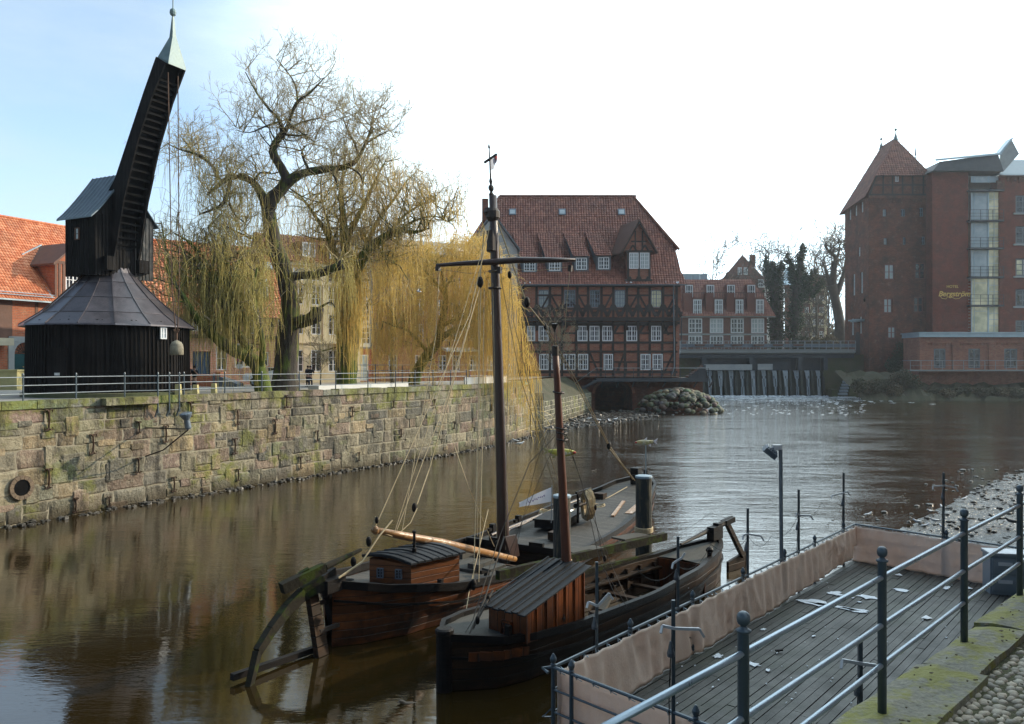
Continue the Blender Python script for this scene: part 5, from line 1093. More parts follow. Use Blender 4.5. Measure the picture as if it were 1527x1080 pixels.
# ---- low annex with terrace
DN = 156.0
def xn(px): return X(px, DN)
def zn(py): return Z(py, DN)
AN = thing('annex', 'low red brick annex with three arched windows and riverside terrace', 'annex', (0, DN, 0))
ops = [(xn(a), xn(c), zn(549), zn(520)) for a, c in ((1392.5, 1410), (1444, 1461.5), (1497.5, 1517), (1550, 1568))]
b = MB(); facade(b, xn(1371), xn(1640), 0, zn(503), ops, depth=.4); b.quad((xn(1371), 6.4, 0), (xn(1371), 0, 0), (xn(1371), 0, zn(503)), (xn(1371), 6.4, zn(503))); b.quad((xn(1371), 0, zn(503)), (xn(1640), 0, zn(503)), (xn(1640), 6.4, zn(503)), (xn(1371), 6.4, zn(503))); obj('wall', b, M['brick_mill'], AN)
b = MB()
for px in (1374, 1423, 1477, 1530, 1583): b.box(xn(px)-.4, xn(px)+.9, -.15, 0, zn(552), zn(510))
for px in (1378, 1430, 1483, 1537):
    for k in range(10): x = xn(px)+.3+k*.55; b.box(x, x+.32, -.14, 0, zn(515), zn(511.5))
b.box(xn(1371), xn(1640), -.18, 0, zn(511.5), zn(508)); obj('pilaster', b, M['brick_mill'], AN)
b = MB(); b.box(xn(1369), xn(1640), -.5, 6.5, zn(503), zn(497)); b.box(xn(1367), xn(1640), -.7, 6.5, zn(497), zn(495.5)); obj('parapet', b, M['metal_roof'], AN)
for q in ops: window(AN, *q, 0, 2, 2, fm=M['slate'], gm=M['glass'], fw=.24, rec=.1, arched=True)
b = MB(); b.box(xn(1342), xn(1640), -3.4, -.2, zn(553.5), zn(551.5)); obj('terrace', b, M['concrete'], AN)
b = MB(); xa, xb = xn(1345), xn(1640); zt0 = zn(551.5)
for k in range(20): x = xa+k*(xb-xa)/19; b.box(x-.04, x+.04, -3.35, -3.27, zt0, zt0+1.75)
b.box(xa, xb, -3.34, -3.28, zt0+.8, zt0+.86); b.box(xa, xb, -3.37, -3.25, zt0+1.7, zt0+1.82); b.box(xa, xa+.08, -3.3, 0, zt0+1.7, zt0+1.8); obj('terrace_rail', b, M['rail_thin'], AN)
# bank below the annex: earth slope, shrubs
b = MB(); K = 46; rs = random.Random(31); rows = 6
def bank(i, j):
    u = i/K; v = j/rows; rr = random.Random(i*97+j); px = 1276+(1660-1276)*u; x = X(px, DN-4); y = DN-7.5+v*7.3-(.0 if px > 1370 else 0)+ (6*max(0, (1380-px)/100)*v); z = -.3+(3.3 if px > 1370 else 5.5)*v**.8+rr.uniform(-.35, .35)*(0 < v); return (x, y, z)
for i in range(K):
    for j in range(rows): b.quad(bank(i, j), bank(i+1, j), bank(i+1, j+1), bank(i, j+1))
tag(obj('river_bank', b, M['grass_bank']), kind='structure')
def leaf_cloud(b, c, r, n, s, rs, flat=1.):
    """many small leaf clumps in an uneven volume, in bulk"""
    pts = []; rad = []
    for k in range(n):
        a = Vector((rs.gauss(0, 1), rs.gauss(0, 1), rs.gauss(0, 1))); a.normalize(); q = rs.random()**.45; p = Vector(c)+Vector((a.x*r[0]*q, a.y*r[1]*q, a.z*r[2]*q)); d = Vector((rs.gauss(0, 1), rs.gauss(0, 1), rs.gauss(0, .7))).normalized()*s*rs.uniform(.5, 1.5)
        pts.append([p, p+d*.5, p+d]); rad.append([s*.12, s*.35, s*.02])
    b.strands(np.array([[list(q) for q in p] for p in pts]), np.array(rad), 3)
rs = random.Random(40)
for k in range(26):
    px = (1284+(k-20)*13 if k >= 20 else 1296+k*13)+rs.uniform(-4, 4); D = DN-5+rs.uniform(-1, 1.5); low = px > 1370; zc_ = rs.uniform(.9, 1.6) if low else rs.uniform(1.5, 4.5)
    sh = thing('bush', 'tangled winter bush low on the river bank under the hotel terrace', 'bush', (X(px, D), D, 0), group='bushes along the hotel river bank'); b = MB(); b.tube([(0, 0, -.3), (.1, 0, zc_*.5), (.2, .1, zc_)], .05, 4); obj('stem', b, M['bark_far'], sh)
    b = MB(); leaf_cloud(b, (0, 0, zc_), (1.5, 1.2, 1.0 if low else 1.5), 420, .34, rs); obj('foliage', b, M['bush'] if k % 3 else M['bush_brown'], sh)
# ivy on tower foot
b = MB(); iv = thing('ivy', 'dark ivy climbing the foot of the brick tower', 'ivy', (0, 0, 0), kind='stuff')
for px, py, w_ in ((1350, 525, 22), (1365, 530, 20), (1335, 545, 18), (1375, 520, 12), (1345, 560, 25), (1358, 505, 10)): leaf_cloud(b, (X(px, DT-1), DT-.6, Z(py, DT-1)), (w_*.11, .5, w_*.11), 700, .35, rs)
obj('ivy_leaves', b, M['ivy'], iv); iv['label'] = 'dark ivy climbing the foot of the brick tower'
# ---- houses along the near quay, outside the picture on the right: they shade the near bank and boats
SHB = thing('row_house', 'tall brick row house on the near quay behind the railing', 'house', (6.0, 3.0, 4.25), R(45), None)
b = MB(); b.box(0, 60, 0, -11, 0, 14.2); obj('wall', b, M['brick_mill'], SHB)
b = MB(); b.hexa([(-.3, -11.4, 14.2), (60.3, -11.4, 14.2), (60.3, .4, 14.2), (-.3, .4, 14.2)], [(-.3, -5.7, 18.4), (60.3, -5.7, 18.4), (60.3, -5.3, 18.4), (-.3, -5.3, 18.4)]); obj('roof', b, M['tile_mill'], SHB)
# ================================================================== HARBOUR CRANE
CRX, CRY = X(165, 42.8), 42.8; cu = Vector((.89, -.456, 0)); cv = Vector((.456, .89, 0))
CR = thing('harbour_crane', 'tall black wooden treadmill crane with round base and copper capped jib', 'crane', (CRX, CRY, QZ-.05), math.atan2(-.456, .89))
# local frame: x along the jib direction, y across it, z up from the quay
z0c = QZ-.05
def cz(z): return z-z0c
b = MB(); n = 24; Rb = 3.92; hb_ = cz(8.75)
vs = []; 
for k in range(n):
    a0, a1 = 2*math.pi*k/n, 2*math.pi*(k+1)/n
    b.quad((Rb*math.cos(a0), Rb*math.sin(a0), 0), (Rb*math.cos(a1), Rb*math.sin(a1), 0), (Rb*.985*math.cos(a1), Rb*.985*math.sin(a1), hb_), (Rb*.985*math.cos(a0), Rb*.985*math.sin(a0), hb_))
rs = random.Random(3)
for k in range(112):                                # cover battens
    a = 2*math.pi*k/112; r = Rb+.02; w_ = .035; ca, sa = math.cos(a), math.sin(a); t = Vector((-sa, ca, 0)); q = Vector((ca, sa, 0)); h_ = hb_-rs.uniform(0, .05); zb_ = rs.uniform(0, .25)
    p = q*(r-.06); b.hexa([p-t*w_+Vector((0, 0, zb_)), p+t*w_+Vector((0, 0, zb_)), p+t*w_+q*.07+Vector((0, 0, zb_)), p-t*w_+q*.07+Vector((0, 0, zb_))], [p*.985-t*w_+Vector((0, 0, h_)), p*.985+t*w_+Vector((0, 0, h_)), p*.985+t*w_+q*.07+Vector((0, 0, h_)), p*.985-t*w_+q*.07+Vector((0, 0, h_))])
obj('base_wall', b, M['crane_wood'], CR)
b = MB(); b.lathe((0, 0, -.2), ((Rb+.22, 0), (Rb+.22, .38), (Rb, .42)), 32); obj('plinth', b, M['moss_wall'], CR)
b = MB(); prof = [(4.24, cz(8.47)), (4.2, cz(8.55)), (3.35, cz(9.15)), (2.45, cz(9.95)), (1.62, cz(10.8)), (1.2, cz(11.35)), (1.1, cz(11.6))]
n = 16; vs = [Vector((r*math.cos(2*math.pi*(k+.5)/n), r*math.sin(2*math.pi*(k+.5)/n), z)) for r, z in prof for k in range(n)]
b.add(vs, [(i*n+k, i*n+(k+1) % n, (i+1)*n+(k+1) % n, (i+1)*n+k) for i in range(len(prof)-1) for k in range(n)])
for k in range(n):
    for i in range(1, len(prof)-1): b.beam(vs[i*n+k]+Vector((0, 0, .02)), vs[(i+1)*n+k]+Vector((0, 0, .02)), .045, .05)
for i in (2, 3, 4):
    for k in range(n):
        a_, c_ = vs[i*n+k], vs[i*n+(k+1) % n]; o_ = Vector((0, 0, .012)); b.beam(a_+o_, c_+o_, .03, .03)
obj('cone_roof', b, M['cone_roof'], CR)
b = MB(); b.beam(vs[2*n+11]*1.0+Vector((0, 0, .05)), vs[5*n+11]+Vector((0, 0, .05)), .05, .05); obj('ladder_rail', b, M['rust'], CR)
def cyl_pt(px, py, r=Rb+.06):                       # point of the round wall seen at a pixel
    k = (px-CX)/F; A = 1+k*k; Bq = -2*(CRX*k+CRY); Cq = CRX**2+CRY**2-r*r; D = (-Bq-math.sqrt(Bq*Bq-4*A*Cq))/(2*A); p = Vector((k*D, D, Z(py, D)))
    return CR.matrix_basis.inverted() @ p
CR.matrix_basis = Matrix.LocRotScale(CR.location, CR.rotation_euler, None)
def wall_window(px, py, w_, h_, fm, gm):
    p = cyl_pt(px, py); a = math.atan2(p.y, p.x); o = window(CR, -w_/2, w_/2, 0, h_, 0, 2, 2, fm=fm, gm=gm, rec=0, fw=.06); o.location = (p.x, p.y, p.z-h_/2); o.rotation_euler = (0, 0, a+math.pi/2)
wall_window(243, 497, .38, .6, M['white_paint'], M['glass_pale'])
b = MB(); p = cyl_pt(86, 558); a = math.atan2(p.y, p.x); 
b.fr = Matrix.Translation((p.x, p.y, 0)) @ Matrix.Rotation(a+math.pi/2, 4, 'Z'); b.box(-.5, .5, -.05, .0, .1, 2.3); b.box(-.55, .55, -.08, .0, 2.3, 2.42); b.box(-.45, .45, -.07, 0, .5, .62); b.box(-.45, .45, -.07, 0, 1.8, 1.92); obj('door', b, M['crane_wood'], CR)
b = MB(); p = cyl_pt(87, 558.5); b.fr = Matrix.Translation((p.x, p.y, p.z)) @ Matrix.Rotation(a+math.pi/2, 4, 'Z'); b.box(-.12, .12, -.12, -.06, -.05, .08); obj('door_plate', b, M['tape'], CR)
# turning hut: v from -1.7 to 1.7, u from -1.35 to 1.08
hb0, he, hr = cz(11.15), cz(14.15), cz(16.35); u0, u1, vv = -1.25, 1.08, 1.7
b = MB()
b.box(u0, u1, -vv, vv, hb0, hb0+.02)
b.quad((u0, -vv, hb0), (u1, -vv, hb0), (u1, -vv, he), (u0, -vv, he)); b.quad((u1, vv, hb0), (u0, vv, hb0), (u0, vv, he), (u1, vv, he))
for u_, s in ((u0, -1), (u1, 1)):
    q = [(u_, -vv, hb0), (u_, vv, hb0), (u_, vv, he), (u_, 0, hr), (u_, -vv, he)]; b.poly(q if s > 0 else q[::-1])
for k in range(12):
    u_ = u0+.1+k*(u1-u0-.2)/11
    for s in (-1, 1): b.box(u_-.03, u_+.03, s*vv-.03 if s < 0 else vv, -vv if s < 0 else vv+.03, hb0-.05, he)
for k in range(9):
    v_ = -vv+.06+k*.2; b.box(u1, u1+.03, v_-.03, v_+.03, hb0-.05, he+.1)
hut = obj('hut', b, M['hut_wood'], CR)
b = MB(); b.box(u1+.035, u1+.06, .62, vv+.02, hb0-.08, he+.3)
for k in range(6): v_ = .70+k*.2; b.box(u1+.06, u1+.085, v_-.03, v_+.03, hb0-.1, he+.3-(v_-.6)*.2)
obj('front_boards', b, M['grey_wood'], hut)
b = MB(); K = 6                                     # flared roof, both slopes
for s in (-1, 1):
    for k in range(K):
        t0, t1 = k/K, (k+1)/K
        def rp(t, u_): v_ = (vv+.32)*(1-t); z_ = he-.18+(hr+.15-he+.18)*(t**1.15*.9+.1*t); return Vector((u_, s*v_, z_))
        q = [rp(t0, u0-.25), rp(t0, u1+.2), rp(t1, u1+.2), rp(t1, u0-.25)]; up_ = Vector((0, 0, .07)); q = q if s < 0 else q[::-1]; b.hexa(q, [p+up_ for p in q])
    for j in range(9):
        u_ = u0-.2+j*(u1-u0+.35)/8; b.tube([rp(k/K, u_)+Vector((0, 0, .09)) for k in range(K+1)], .022, 4)
obj('hut_roof', b, M['lead_roof'], hut)
o_ = window(CR, 0, .32, 0, .62, 0, 1, 2, fm=M['timber_brown'], gm=M['glass_pale'], rec=0, fw=.05); o_.location = (-.2, -vv-.03, cz(12.95))
# jib: side cheeks, back boards, recessed face with rungs
fr_ = [(1.15, cz(11.3)), (1.3, cz(12.1)), (2.0, cz(15.05)), (3.0, cz(17.9)), (4.0, cz(20.0)), (4.95, cz(21.55))]
bk_ = [(-.2, cz(13.2)), (.35, cz(15.0)), (1.3, cz(16.05)), (2.45, cz(18.35)), (3.45, cz(20.35)), (4.3, cz(21.95))]
def pl(c, t):
    i = min(int(t*(len(c)-1)), len(c)-2); f = t*(len(c)-1)-i; return (lerp(c[i][0], c[i+1][0], f), lerp(c[i][1], c[i+1][1], f))
b = MB(); K = 20
def wj(t): return lerp(.80, .62, t)
for k in range(K):
    t0, t1 = k/K, (k+1)/K; f0, f1, g0, g1 = pl(fr_, t0), pl(fr_, t1), pl(bk_, t0), pl(bk_, t1)
    for s in (-1, 1):
        a0, a1 = s*wj(t0), s*wj(t1); i0, i1 = s*(wj(t0)-.09), s*(wj(t1)-.09)
        q0 = [(f0[0], a0, f0[1]), (f0[0], i0, f0[1]), (g0[0], i0, g0[1]), (g0[0], a0, g0[1])]; q1 = [(f1[0], a1, f1[1]), (f1[0], i1, f1[1]), (g1[0], i1, g1[1]), (g1[0], a1, g1[1])]
        b.hexa(q0, q1)
obj('jib_cheeks', b, M['hut_wood'], CR)
for s in (-1, 1):                                   # flared shoulder from jib down to the hut walls
    b = MB()
    for k in range(10):
        t0, t1 = k/K, (k+1)/K
        def fl(t): g = pl(bk_, t); f = pl(fr_, t); e = max(0, 1-t/.42)**1.8; return Vector((lerp(f[0], g[0], .45)-.1*e, s*(wj(t)+.01+(vv-wj(t))*e), lerp(f[1], g[1], .45)-.9*e))
        def fl2(t): f = pl(fr_, t); return Vector((f[0]+.01, s*(wj(t)+.02), f[1]))
        q = [fl2(t0), fl2(t1), fl(t1), fl(t0)]; b.poly(q if s < 0 else q[::-1])
    obj('jib_shoulder', b, M['hut_wood'], CR)
b = MB(); b2 = MB()
for k in range(K):
    t0, t1 = k/K, (k+1)/K; f0, f1, g0, g1 = pl(fr_, t0), pl(fr_, t1), pl(bk_, t0), pl(bk_, t1); m = .45
    w0, w1 = wj(t0)-.09, wj(t1)-.09
    b.quad((lerp(f0[0], g0[0], m), -w0, lerp(f0[1], g0[1], m)), (lerp(f0[0], g0[0], m), w0, lerp(f0[1], g0[1], m)), (lerp(f1[0], g1[0], m), w1, lerp(f1[1], g1[1], m)), (lerp(f1[0], g1[0], m), -w1, lerp(f1[1], g1[1], m)))
    b.quad((g0[0], -w0-.12, g0[1]), (g0[0], w0+.12, g0[1]), (g1[0], w1+.12, g1[1]), (g1[0], -w1-.12, g1[1]))
obj('jib_boards', b, M['black_wood'], CR)
b = MB(); nr = 30
for k in range(nr): t = .06+.84*k/(nr-1); f = pl(fr_, t); g = pl(bk_, t); b.beam((lerp(f[0], g[0], .22), -wj(t)+.09, lerp(f[1], g[1], .22)), (lerp(f[0], g[0], .22), wj(t)-.09, lerp(f[1], g[1], .22)), .09, .12)
obj('rungs', b, M['black_wood'], CR)
for s in (-1, 1): obj('bearing_block', MB().box(u1+.04, u1+.35, s*.95-.3, s*.95+.3, hb0+.25, hb0+.95), M['hut_wood'], CR)
b = MB(); tp = (4.75, cz(21.7)); c0 = Vector((tp[0]-.05, 0, tp[1])); ring = [Vector((tp[0]-.45, -.54, tp[1]+.28)), Vector((tp[0]+.33, -.54, tp[1]-.08)), Vector((tp[0]+.33, .54, tp[1]-.08)), Vector((tp[0]-.45, .54, tp[1]+.28))]
mid = [c0+Vector((.05+s*.12, v_*.12, 1.35)) for s, v_ in ((-1, -1), (1, -1), (1, 1), (-1, 1))]; low = [p+Vector((0, 0, -.12)) for p in ring]
b.hexa(low, ring); b.hexa(ring, mid); b.hexa(mid, [c0+Vector((.05, 0, 2.5))+Vector((s*.03, v_*.03, 0)) for s, v_ in ((-1, -1), (1, -1), (1, 1), (-1, 1))]); obj('jib_cap', b, M['copper'], CR)
b = MB(); b.lathe(c0+Vector((.05, 0, 2.4)), ((.03, 0), (.14, .1), (.17, .22), (.14, .34), (.03, .45), (.02, 2.3)), 10); obj('finial', b, M['copper'], CR)
b = MB()
rt = Vector((4.75, -.3, cz(21.2))); rt2 = Vector((4.75, .3, cz(21.2))); wb = Vector((4.95, .05, cz(8.1)))
b.tube([rt, wb+Vector((-.05, -.25, 2.5)), wb+Vector((0, -.05, 0))], .028, 5); b.tube([rt2, wb+Vector((.05, .12, 2.5)), wb+Vector((0, .05, 0))], .028, 5); obj('hoist_rope', b, M['rust'], CR)
b = MB(); b.tube([wb+Vector((0, 0, .1)), wb+Vector((0, 0, -.35))], .06, 6); b.tube([wb+Vector((-.2, 0, .2)), wb, wb+Vector((.2, 0, .2))], .035, 5); obj('hook', b, M['rust'], CR)
wt = thing('crane_weight', 'bell shaped stone weight hanging from the crane hook', 'weight', CR.matrix_basis @ (wb+Vector((0, 0, -1.08))))
b = MB(); b.lathe((0, 0, 0), ((.30, 0), (.335, .04), (.33, .35), (.30, .52), (.22, .66), (.1, .72), (.05, .76)), 16); obj('stone_bell', b, M['weight'], wt, True); b = MB(); b.tube([(-.06, 0, .74), (0, 0, .86), (.06, 0, .74)], .025, 5); obj('eye', b, M['rust'], wt)
# ================================================================== QUAY FURNITURE (left bank)
def wall_at(px):
    k = (px-CX)/F
    for i in range(len(WALL)-1):
        (x0, y0), (x1, y1) = WALL[i], WALL[i+1]; d = (x1-x0)-k*(y1-y0)
        if abs(d) < 1e-9: continue
        t = (k*y0-x0)/d
        if -1e-6 <= t <= 1: return Vector((x0+(x1-x0)*t, y0+(y1-y0)*t, 0)), Vector((y1-y0, -(x1-x0), 0)).normalized()
    (x0, y0), (x1, y1) = WALL[0], WALL[1]; return Vector((x0, y0, 0)), Vector((1, 0, 0))
RL = thing('quay_railing', 'long grey three bar railing along the top of the harbour wall', 'railing', (0, 0, 0))
pxs = [-60, -20, 40, 119, 191, 229, 246, 261, 279, 340, 395, 451, 505, 553, 594, 623, 650, 676, 700]
pts = []
for px in pxs:
    p, n_ = wall_at(px); off = -.25 if px not in (229, 246, 261) else .32; pts.append(p+n_*off)
b = MB()
for px, p in zip(pxs, pts):
    zb_ = QZ-.05 if px not in (229, 246, 261) else QZ-.75
    q = obj('post', MB().lathe((p.x, p.y, zb_), ((.035, 0), (.035, QZ+1.12-zb_), (.05, QZ+1.13-zb_), (.02, QZ+1.2-zb_)), 8), M['rail_grey'], RL)
for h_ in (1.02, .68, .33):
    b.tube([p+Vector((0, 0, QZ+h_+.0)) for p in pts], .022, 5)
obj('rails', b, M['rail_thin'], RL)
b = MB()
for px in (229, 246, 261): p, n_ = wall_at(px); b.beam(p+n_*.32+Vector((0, 0, QZ-.5)), p+n_*.12+Vector((0, 0, QZ-.95)), .06)
obj('strut', b, M['rail_grey'], RL)
RL2 = thing('terrace_railing', 'grey railing around the curved terrace behind the golden willow', 'railing', (0, 0, 0))
b = MB(); q = [P(x, y, D) for x, y, D in ((505, 549, 60), (560, 547, 63), (600, 545, 66), (640, 544, 68), (700, 545, 70), (745, 548, 73), (764, 550, 76))]
q = [Vector((v.x, v.y, QZ)) for v in q]
for i, p in enumerate(q): obj('post', MB().tube([p, p+Vector((0, 0, 1.6))], .04, 6), M['rail_grey'], RL2)
for h_ in (1.55, 1.1, .6): b.tube([p+Vector((0, 0, h_)) for p in q], .03, 5)
obj('rails', b, M['rail_thin'], RL2)
b = MB(); c_ = [wall_at(x)[0]-wall_at(x)[1]*.45 for x in (700, 720, 745, 764)]
for i in range(3): b.beam(c_[i]+Vector((0, 0, QZ+.33)), c_[i+1]+Vector((0, 0, QZ+.33)), .12, .55)
tag(obj('white_ledge', b, M['white_plaster']), 'low pale rendered ledge on the harbour wall behind the mast', 'ledge')
b = MB(); c_ = [wall_at(x)[0]-wall_at(x)[1]*1.6 for x in (496, 540, 590, 628)]
for i in range(3): b.beam(c_[i]+Vector((0, 0, QZ+.12)), c_[i+1]+Vector((0, 0, QZ+.12)), .9, .3)
tag(obj('stone_bench', b, M['white_plaster']), 'long low pale stone bench under the willow trees', 'bench')
# iron wall clamps, drain, lamp bracket
def clamp_mesh():
    b = MB(); b.tube([(0, -.07, -.62), (.02, -.09, 0), (0, -.07, .62)], .05, 6)
    for s in (-1, 1):
        for z in (-.62, .62):
            sg = 1 if z > 0 else -1; b.tube([(0, -.08, z*.8), (s*.10, -.08, z), (s*.22, -.07, z*1.02), (s*.26, -.06, z-sg*.14), (s*.2, -.06, z-sg*.17)], [.05, .045, .04, .03, .02], 5)
    return b
proto = None
cl = [(70, 626, .95), (136, 662, .95), (70, 713, .9), (110, 753, .7), (205, 637, .6), (245, 647, .9), (204, 694, .8), (257, 722, .8), (352, 622, .9), (348, 665, .9), (282, 610, .8), (353, 708, .7), (425, 599, .8), (408, 636, .9), (471, 650, .7), (523, 614, .7), (533, 681, .6), (446, 690, .8), (596, 646, .6), (646, 602, .7), (731, 608, .6), (675, 634, .6), (585, 603, .5), (160, 748, .5)]
for i, (px, py, sz_) in enumerate(cl):
    p, n_ = wall_at(px); z = Z(py, p.y)
    if i == 0:
        proto = obj('wall_clamp', clamp_mesh(), M['rust']); o = proto
    else: o = proto.copy(); COL.objects.link(o)
    o.location = (p.x+n_.x*.05, p.y+n_.y*.05, z); o.rotation_euler = (0, 0, math.atan2(n_.x, -n_.y)); o.scale = (sz_*.72, 1, sz_*.72)
    tag(o, 'forked rusty iron clamp set into the harbour wall stones', 'wall clamp', 'iron clamps on the harbour wall')
p, n_ = wall_at(29); dr = thing('drain_outlet', 'round brick ringed drain mouth low in the harbour wall', 'drain', (p.x+n_.x*.05, p.y+n_.y*.05, Z(727, p.y)), math.atan2(n_.x, -n_.y))
b = MB()
for k in range(14): a0 = 2*math.pi*k/14; a1 = 2*math.pi*(k+.92)/14; b.hexa([(r*math.cos(a), -.02, r*math.sin(a)) for r, a in ((.34, a0), (.5, a0), (.5, a1), (.34, a1))], [(r*math.cos(a), -.14, r*math.sin(a)) for r, a in ((.34, a0), (.5, a0), (.5, a1), (.34, a1))])
obj('brick_ring', b, M['rubble_stone'], dr); b = MB(); b.fr = Matrix.Rotation(R(90), 4, 'X'); b.lathe((0, 0, .0), ((.33, .10), (.34, .02)), 18); obj('mouth', b, M['black_wood'], dr)  # mouth is a flat black disc, painting the shade inside the drain
p, n_ = wall_at(215); wl = thing('wall_lamp', 'blue grey floodlight on a bracket arm jutting from the harbour wall', 'lamp', (p.x, p.y, Z(638, p.y)), math.atan2(n_.x, -n_.y))
b = MB(); b.tube([(0, 0, 0), (.3, -2.75, .02)], .03, 6); b.tube([(.0, -.1, -1.35), (.15, -1.2, -1.0), (.3, -2.75, .0)], .03, 6); obj('arm', b, M['iron'], wl)
b = MB(); b.fr = Matrix.Translation((.3, -2.75, .02)) @ Matrix.Rotation(R(-12), 4, 'Y'); b.lathe((0, 0, 0), ((.10, 0), (.15, .08), (.13, .45), (.17, .5), (.27, .66), (.29, .74), (.2, .78)), 14); obj('lamp_head', b, M['lamp_grey'], wl)
for (px, py, h_) in ((296, 588, .55), (322, 586, .5), (349, 584, .55)):
    p, n_ = wall_at(px); c_ = p-n_*1.6; b = MB(); b.hexa([(c_.x-.14, c_.y-.14, QZ-.1), (c_.x+.14, c_.y-.14, QZ-.1), (c_.x+.14, c_.y+.14, QZ-.1), (c_.x-.14, c_.y+.14, QZ-.1)], [(c_.x-.11, c_.y-.11, QZ+h_), (c_.x+.11, c_.y-.11, QZ+h_), (c_.x+.11, c_.y+.11, QZ+h_), (c_.x-.11, c_.y+.11, QZ+h_)])
    tag(obj('bollard', b, M['yellow_stone']), {296: 'leftmost of the three short yellow-green bollards right of the crane', 322: 'middle one of the three short yellow-green bollards right of the crane', 349: 'rightmost of the three short yellow-green bollards, nearest the leaning trunk'}[px], 'bollard', 'yellow bollards on the quay')
p = P(18, 575, 52); b = MB(); b.box(p.x-.55, p.x+.55, p.y-.4, p.y+.4, QZ-.1, QZ+1.15); b.box(p.x-.62, p.x+.62, p.y-.47, p.y+.47, QZ+1.15, QZ+1.25); tag(obj('stone_pedestal', b, M['yellow_stone']), 'yellow rendered pedestal block left of the crane base', 'pedestal')
p = P(325, 570, 60); b = MB(); b.hexa([(p.x-.4, p.y, QZ-.1), (p.x+1.6, p.y-.6, QZ-.1), (p.x+1.6, p.y+1, QZ-.1), (p.x-.4, p.y+1, QZ-.1)], [(p.x-.4, p.y, QZ+.9), (p.x+1.6, p.y-.6, QZ+.15), (p.x+1.6, p.y+1, QZ+.15), (p.x-.4, p.y+1, QZ+.9)]); tag(obj('ramp_wall', b, M['slate']), 'dark sloping ramp wall before the blue door', 'ramp')
p = P(308, 572, 60); b = MB(); b.box(p.x-.9, p.x+.7, p.y, p.y+1.2, QZ-.1, QZ+.85); b.box(p.x+.7, p.x+1.05, p.y-.1, p.y+1.2, QZ-.1, QZ+1.0); tag(obj('brick_plinth', b, M['brick_red']), 'low red brick block beside the dark ramp wall', 'plinth')
sg = thing('traffic_sign', 'round red and blue no stopping sign on a thin pole before the timbered house', 'traffic sign', (X(357, 60), 60, QZ-.06), R(20))
b = MB(); b.tube([(0, 0, 0), (0, 0, 2.5)], .035, 6); obj('pole', b, M['rail_thin'], sg)
b = MB(); b.fr = Matrix.Translation((0, -.05, 2.15)) @ Matrix.Rotation(R(90), 4, 'X'); b.lathe((0, 0, 0), ((.3, 0), (.3, .02)), 18); dk_ = obj('sign_disc', b, M['red'], sg)
b = MB(); b.fr = Matrix.Translation((0, -.075, 2.15)) @ Matrix.Rotation(R(90), 4, 'X'); b.lathe((0, 0, 0), ((.23, 0), (.23, .01)), 18); obj('sign_field', b, M['blue'], dk_); b = MB(); b.beam((-.17, -.095, 2.32), (.17, -.095, 1.98), .06, .01, up=(0, 1, 0)); b.beam((.17, -.098, 2.32), (-.17, -.098, 1.98), .06, .01, up=(0, 1, 0)); obj('sign_cross', b, M['red'], dk_)
b = MB(); b.box(-.2, .2, -.06, -.03, 1.35, 1.65); obj('sub_sign', b, M['white_paint'], sg)
# car
car = thing('parked_car', 'white hatchback parked behind the thick willow trunk', 'car', (X(406, 62), 62, QZ-.05), R(14))
b = MB(); prof = [(-2.05, .35), (-2.1, .75), (-1.95, .95), (-1.25, 1.02), (-.55, 1.42), (.95, 1.46), (1.75, 1.05), (2.0, .9), (2.02, .4)]
for s in (1,):
    n_ = len(prof); L_v = []
    for y, k_ in ((-.85, 1), (-.72, 1), (.72, 1), (.85, 1)):
        L_v.append([(x, y if z < 1.0 else y*.86, z if abs(y) < .8 or z < 1 else z-.0) for x, z in prof])
    b.add([p for l in L_v for p in l], [(j*n_+i, j*n_+i+1, (j+1)*n_+i+1, (j+1)*n_+i) for j in range(3) for i in range(n_-1)]+[tuple(range(n_))[::-1], tuple(range(3*n_, 4*n_)), (n_-1, 0, n_, 2*n_-1), (3*n_-1, 2*n_, 3*n_, 4*n_-1)])
obj('body', b, M['car_paint'], car)
b = MB()
for y, d in ((-.745, -1), (.745, 1)): b.poly([(-1.1, y*1.0+d*.0, 1.04), (1.5, y, 1.04), (.9, y, 1.38), (-.5, y, 1.36)][::-d])
b.quad((-1.28, -.6, 1.045), (-1.28, .6, 1.045), (-.62, .6, 1.42), (-.62, -.6, 1.42)); obj('windows', b, M['glass'], car)
for x in (-1.3, 1.3):
    for y in (-.8, .8):
        b = MB(); b.fr = Matrix.Translation((x, y, .31)) @ Matrix.Rotation(R(90), 4, 'X'); b.lathe((0, 0, -.1), ((.31, 0), (.31, .2)), 16); wh = obj('wheel', b, M['tyre'], car); b = MB(); b.fr = Matrix.Translation((x, y, .31)) @ Matrix.Rotation(R(90), 4, 'X'); b.lathe((0, 0, -.115), ((.19, 0), (.19, .23)), 10); obj('rim', b, M['galv'], wh)
for y in (-.6, .6): b = MB(); b.box(-2.12, -2.04, y-.18, y+.18, .62, .78); obj('headlight', b, M['glass_pale'], car)
for y in (-.7, .7): b = MB(); b.box(1.98, 2.06, y-.12, y+.12, .8, 1.0); obj('tail_light', b, M['red'], car)
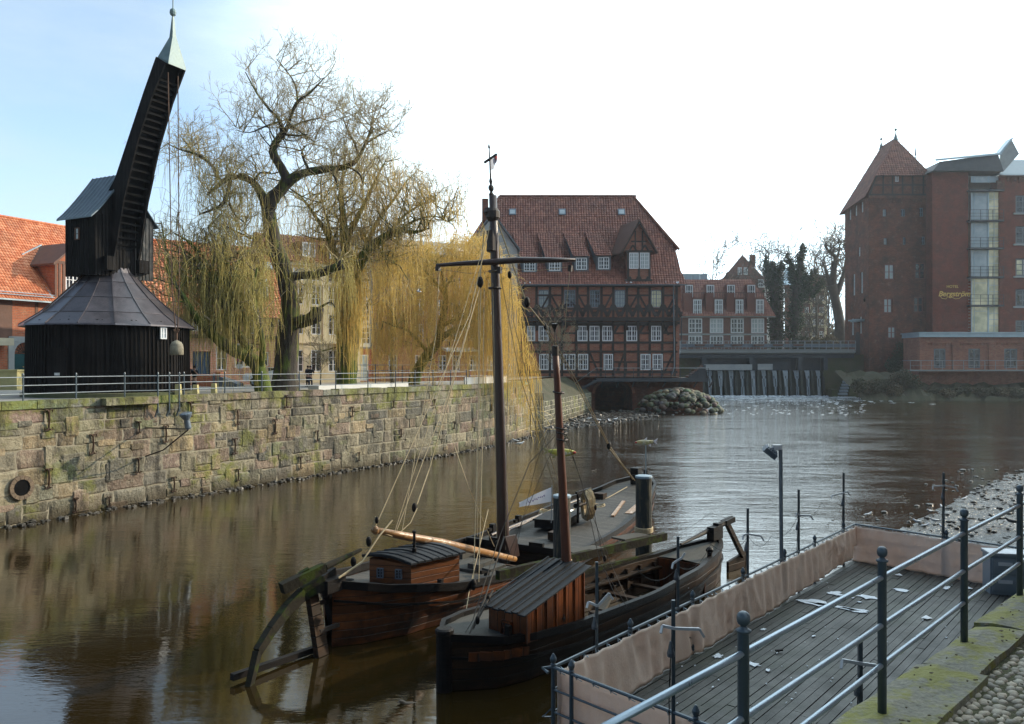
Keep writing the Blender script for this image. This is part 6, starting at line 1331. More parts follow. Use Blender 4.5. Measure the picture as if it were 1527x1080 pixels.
# people
def person(label, px, D, hgt, rz, arms, topm, legm, group=None):
    k = hgt/1.75; root = thing('person', label, 'person', (X(px, D), D, QZ-.05), rz, group)
    J = {'pel': (0, 0, .95), 'wai': (0, 0, 1.12), 'che': (0, -.01, 1.35), 'nek': (0, 0, 1.5), 'hd0': (0, -.01, 1.58), 'hd1': (0, -.01, 1.70), 'lk': (-.1, -.03, .5), 'la': (-.11, 0, .08), 'lt': (-.12, -.16, .03), 'rk': (.1, -.02, .5), 'ra': (.12, .02, .08), 'rt': (.13, -.14, .03), 'ls': (-.19, 0, 1.43), 'rs': (.19, 0, 1.43)}
    J.update(arms)
    Ed = [('pel', 'wai'), ('wai', 'che'), ('che', 'nek'), ('nek', 'hd0'), ('hd0', 'hd1'), ('pel', 'lk'), ('lk', 'la'), ('la', 'lt'), ('pel', 'rk'), ('rk', 'ra'), ('ra', 'rt'), ('che', 'ls'), ('ls', 'le'), ('le', 'lh'), ('che', 'rs'), ('rs', 're'), ('re', 'rh')]
    Rr = {'pel': .15, 'wai': .13, 'che': .15, 'nek': .06, 'hd0': .085, 'hd1': .09, 'lk': .07, 'rk': .07, 'la': .045, 'ra': .045, 'lt': .035, 'rt': .035, 'ls': .075, 'rs': .075, 'le': .05, 're': .05, 'lh': .035, 'rh': .035}
    def skin(name, keys, m, grow=0., par=None, root_k='pel'):
        ks = [q for q in J if q in keys]; me = bpy.data.meshes.new(name); me.from_pydata([tuple(c*k for c in J[q]) for q in ks], [(ks.index(a), ks.index(c)) for a, c in Ed if a in ks and c in ks], [])
        o = bpy.data.objects.new(name, me); COL.objects.link(o); o.parent = par or root; md = o.modifiers.new('skin', 'SKIN'); sv = me.skin_vertices[0].data if me.skin_vertices else None
        if sv is None: 
            bpy.context.view_layer.objects.active = o; sv = me.skin_vertices[0].data if me.skin_vertices else None
        if sv:
            for i, q in enumerate(ks): sv[i].radius = ((Rr[q]+grow)*k, (Rr[q]*(.8 if q in ('pel', 'wai', 'che') else 1)+grow)*k); sv[i].use_root = q == root_k
        sb = o.modifiers.new('sub', 'SUBSURF'); sb.levels = 1; sb.render_levels = 1; me.materials.append(m); return o
    for me_keys in (None,):
        body = skin('body', set(J), M['skin'])
    skin('trousers', {'pel', 'lk', 'la', 'rk', 'ra'}, legm, .014, body); skin('coat', {'pel', 'wai', 'che', 'ls', 'le', 'rs', 're', 'nek'}, topm, .022, body, 'che')
    b = MB(); b.blob((0, .02*k, 1.72*k), (.10*k, .11*k, .11*k), 8, 6, .05); obj('hair', b, M['hair'], body, True)
    for x in (-.11, .12): b = MB(); b.hexa([((x-.05)*k, -.17*k, 0), ((x+.05)*k, -.17*k, 0), ((x+.05)*k, .08*k, 0), ((x-.05)*k, .08*k, 0)], [((x-.04)*k, -.15*k, .07*k), ((x+.04)*k, -.15*k, .07*k), ((x+.04)*k, .06*k, .11*k), ((x-.04)*k, .06*k, .11*k)]); obj('shoe', b, M['coat'], body)
    return root
_sk = bpy.types.Object
# people on the quay
UPA = {'le': (-.30, -.12, 1.25), 'lh': (-.10, -.30, 1.52), 're': (.30, -.12, 1.25), 'rh': (.10, -.30, 1.52)}
DNA = {'le': (-.26, .0, 1.16), 'lh': (-.25, -.10, .92), 're': (.26, .0, 1.16), 'rh': (.25, -.10, .92)}
POC = {'le': (-.30, .05, 1.18), 'lh': (-.18, -.14, 1.02), 're': (.30, .05, 1.18), 'rh': (.18, -.14, 1.02)}
pa = person('person in dark coat raising both hands to their face beside the crane', 290, 46, 1.5, R(-10), UPA, M['coat'], M['coat'])
b = MB(); b.box(-.06, .06, -.34, -.24, 1.28, 1.36); cmr = tag(obj('camera_body', b, M['plastic_dark']), 'small dark camera held up by the person beside the crane', 'camera'); cmr.location = pa.location; cmr.rotation_euler = pa.rotation_euler
person('person in long dark coat standing at the railing by the leaning trunk', 382, 54, 1.55, R(150), DNA, M['coat'], M['trouser'])
person('person in black jacket standing right of the thick willow trunk', 463, 58, 1.5, R(20), POC, M['coat'], M['trouser'], None)
person('person in dark jacket close beside the leftmost one by the willow', 459, 60, 1.5, R(-30), DNA, M['trouser'], M['coat'])['label'] = 'person in dark blue jacket half hidden behind the black jacketed one'
# ================================================================== TREES
class Tree:
    def __init__(s, base, seed):
        s.o = Vector(base); s.rs = random.Random(seed); s.mb = MB(s.o); s.st = {}; s.segs = 0
    def strand(s, pts, r0, r1):
        K = len(pts); s.st.setdefault(K, ([], [])); s.st[K][0].append([(p.x, p.y, p.z) for p in pts]); s.st[K][1].append([lerp(r0, r1, i/(K-1)) for i in range(K)])
    def hang(s, p, l, r=.014, K=6, sway=.12):
        rs = s.rs; d = Vector((rs.gauss(0, 1), rs.gauss(0, 1), 0))*sway*2; pts = []; q = Vector(p)
        for i in range(K):
            pts.append(q.copy()); f = i/(K-1); q = q+Vector((d.x*(1-f)**2*.8+rs.gauss(0, sway*.25), d.y*(1-f)**2*.8+rs.gauss(0, sway*.25), -l/(K-1)*(.75 if i == 0 else 1.05)))
            q.z = max(q.z, 1.2)
        s.strand(pts, r, r*.5)
    def branch(s, p, d, l, r, lvl, up=.15, wob=.25, twig_len=1.0, nb=4, spread=.8, minr=.018, hangp=0., hl=(1, 3), grav=0.):
        rs = s.rs; K = 5; pts = [p.copy()]; q = p.copy(); dd = d.normalized()
        for i in range(K-1):
            dd = (dd+Vector((rs.gauss(0, wob), rs.gauss(0, wob), rs.gauss(0, wob)+up-grav*i))).normalized(); q = q+dd*l/(K-1); pts.append(q.copy())
        rad = [lerp(r, r*.55, i/(K-1)) for i in range(K)]
        if r > .045: s.mb.tube(pts, rad, 6 if r > .1 else 5, False)
        else: s.strand(pts, rad[0], rad[-1])
        if lvl <= 0: 
            return
        for k in range(nb):
            f = rs.uniform(.25, 1) if k else 1.0; i = min(int(f*(K-1)), K-2); b0 = pts[i].lerp(pts[i+1], f*(K-1)-i); ax = (pts[i+1]-pts[i]).normalized()
            v = Vector((rs.gauss(0, 1), rs.gauss(0, 1), rs.gauss(0, 1))); v = (v-ax*v.dot(ax)).normalized(); nd = (ax*(1-spread*.5)+v*spread).normalized()
            if hangp and rs.random() < hangp: s.hang(b0, rs.uniform(*hl))
            s.branch(b0, nd, l*rs.uniform(.5, .78), max(r*.5, minr*.6), lvl-1, up, wob*1.05, twig_len, nb, spread, minr, hangp, hl, grav)
    def limb(s, pl, n=7, sub=0, **kw):
        """pl: (px, py, depth, radius) points; returns world points along it"""
        cps = [(P(a, c, D), r) for a, c, D, r in pl]; pts = []; rad = []
        for i in range(len(cps)-1):
            m = 3
            for j in range(m):
                t = j/m; a = cps[max(i-1, 0)][0]; b_ = cps[i][0]; c = cps[i+1][0]; d = cps[min(i+2, len(cps)-1)][0]
                p = .5*((2*b_)+(c-a)*t+(2*a-5*b_+4*c-d)*t*t+(-a+3*b_-3*c+d)*t**3); pts.append(p); rad.append(lerp(cps[i][1], cps[i+1][1], t)*s.rs.uniform(.92, 1.1))
        pts.append(cps[-1][0]); rad.append(cps[-1][1]); s.mb.tube(pts, rad, 9 if max(rad) > .2 else 6, True)
        for k in range(sub):
            i = s.rs.randrange(max(1, int(len(pts)*kw.get('f0', .25))), len(pts)); ax = (pts[min(i+1, len(pts)-1)]-pts[i-1]).normalized(); v = Vector((s.rs.gauss(0, 1), s.rs.gauss(0, 1), s.rs.gauss(0, .8)+kw.get('bias', .5))); v = (v-ax*v.dot(ax)*.6).normalized()
            s.branch(pts[i], v, s.rs.uniform(*kw.get('bl', (1.5, 3))), kw.get('br', .06), kw.get('lvl', 2), kw.get('up', .12), kw.get('wob', .22), nb=kw.get('nb', 3), spread=kw.get('spread', .8), hangp=kw.get('hangp', 0), hl=kw.get('hl', (1, 3)), grav=kw.get('grav', 0))
        return pts, rad
    def finish(s, name, label, cat, bark, twig, group=None, twig_name='crown', hangm=None):
        t = thing(name, label, cat, s.o, 0, group); obj('trunk', s.mb, bark, t, True); b = MB(s.o); h = MB(s.o)
        for K, (pp, rr) in s.st.items(): (h if (K == 6 and hangm) else b).strands(np.array(pp), np.array(rr), 3)
        obj(twig_name, b, twig, t)
        if h.bulk: obj('hanging_twigs', h, hangm, t)
        return t
# --- the great willow with the crooked crown
D0 = 50.0
T = Tree(P(424, 580, D0), 21); T.o.z = QZ-.1
T.limb([(424, 590, D0, 1.05), (425, 560, D0, .78), (429, 500, D0, .66), (433, 455, D0, .62), (426, 412, D0, .55), (414, 375, D0, .52), (405, 345, D0, .45), (400, 309, D0, .40)], sub=6, lvl=1, hangp=.9, hl=(1, 3), bl=(.6, 1.4), br=.04)
T.limb([(440, 478, D0-.2, .36), (455, 475, D0-.8, .42), (470, 468, D0-1, .44), (473, 455, D0-1, .42)]); T.limb([(473, 458, D0-1, .1), (485, 450, D0-1, .07), (494, 447, D0-1, .04), (500, 455, D0-1, .03)])
up1 = T.limb([(400, 309, D0, .40), (408, 290, D0, .42), (422, 276, D0, .38), (426, 262, D0, .30), (419, 246, D0, .26), (407, 224, D0, .26), (412, 208, D0, .22), (422, 196, D0, .24)], sub=14, lvl=2, bl=(1.2, 2.4), br=.05)
for pl in ([(422, 196, D0, .2), (416, 174, D0, .11), (403, 161, D0+.4, .09), (383, 135, D0+.8, .06), (366, 104, D0+1, .03)], [(422, 196, D0, .2), (429, 184, D0, .12), (442, 150, D0-.3, .09), (463, 134, D0-.6, .06), (484, 112, D0-.8, .03)],
           [(444, 152, D0, .07), (440, 122, D0+.4, .06), (424, 98, D0+.5, .04), (412, 84, D0+.5, .02)], [(416, 178, D0, .08), (395, 185, D0-.6, .06), (372, 194, D0-.8, .03), (352, 190, D0-.8, .02)], [(425, 190, D0, .08), (452, 178, D0+.5, .06), (480, 172, D0+.6, .03)], [(430, 180, D0, .07), (452, 196, D0, .05), (470, 208, D0, .03)]):
    T.limb(pl, sub=15, lvl=3, bl=(.9, 1.8), br=.036, nb=3, up=.10, f0=.15, wob=.14, spread=.65)
rl = T.limb([(418, 280, D0, .34), (430, 268, D0, .34), (442, 259, D0, .30), (462, 252, D0-.3, .24), (495, 248, D0-.6, .2), (521, 243, D0-.8, .17), (535, 230, D0-1, .12), (545, 210, D0-1, .08), (555, 190, D0-1, .05)], sub=14, lvl=3, bl=(1.2, 2.3), br=.045, hangp=.25, hl=(.6, 2.4), f0=.3)
for pl in ([(534, 232, D0-1, .1), (530, 212, D0-.6, .07), (518, 190, D0-.4, .05), (511, 170, D0-.4, .02)], [(546, 210, D0-1, .07), (562, 200, D0-1.4, .05), (578, 192, D0-1.6, .03)], [(548, 202, D0-1, .06), (556, 176, D0-.8, .04), (562, 150, D0-.8, .02)], [(492, 249, D0-.6, .09), (500, 262, D0-1, .07), (504, 280, D0-1.2, .03)], [(520, 244, D0-.8, .09), (536, 256, D0-1.2, .06), (542, 272, D0-1.4, .03)], [(462, 252, D0-.3, .1), (450, 225, D0+.8, .07), (458, 212, D0+1, .04)]):
    T.limb(pl, sub=14, lvl=3, bl=(1.0, 1.9), br=.036, nb=3, up=.10, f0=.15, spread=.65, wob=.15)
ll = T.limb([(400, 312, D0, .36), (391, 288, D0, .27), (377, 268, D0+.3, .23), (357, 259, D0+.5, .21), (337, 264, D0+.5, .17), (322, 276, D0+.4, .12), (309, 287, D0+.3, .06)], sub=12, lvl=3, bl=(1, 2.2), br=.045, hangp=.12, hl=(1, 3), f0=.3)
for pl in ([(326, 264, D0+.5, .12), (318, 246, D0+.4, .1), (298, 228, D0, .08), (268, 219, D0-.4, .05), (249, 210, D0-.6, .02)], [(344, 266, D0+.5, .15), (334, 298, D0-.4, .11), (316, 309, D0-1, .08), (296, 316, D0-1.2, .04)], [(342, 300, D0, .08), (350, 316, D0-.6, .06), (362, 326, D0-.8, .04), (368, 332, D0-.8, .03)], [(377, 270, D0, .12), (388, 254, D0+.4, .06), (404, 254, D0+.5, .05)], [(300, 232, D0, .06), (288, 222, D0+.8, .05), (270, 200, D0+1, .03)]):
    T.limb(pl, sub=14, lvl=3, bl=(1.0, 2.0), br=.036, wob=.15, nb=3, up=.08, hangp=.10, hl=(1, 3), f0=.15)
for pl in ([(420, 412, D0, .28), (450, 407, D0-.5, .24), (472, 405, D0-.8, .24), (498, 396, D0-1, .26), (512, 390, D0-1, .3)], [(415, 385, D0, .2), (395, 370, D0-1, .16), (372, 372, D0-1.4, .12), (345, 374, D0-1.6, .09), (320, 380, D0-1.8, .05)], [(405, 340, D0, .12), (380, 352, D0-1, .09), (360, 345, D0-1.3, .06), (330, 330, D0-1.5, .03)]):
    T.limb(pl, sub=16, lvl=2, bl=(.9, 1.8), br=.04, nb=3, hangp=.8, hl=(1.5, 4.5), up=0., f0=.15, bias=0)
rs = T.rs
for k in range(230):                                # curtains from the lower limbs
    pts, rad = (ll, rl, up1)[k % 5 if k % 5 < 2 else 0] if k % 3 else ll; i = rs.randrange(4, len(pts)); 
    T.hang(pts[i]+Vector((rs.gauss(0, .9), rs.gauss(0, 1.2), rs.gauss(0, .5))), rs.uniform(1.2, 4.5), .012)
T.finish('willow_tree', 'great bare willow with crooked mossy trunk and forked crown right of crane', 'tree', M['bark'], M['twig'], hangm=M['willow_green'])
# --- leaning willow at the left with green curtains
D1 = 47.0
T = Tree(P(392, 582, D1), 5); T.o.z = QZ-.1; rs = T.rs
a1 = T.limb([(394, 590, D1, .5), (386, 545, D1, .42), (368, 528, D1, .36), (342, 514, D1-.5, .34), (312, 490, D1-1, .30), (292, 468, D1-1.5, .22), (278, 445, D1-2, .14), (262, 420, D1-2, .09), (250, 396, D1-2, .05)], sub=12, lvl=2, bl=(1, 2), br=.05, hangp=.8, hl=(1, 3))
a2 = T.limb([(380, 540, D1, .26), (362, 505, D1+.5, .22), (345, 470, D1+1, .18), (335, 430, D1+1.2, .14), (330, 395, D1+1.2, .11), (322, 365, D1+1.2, .08), (310, 335, D1+1, .05)], sub=16, lvl=2, bl=(1, 2.2), br=.05, hangp=.6, hl=(1, 4))
a3 = T.limb([(388, 550, D1, .2), (392, 515, D1-.6, .17), (385, 470, D1-1, .13), (378, 430, D1-1, .1), (384, 395, D1-1, .06)], sub=10, lvl=2, bl=(.8, 1.8), br=.045, hangp=.6, hl=(1, 4))
a4 = T.limb([(292, 470, D1-1.5, .14), (272, 440, D1-.5, .1), (254, 400, D1, .08), (246, 360, D1, .06), (240, 325, D1, .03)], sub=14, lvl=2, bl=(1, 2.2), br=.045, hangp=.5, hl=(1, 3))
for k in range(30):
    px = rs.uniform(240, 400); py = rs.uniform(330, 420)+abs(px-320)*.1; T.limb([(rs.uniform(300, 370), rs.uniform(450, 490), D1-.5, .07), ((px+330)/2, (py+430)/2-15, D1+rs.uniform(-1, 1), .06), (px, py, D1+rs.uniform(-2, 2), .025)], sub=4, lvl=2, bl=(.7, 1.6), br=.03, hangp=.45, hl=(1, 3.5), f0=.4)
clumps = [(rs.uniform(262, 412), rs.uniform(390, 455), D1+rs.uniform(-2, 2.2)) for k in range(50)]
for k in range(1000):
    cx_, cy_, cd_ = clumps[k % len(clumps)] if k % 4 else (rs.uniform(255, 415), rs.uniform(380, 465), D1+rs.uniform(-2, 2)); p = P(cx_+rs.gauss(0, 4.0), cy_+rs.gauss(0, 14), cd_+rs.gauss(0, .5)); e = max(0, 1-abs(cx_-335)/110); T.hang(p, rs.uniform(1.2, 2.4+3.0*e), .0115, 6, .10)
T.finish('willow_tree', 'leaning willow with green hanging curtains before the timbered house', 'tree', M['bark_mossy'], M['twig_dark'], hangm=M['willow_green'])
# --- third willow, straight trunk clothed in twigs
D2 = 58.0
T = Tree(P(518, 578, D2), 8); T.o.z = QZ-.1; rs = T.rs
T.limb([(517, 590, D2, .75), (516, 550, D2, .8), (520, 500, D2, .85), (525, 450, D2, .8), (527, 412, D2, .6), (520, 395, D2, .5), (514, 360, D2, .34), (511, 320, D2, .25), (508, 285, D2, .18), (512, 255, D2, .08)], sub=34, lvl=2, bl=(1.2, 2.8), br=.06, hangp=.4, hl=(1, 3), f0=.2)
for pl in ([(520, 398, D2, .4), (502, 385, D2, .3), (488, 348, D2, .22), (472, 325, D2, .14), (455, 300, D2, .07), (440, 285, D2, .03)], [(527, 410, D2-.5, .5), (538, 388, D2-1, .42), (556, 366, D2-1.4, .34), (576, 352, D2-1.6, .28), (596, 343, D2-1.8, .22), (618, 346, D2-2, .12), (640, 340, D2-2, .05)], [(556, 366, D2-1, .24), (572, 380, D2-1.4, .18), (588, 392, D2-1.4, .12)],
           [(514, 365, D2, .25), (530, 330, D2+.6, .2), (545, 300, D2+1, .14), (560, 268, D2+1, .09), (575, 240, D2+1, .04)], [(540, 385, D2, .2), (560, 335, D2+1, .15), (585, 300, D2+1.2, .1), (605, 272, D2+1, .05)], [(576, 352, D2-1, .14), (602, 322, D2, .1), (628, 305, D2, .06), (650, 300, D2, .03)], [(500, 380, D2, .15), (492, 340, D2-.6, .1), (480, 300, D2-1, .07), (478, 268, D2-1, .03)], [(596, 343, D2-1, .12), (620, 328, D2-2, .08), (648, 322, D2-2, .05), (668, 330, D2-2, .03)]):
    T.limb(pl, sub=22, lvl=3, bl=(1.2, 2.6), br=.05, nb=3, up=.09, hangp=.22, hl=(1, 3.5), f0=.12)
for k in range(430):
    t = rs.random(); p = P(lerp(500, 545, rs.random()), lerp(375, 470, t), D2-.9+rs.gauss(0, .6)); T.hang(p, rs.uniform(2, 5.5), .014, 6, .08)
for k in range(500):
    p = P(rs.uniform(425, 640), rs.uniform(300, 400), D2+rs.uniform(-2.2, 1.5)); T.hang(p, rs.uniform(1, 3.2), .0125, 6, .1)
T.finish('willow_tree', 'thick upright willow with spreading mossy fork in front of the white house', 'tree', M['bark_mossy'], M['twig'], hangm=M['willow'])
# --- golden willow dome
D3 = 66.0
T = Tree(P(617, 575, D3), 14); T.o.z = QZ-.1; rs = T.rs
T.limb([(614, 588, D3, .55), (620, 560, D3, .48), (634, 534, D3, .42), (652, 512, D3, .38), (657, 486, D3, .30), (664, 455, D3, .24), (662, 420, D3, .16), (650, 390, D3, .10)], sub=8, lvl=2, bl=(1.5, 3), br=.06, hangp=.8, hl=(2, 4))
for pl in ([(655, 508, D3, .26), (674, 494, D3-.5, .22), (692, 488, D3-.8, .18), (715, 470, D3-1, .13), (738, 440, D3-1, .08), (752, 415, D3-1, .04)], [(657, 486, D3, .2), (690, 474, D3, .16), (700, 465, D3, .1), (722, 430, D3+1, .06)], [(640, 528, D3, .15), (610, 495, D3-1, .12), (592, 488, D3-1.4, .09), (570, 480, D3-1.5, .05)], [(664, 440, D3, .14), (630, 400, D3-1, .1), (600, 380, D3-1.5, .06)], [(664, 430, D3, .12), (690, 395, D3, .09), (715, 378, D3, .05)]):
    T.limb(pl, sub=12, lvl=2, bl=(1.2, 2.6), br=.05, nb=3, up=.03, hangp=.85, hl=(2, 4.5), f0=.15)
def top_y(px): 
    t = (px-560)/245.0; return 352+ (1-math.sin(math.pi*min(max(.10+t*.72, 0), 1)))*75 + (max(0, px-735)**1.35)*.55
def bot_y(px):
    return 520+60*math.sin((px-560)*.05)*.5 if px < 640 else (545 if px < 700 else lerp(560, 640, (px-700)/100))
cl3 = [(rs.uniform(558, 800), rs.random()) for k in range(120)]
for k in range(2200):
    px, t = cl3[k % 120] if k % 3 else (rs.uniform(556, 803), rs.random()); px += rs.gauss(0, 3.5); t = min(max(t+rs.gauss(0, .1), 0), 1)
    D = D3+(rs.uniform(-3.4, -1.6) if rs.random() < .6 else rs.uniform(-3.2, 3.2))*math.sqrt(max(0, 1-((px-680)/128)**2))+ (1.5 if px > 760 else 0); y0 = top_y(px)+t**1.5*140; p = P(px, y0, D)
    yb_ = bot_y(px)+rs.gauss(0, 34); l = max(1.0, (yb_-y0)*D/F)*rs.uniform(.55, 1.0) if (px > 690 or rs.random() < .5) else rs.uniform(1.5, 5)
    T.hang(p, min(l, 10), .013, 6, .22 if rs.random() < .3 else .11)
for k in range(620):                                # arching twig tops
    px = rs.uniform(565, 770); D = D3+rs.uniform(-2.5, 2.5); p = P(px, top_y(px)+rs.uniform(6, 40), D); T.branch(p, Vector((rs.gauss(0, .6), rs.gauss(0, .5), .8)), rs.uniform(.8, 1.7), .02, 1, -.05, .2, nb=3, grav=.18)
T.finish('willow_tree', 'broad golden weeping willow whose long curtains hang over the harbour wall', 'tree', M['bark_mossy'], M['willow'], hangm=M['willow'])
# --- bare bushy trees between, lighter
def bare(px, base_y, D, h, r, seed, name, label, spread=.7, lv=4, nb=3, zb=None, bark='bark_far', tw='twig_dark', group=None, lean=0, w_=1.0):
    z = QZ-.1 if zb is None else zb; T = Tree((X(px, D), D, z), seed); rs = T.rs; t0 = Vector((X(px, D), D, z)); K = 7; pts = []; d = Vector((lean, 0, 1))
    for i in range(K): pts.append(t0+Vector((lean*i*h*.05+rs.gauss(0, .05)*i*.3, rs.gauss(0, .05), h*.52*i/(K-1))))
    T.mb.tube(pts, [lerp(r, r*.5, i/(K-1)) for i in range(K)], 8, True)
    for k in range(9):
        i = rs.randrange(2, K); v = Vector((rs.gauss(0, .8)*w_, rs.gauss(0, .6)*w_, rs.uniform(.5, 1.3))); T.branch(pts[i], v, h*rs.uniform(.2, .34), r*.38, lv, .10, .2, nb=nb, spread=spread, minr=.03 if D < 150 else .085)
    T.branch(pts[-1], Vector((0, 0, 1)), h*.3, r*.5, lv, .12, .15, nb=nb, spread=spread, minr=.03 if D < 150 else .085)
    return T.finish(name, label, 'tree', M[bark], M[tw], group)
bare(585, 570, 72, 13.5, .22, 31, 'bare_tree', 'dense bare tree rising behind the third willow', tw='twig', lv=4, spread=.7)
bare(240, 570, 56, 8.5, .13, 33, 'bare_tree', 'thin bare tree right beside the crane hut', lv=4)
bare(478, 575, 62, 4.5, .06, 34, 'young_tree', 'slim young bare tree in front of the cream house', lv=3)
bare(832, 560, 108, 9.5, .14, 35, 'bare_tree', 'slender bare tree on the bank before the mill', lv=4, zb=4.6)
bare(1060, 520, 215, 33, .35, 36, 'bare_tree', 'bare tree with open crown above the dormered house roof', lv=4, zb=8.6, group=None)
bare(1218, 520, 205, 31, .4, 38, 'bare_tree', 'bare tree in the haze between ivy trees and hotel tower tree', lv=4, zb=8.6)
bare(1236, 520, 225, 32, .4, 39, 'bare_tree', 'faint bare tree behind the forked tree left of the tower', lv=4, zb=8.6)
bare(1150, 520, 210, 34, .4, 41, 'bare_tree', 'bare tree with fine fan crown above the left ivy tree', lv=4, zb=8.6)
bare(1205, 520, 230, 12, .2, 43, 'bare_tree', 'low bare tree before the hazy apartment block', lv=4, zb=8.6)
DI = 190.0
T = Tree((X(1253, DI), DI, 8.6), 44)
T.limb([(1256, 526, DI, 1.5), (1252, 480, DI, 1.25), (1244, 440, DI, 1.1), (1240, 425, DI, 1.3)]); 
for pl in ([(1241, 430, DI, .9), (1243, 405, DI, .7), (1246, 385, DI, .5), (1236, 375, DI, .3), (1230, 366, DI, .15)], [(1246, 440, DI, .8), (1254, 422, DI, .6), (1260, 400, DI, .45), (1262, 378, DI, .25), (1256, 364, DI, .1)], [(1246, 390, DI, .4), (1252, 372, DI, .2), (1250, 360, DI, .1)], [(1238, 428, DI, .5), (1232, 405, DI, .35), (1226, 390, DI, .15)]):
    T.limb(pl, sub=10, lvl=3, bl=(2.5, 5.5), br=.14, nb=3, f0=.4)
T.finish('forked_tree', 'thick forked bare tree standing left of the brick tower', 'tree', M['bark_far'], M['twig_dark'])
def ivy_tree(px, D, trunk, arms, seed, label):
    T = Tree((X(px, D), D, 8.6), seed); rs = T.rs; lc = MB(T.o); T.limb(trunk)
    for pl in [trunk]+arms:
        if pl is not trunk: T.limb(pl, sub=5, lvl=3, bl=(2, 4.5), br=.1, nb=3, f0=.7)
        for i in range(len(pl)-1):
            a, b_ = P(*pl[i][:3]), P(*pl[i+1][:3]); n = max(2, int((b_-a).length/1.3))
            for k in range(n): q = a.lerp(b_, k/n); rr = lerp(pl[i][3], pl[i+1][3], k/n)*1.6+.35; leaf_cloud(lc, q+Vector((rs.gauss(0, .3), 0, 0)), (rr*rs.uniform(.8, 1.3), rr, 1.5), int(60+rr*60), .5, rs)
    t = T.finish('ivy_clad_tree', label, 'tree', M['bark_far'], M['twig_dark']); obj('ivy_foliage', lc, M['ivy'], t)
ivy_tree(1159, 200, [(1159, 528, 200, 1.4), (1158, 490, 200, 1.35), (1157, 450, 200, 1.3), (1154, 415, 200, 1.0), (1152, 390, 200, .6)], [[(1154, 420, 200, .8), (1144, 398, 200, .4), (1142, 380, 200, .2)], [(1156, 430, 200, .8), (1163, 404, 200, .4), (1165, 388, 200, .2)]], 50, 'broad ivy covered tree right of the dormered house')
ivy_tree(1186, 198, [(1187, 528, 198, .9), (1186, 490, 198, .95), (1187, 450, 198, 1.1), (1190, 420, 198, .95), (1194, 390, 198, .6), (1197, 362, 198, .25)], [[(1188, 420, 198, .7), (1180, 395, 198, .4), (1172, 378, 198, .2)], [(1190, 445, 198, .6), (1206, 424, 198, .5), (1220, 400, 198, .3)], [(1192, 445, 198, .5), (1212, 436, 198, .4), (1232, 415, 198, .22)]], 51, 'ivy covered tree with raised bare arms, right of the broad ivy tree')
rs = random.Random(60)
for k, (px, py, D, rr) in enumerate([(1200, 505, 186, 3), (1214, 508, 184, 3), (1228, 506, 186, 3.2), (1238, 512, 184, 2.2), (1262, 505, 200, 3)]):
    sh = thing('bush', 'hazy winter bush on the far bank behind the bridge railing', 'bush', (X(px, D), D, 8.6), group='bushes behind the bridge'); b = MB(); b.tube([(0, 0, -.1), (.2, 0, 2)], .08, 5); obj('stem', b, M['bark_far'], sh); b = MB(); leaf_cloud(b, (0, 0, 2.3), (rr*.8, rr*.6, 2.6), 520, .5, rs); obj('foliage', b, M['bush_brown'] if k % 2 else M['bush'], sh)
b = MB(); rs = random.Random(61)
for k in range(26):
    x = X(lerp(1170, 1290, k/25), 260); b.blob((x, 262+rs.uniform(0, 8), 9), (4.5, 3, rs.uniform(5, 9)), 7, 5, .25, rs)
w_ = MB(); 
for k in range(26): x = X(lerp(1175, 1300, k/25), 285); leaf_cloud(w_, (x, 285+rs.uniform(-3, 5), 14), (5, 3, rs.uniform(5, 8)), 420, .9, rs)
tag(obj('far_wood', w_, M['bush_brown']), 'far hazy woodland showing between bare trees left of the tower', 'wood', kind='stuff')
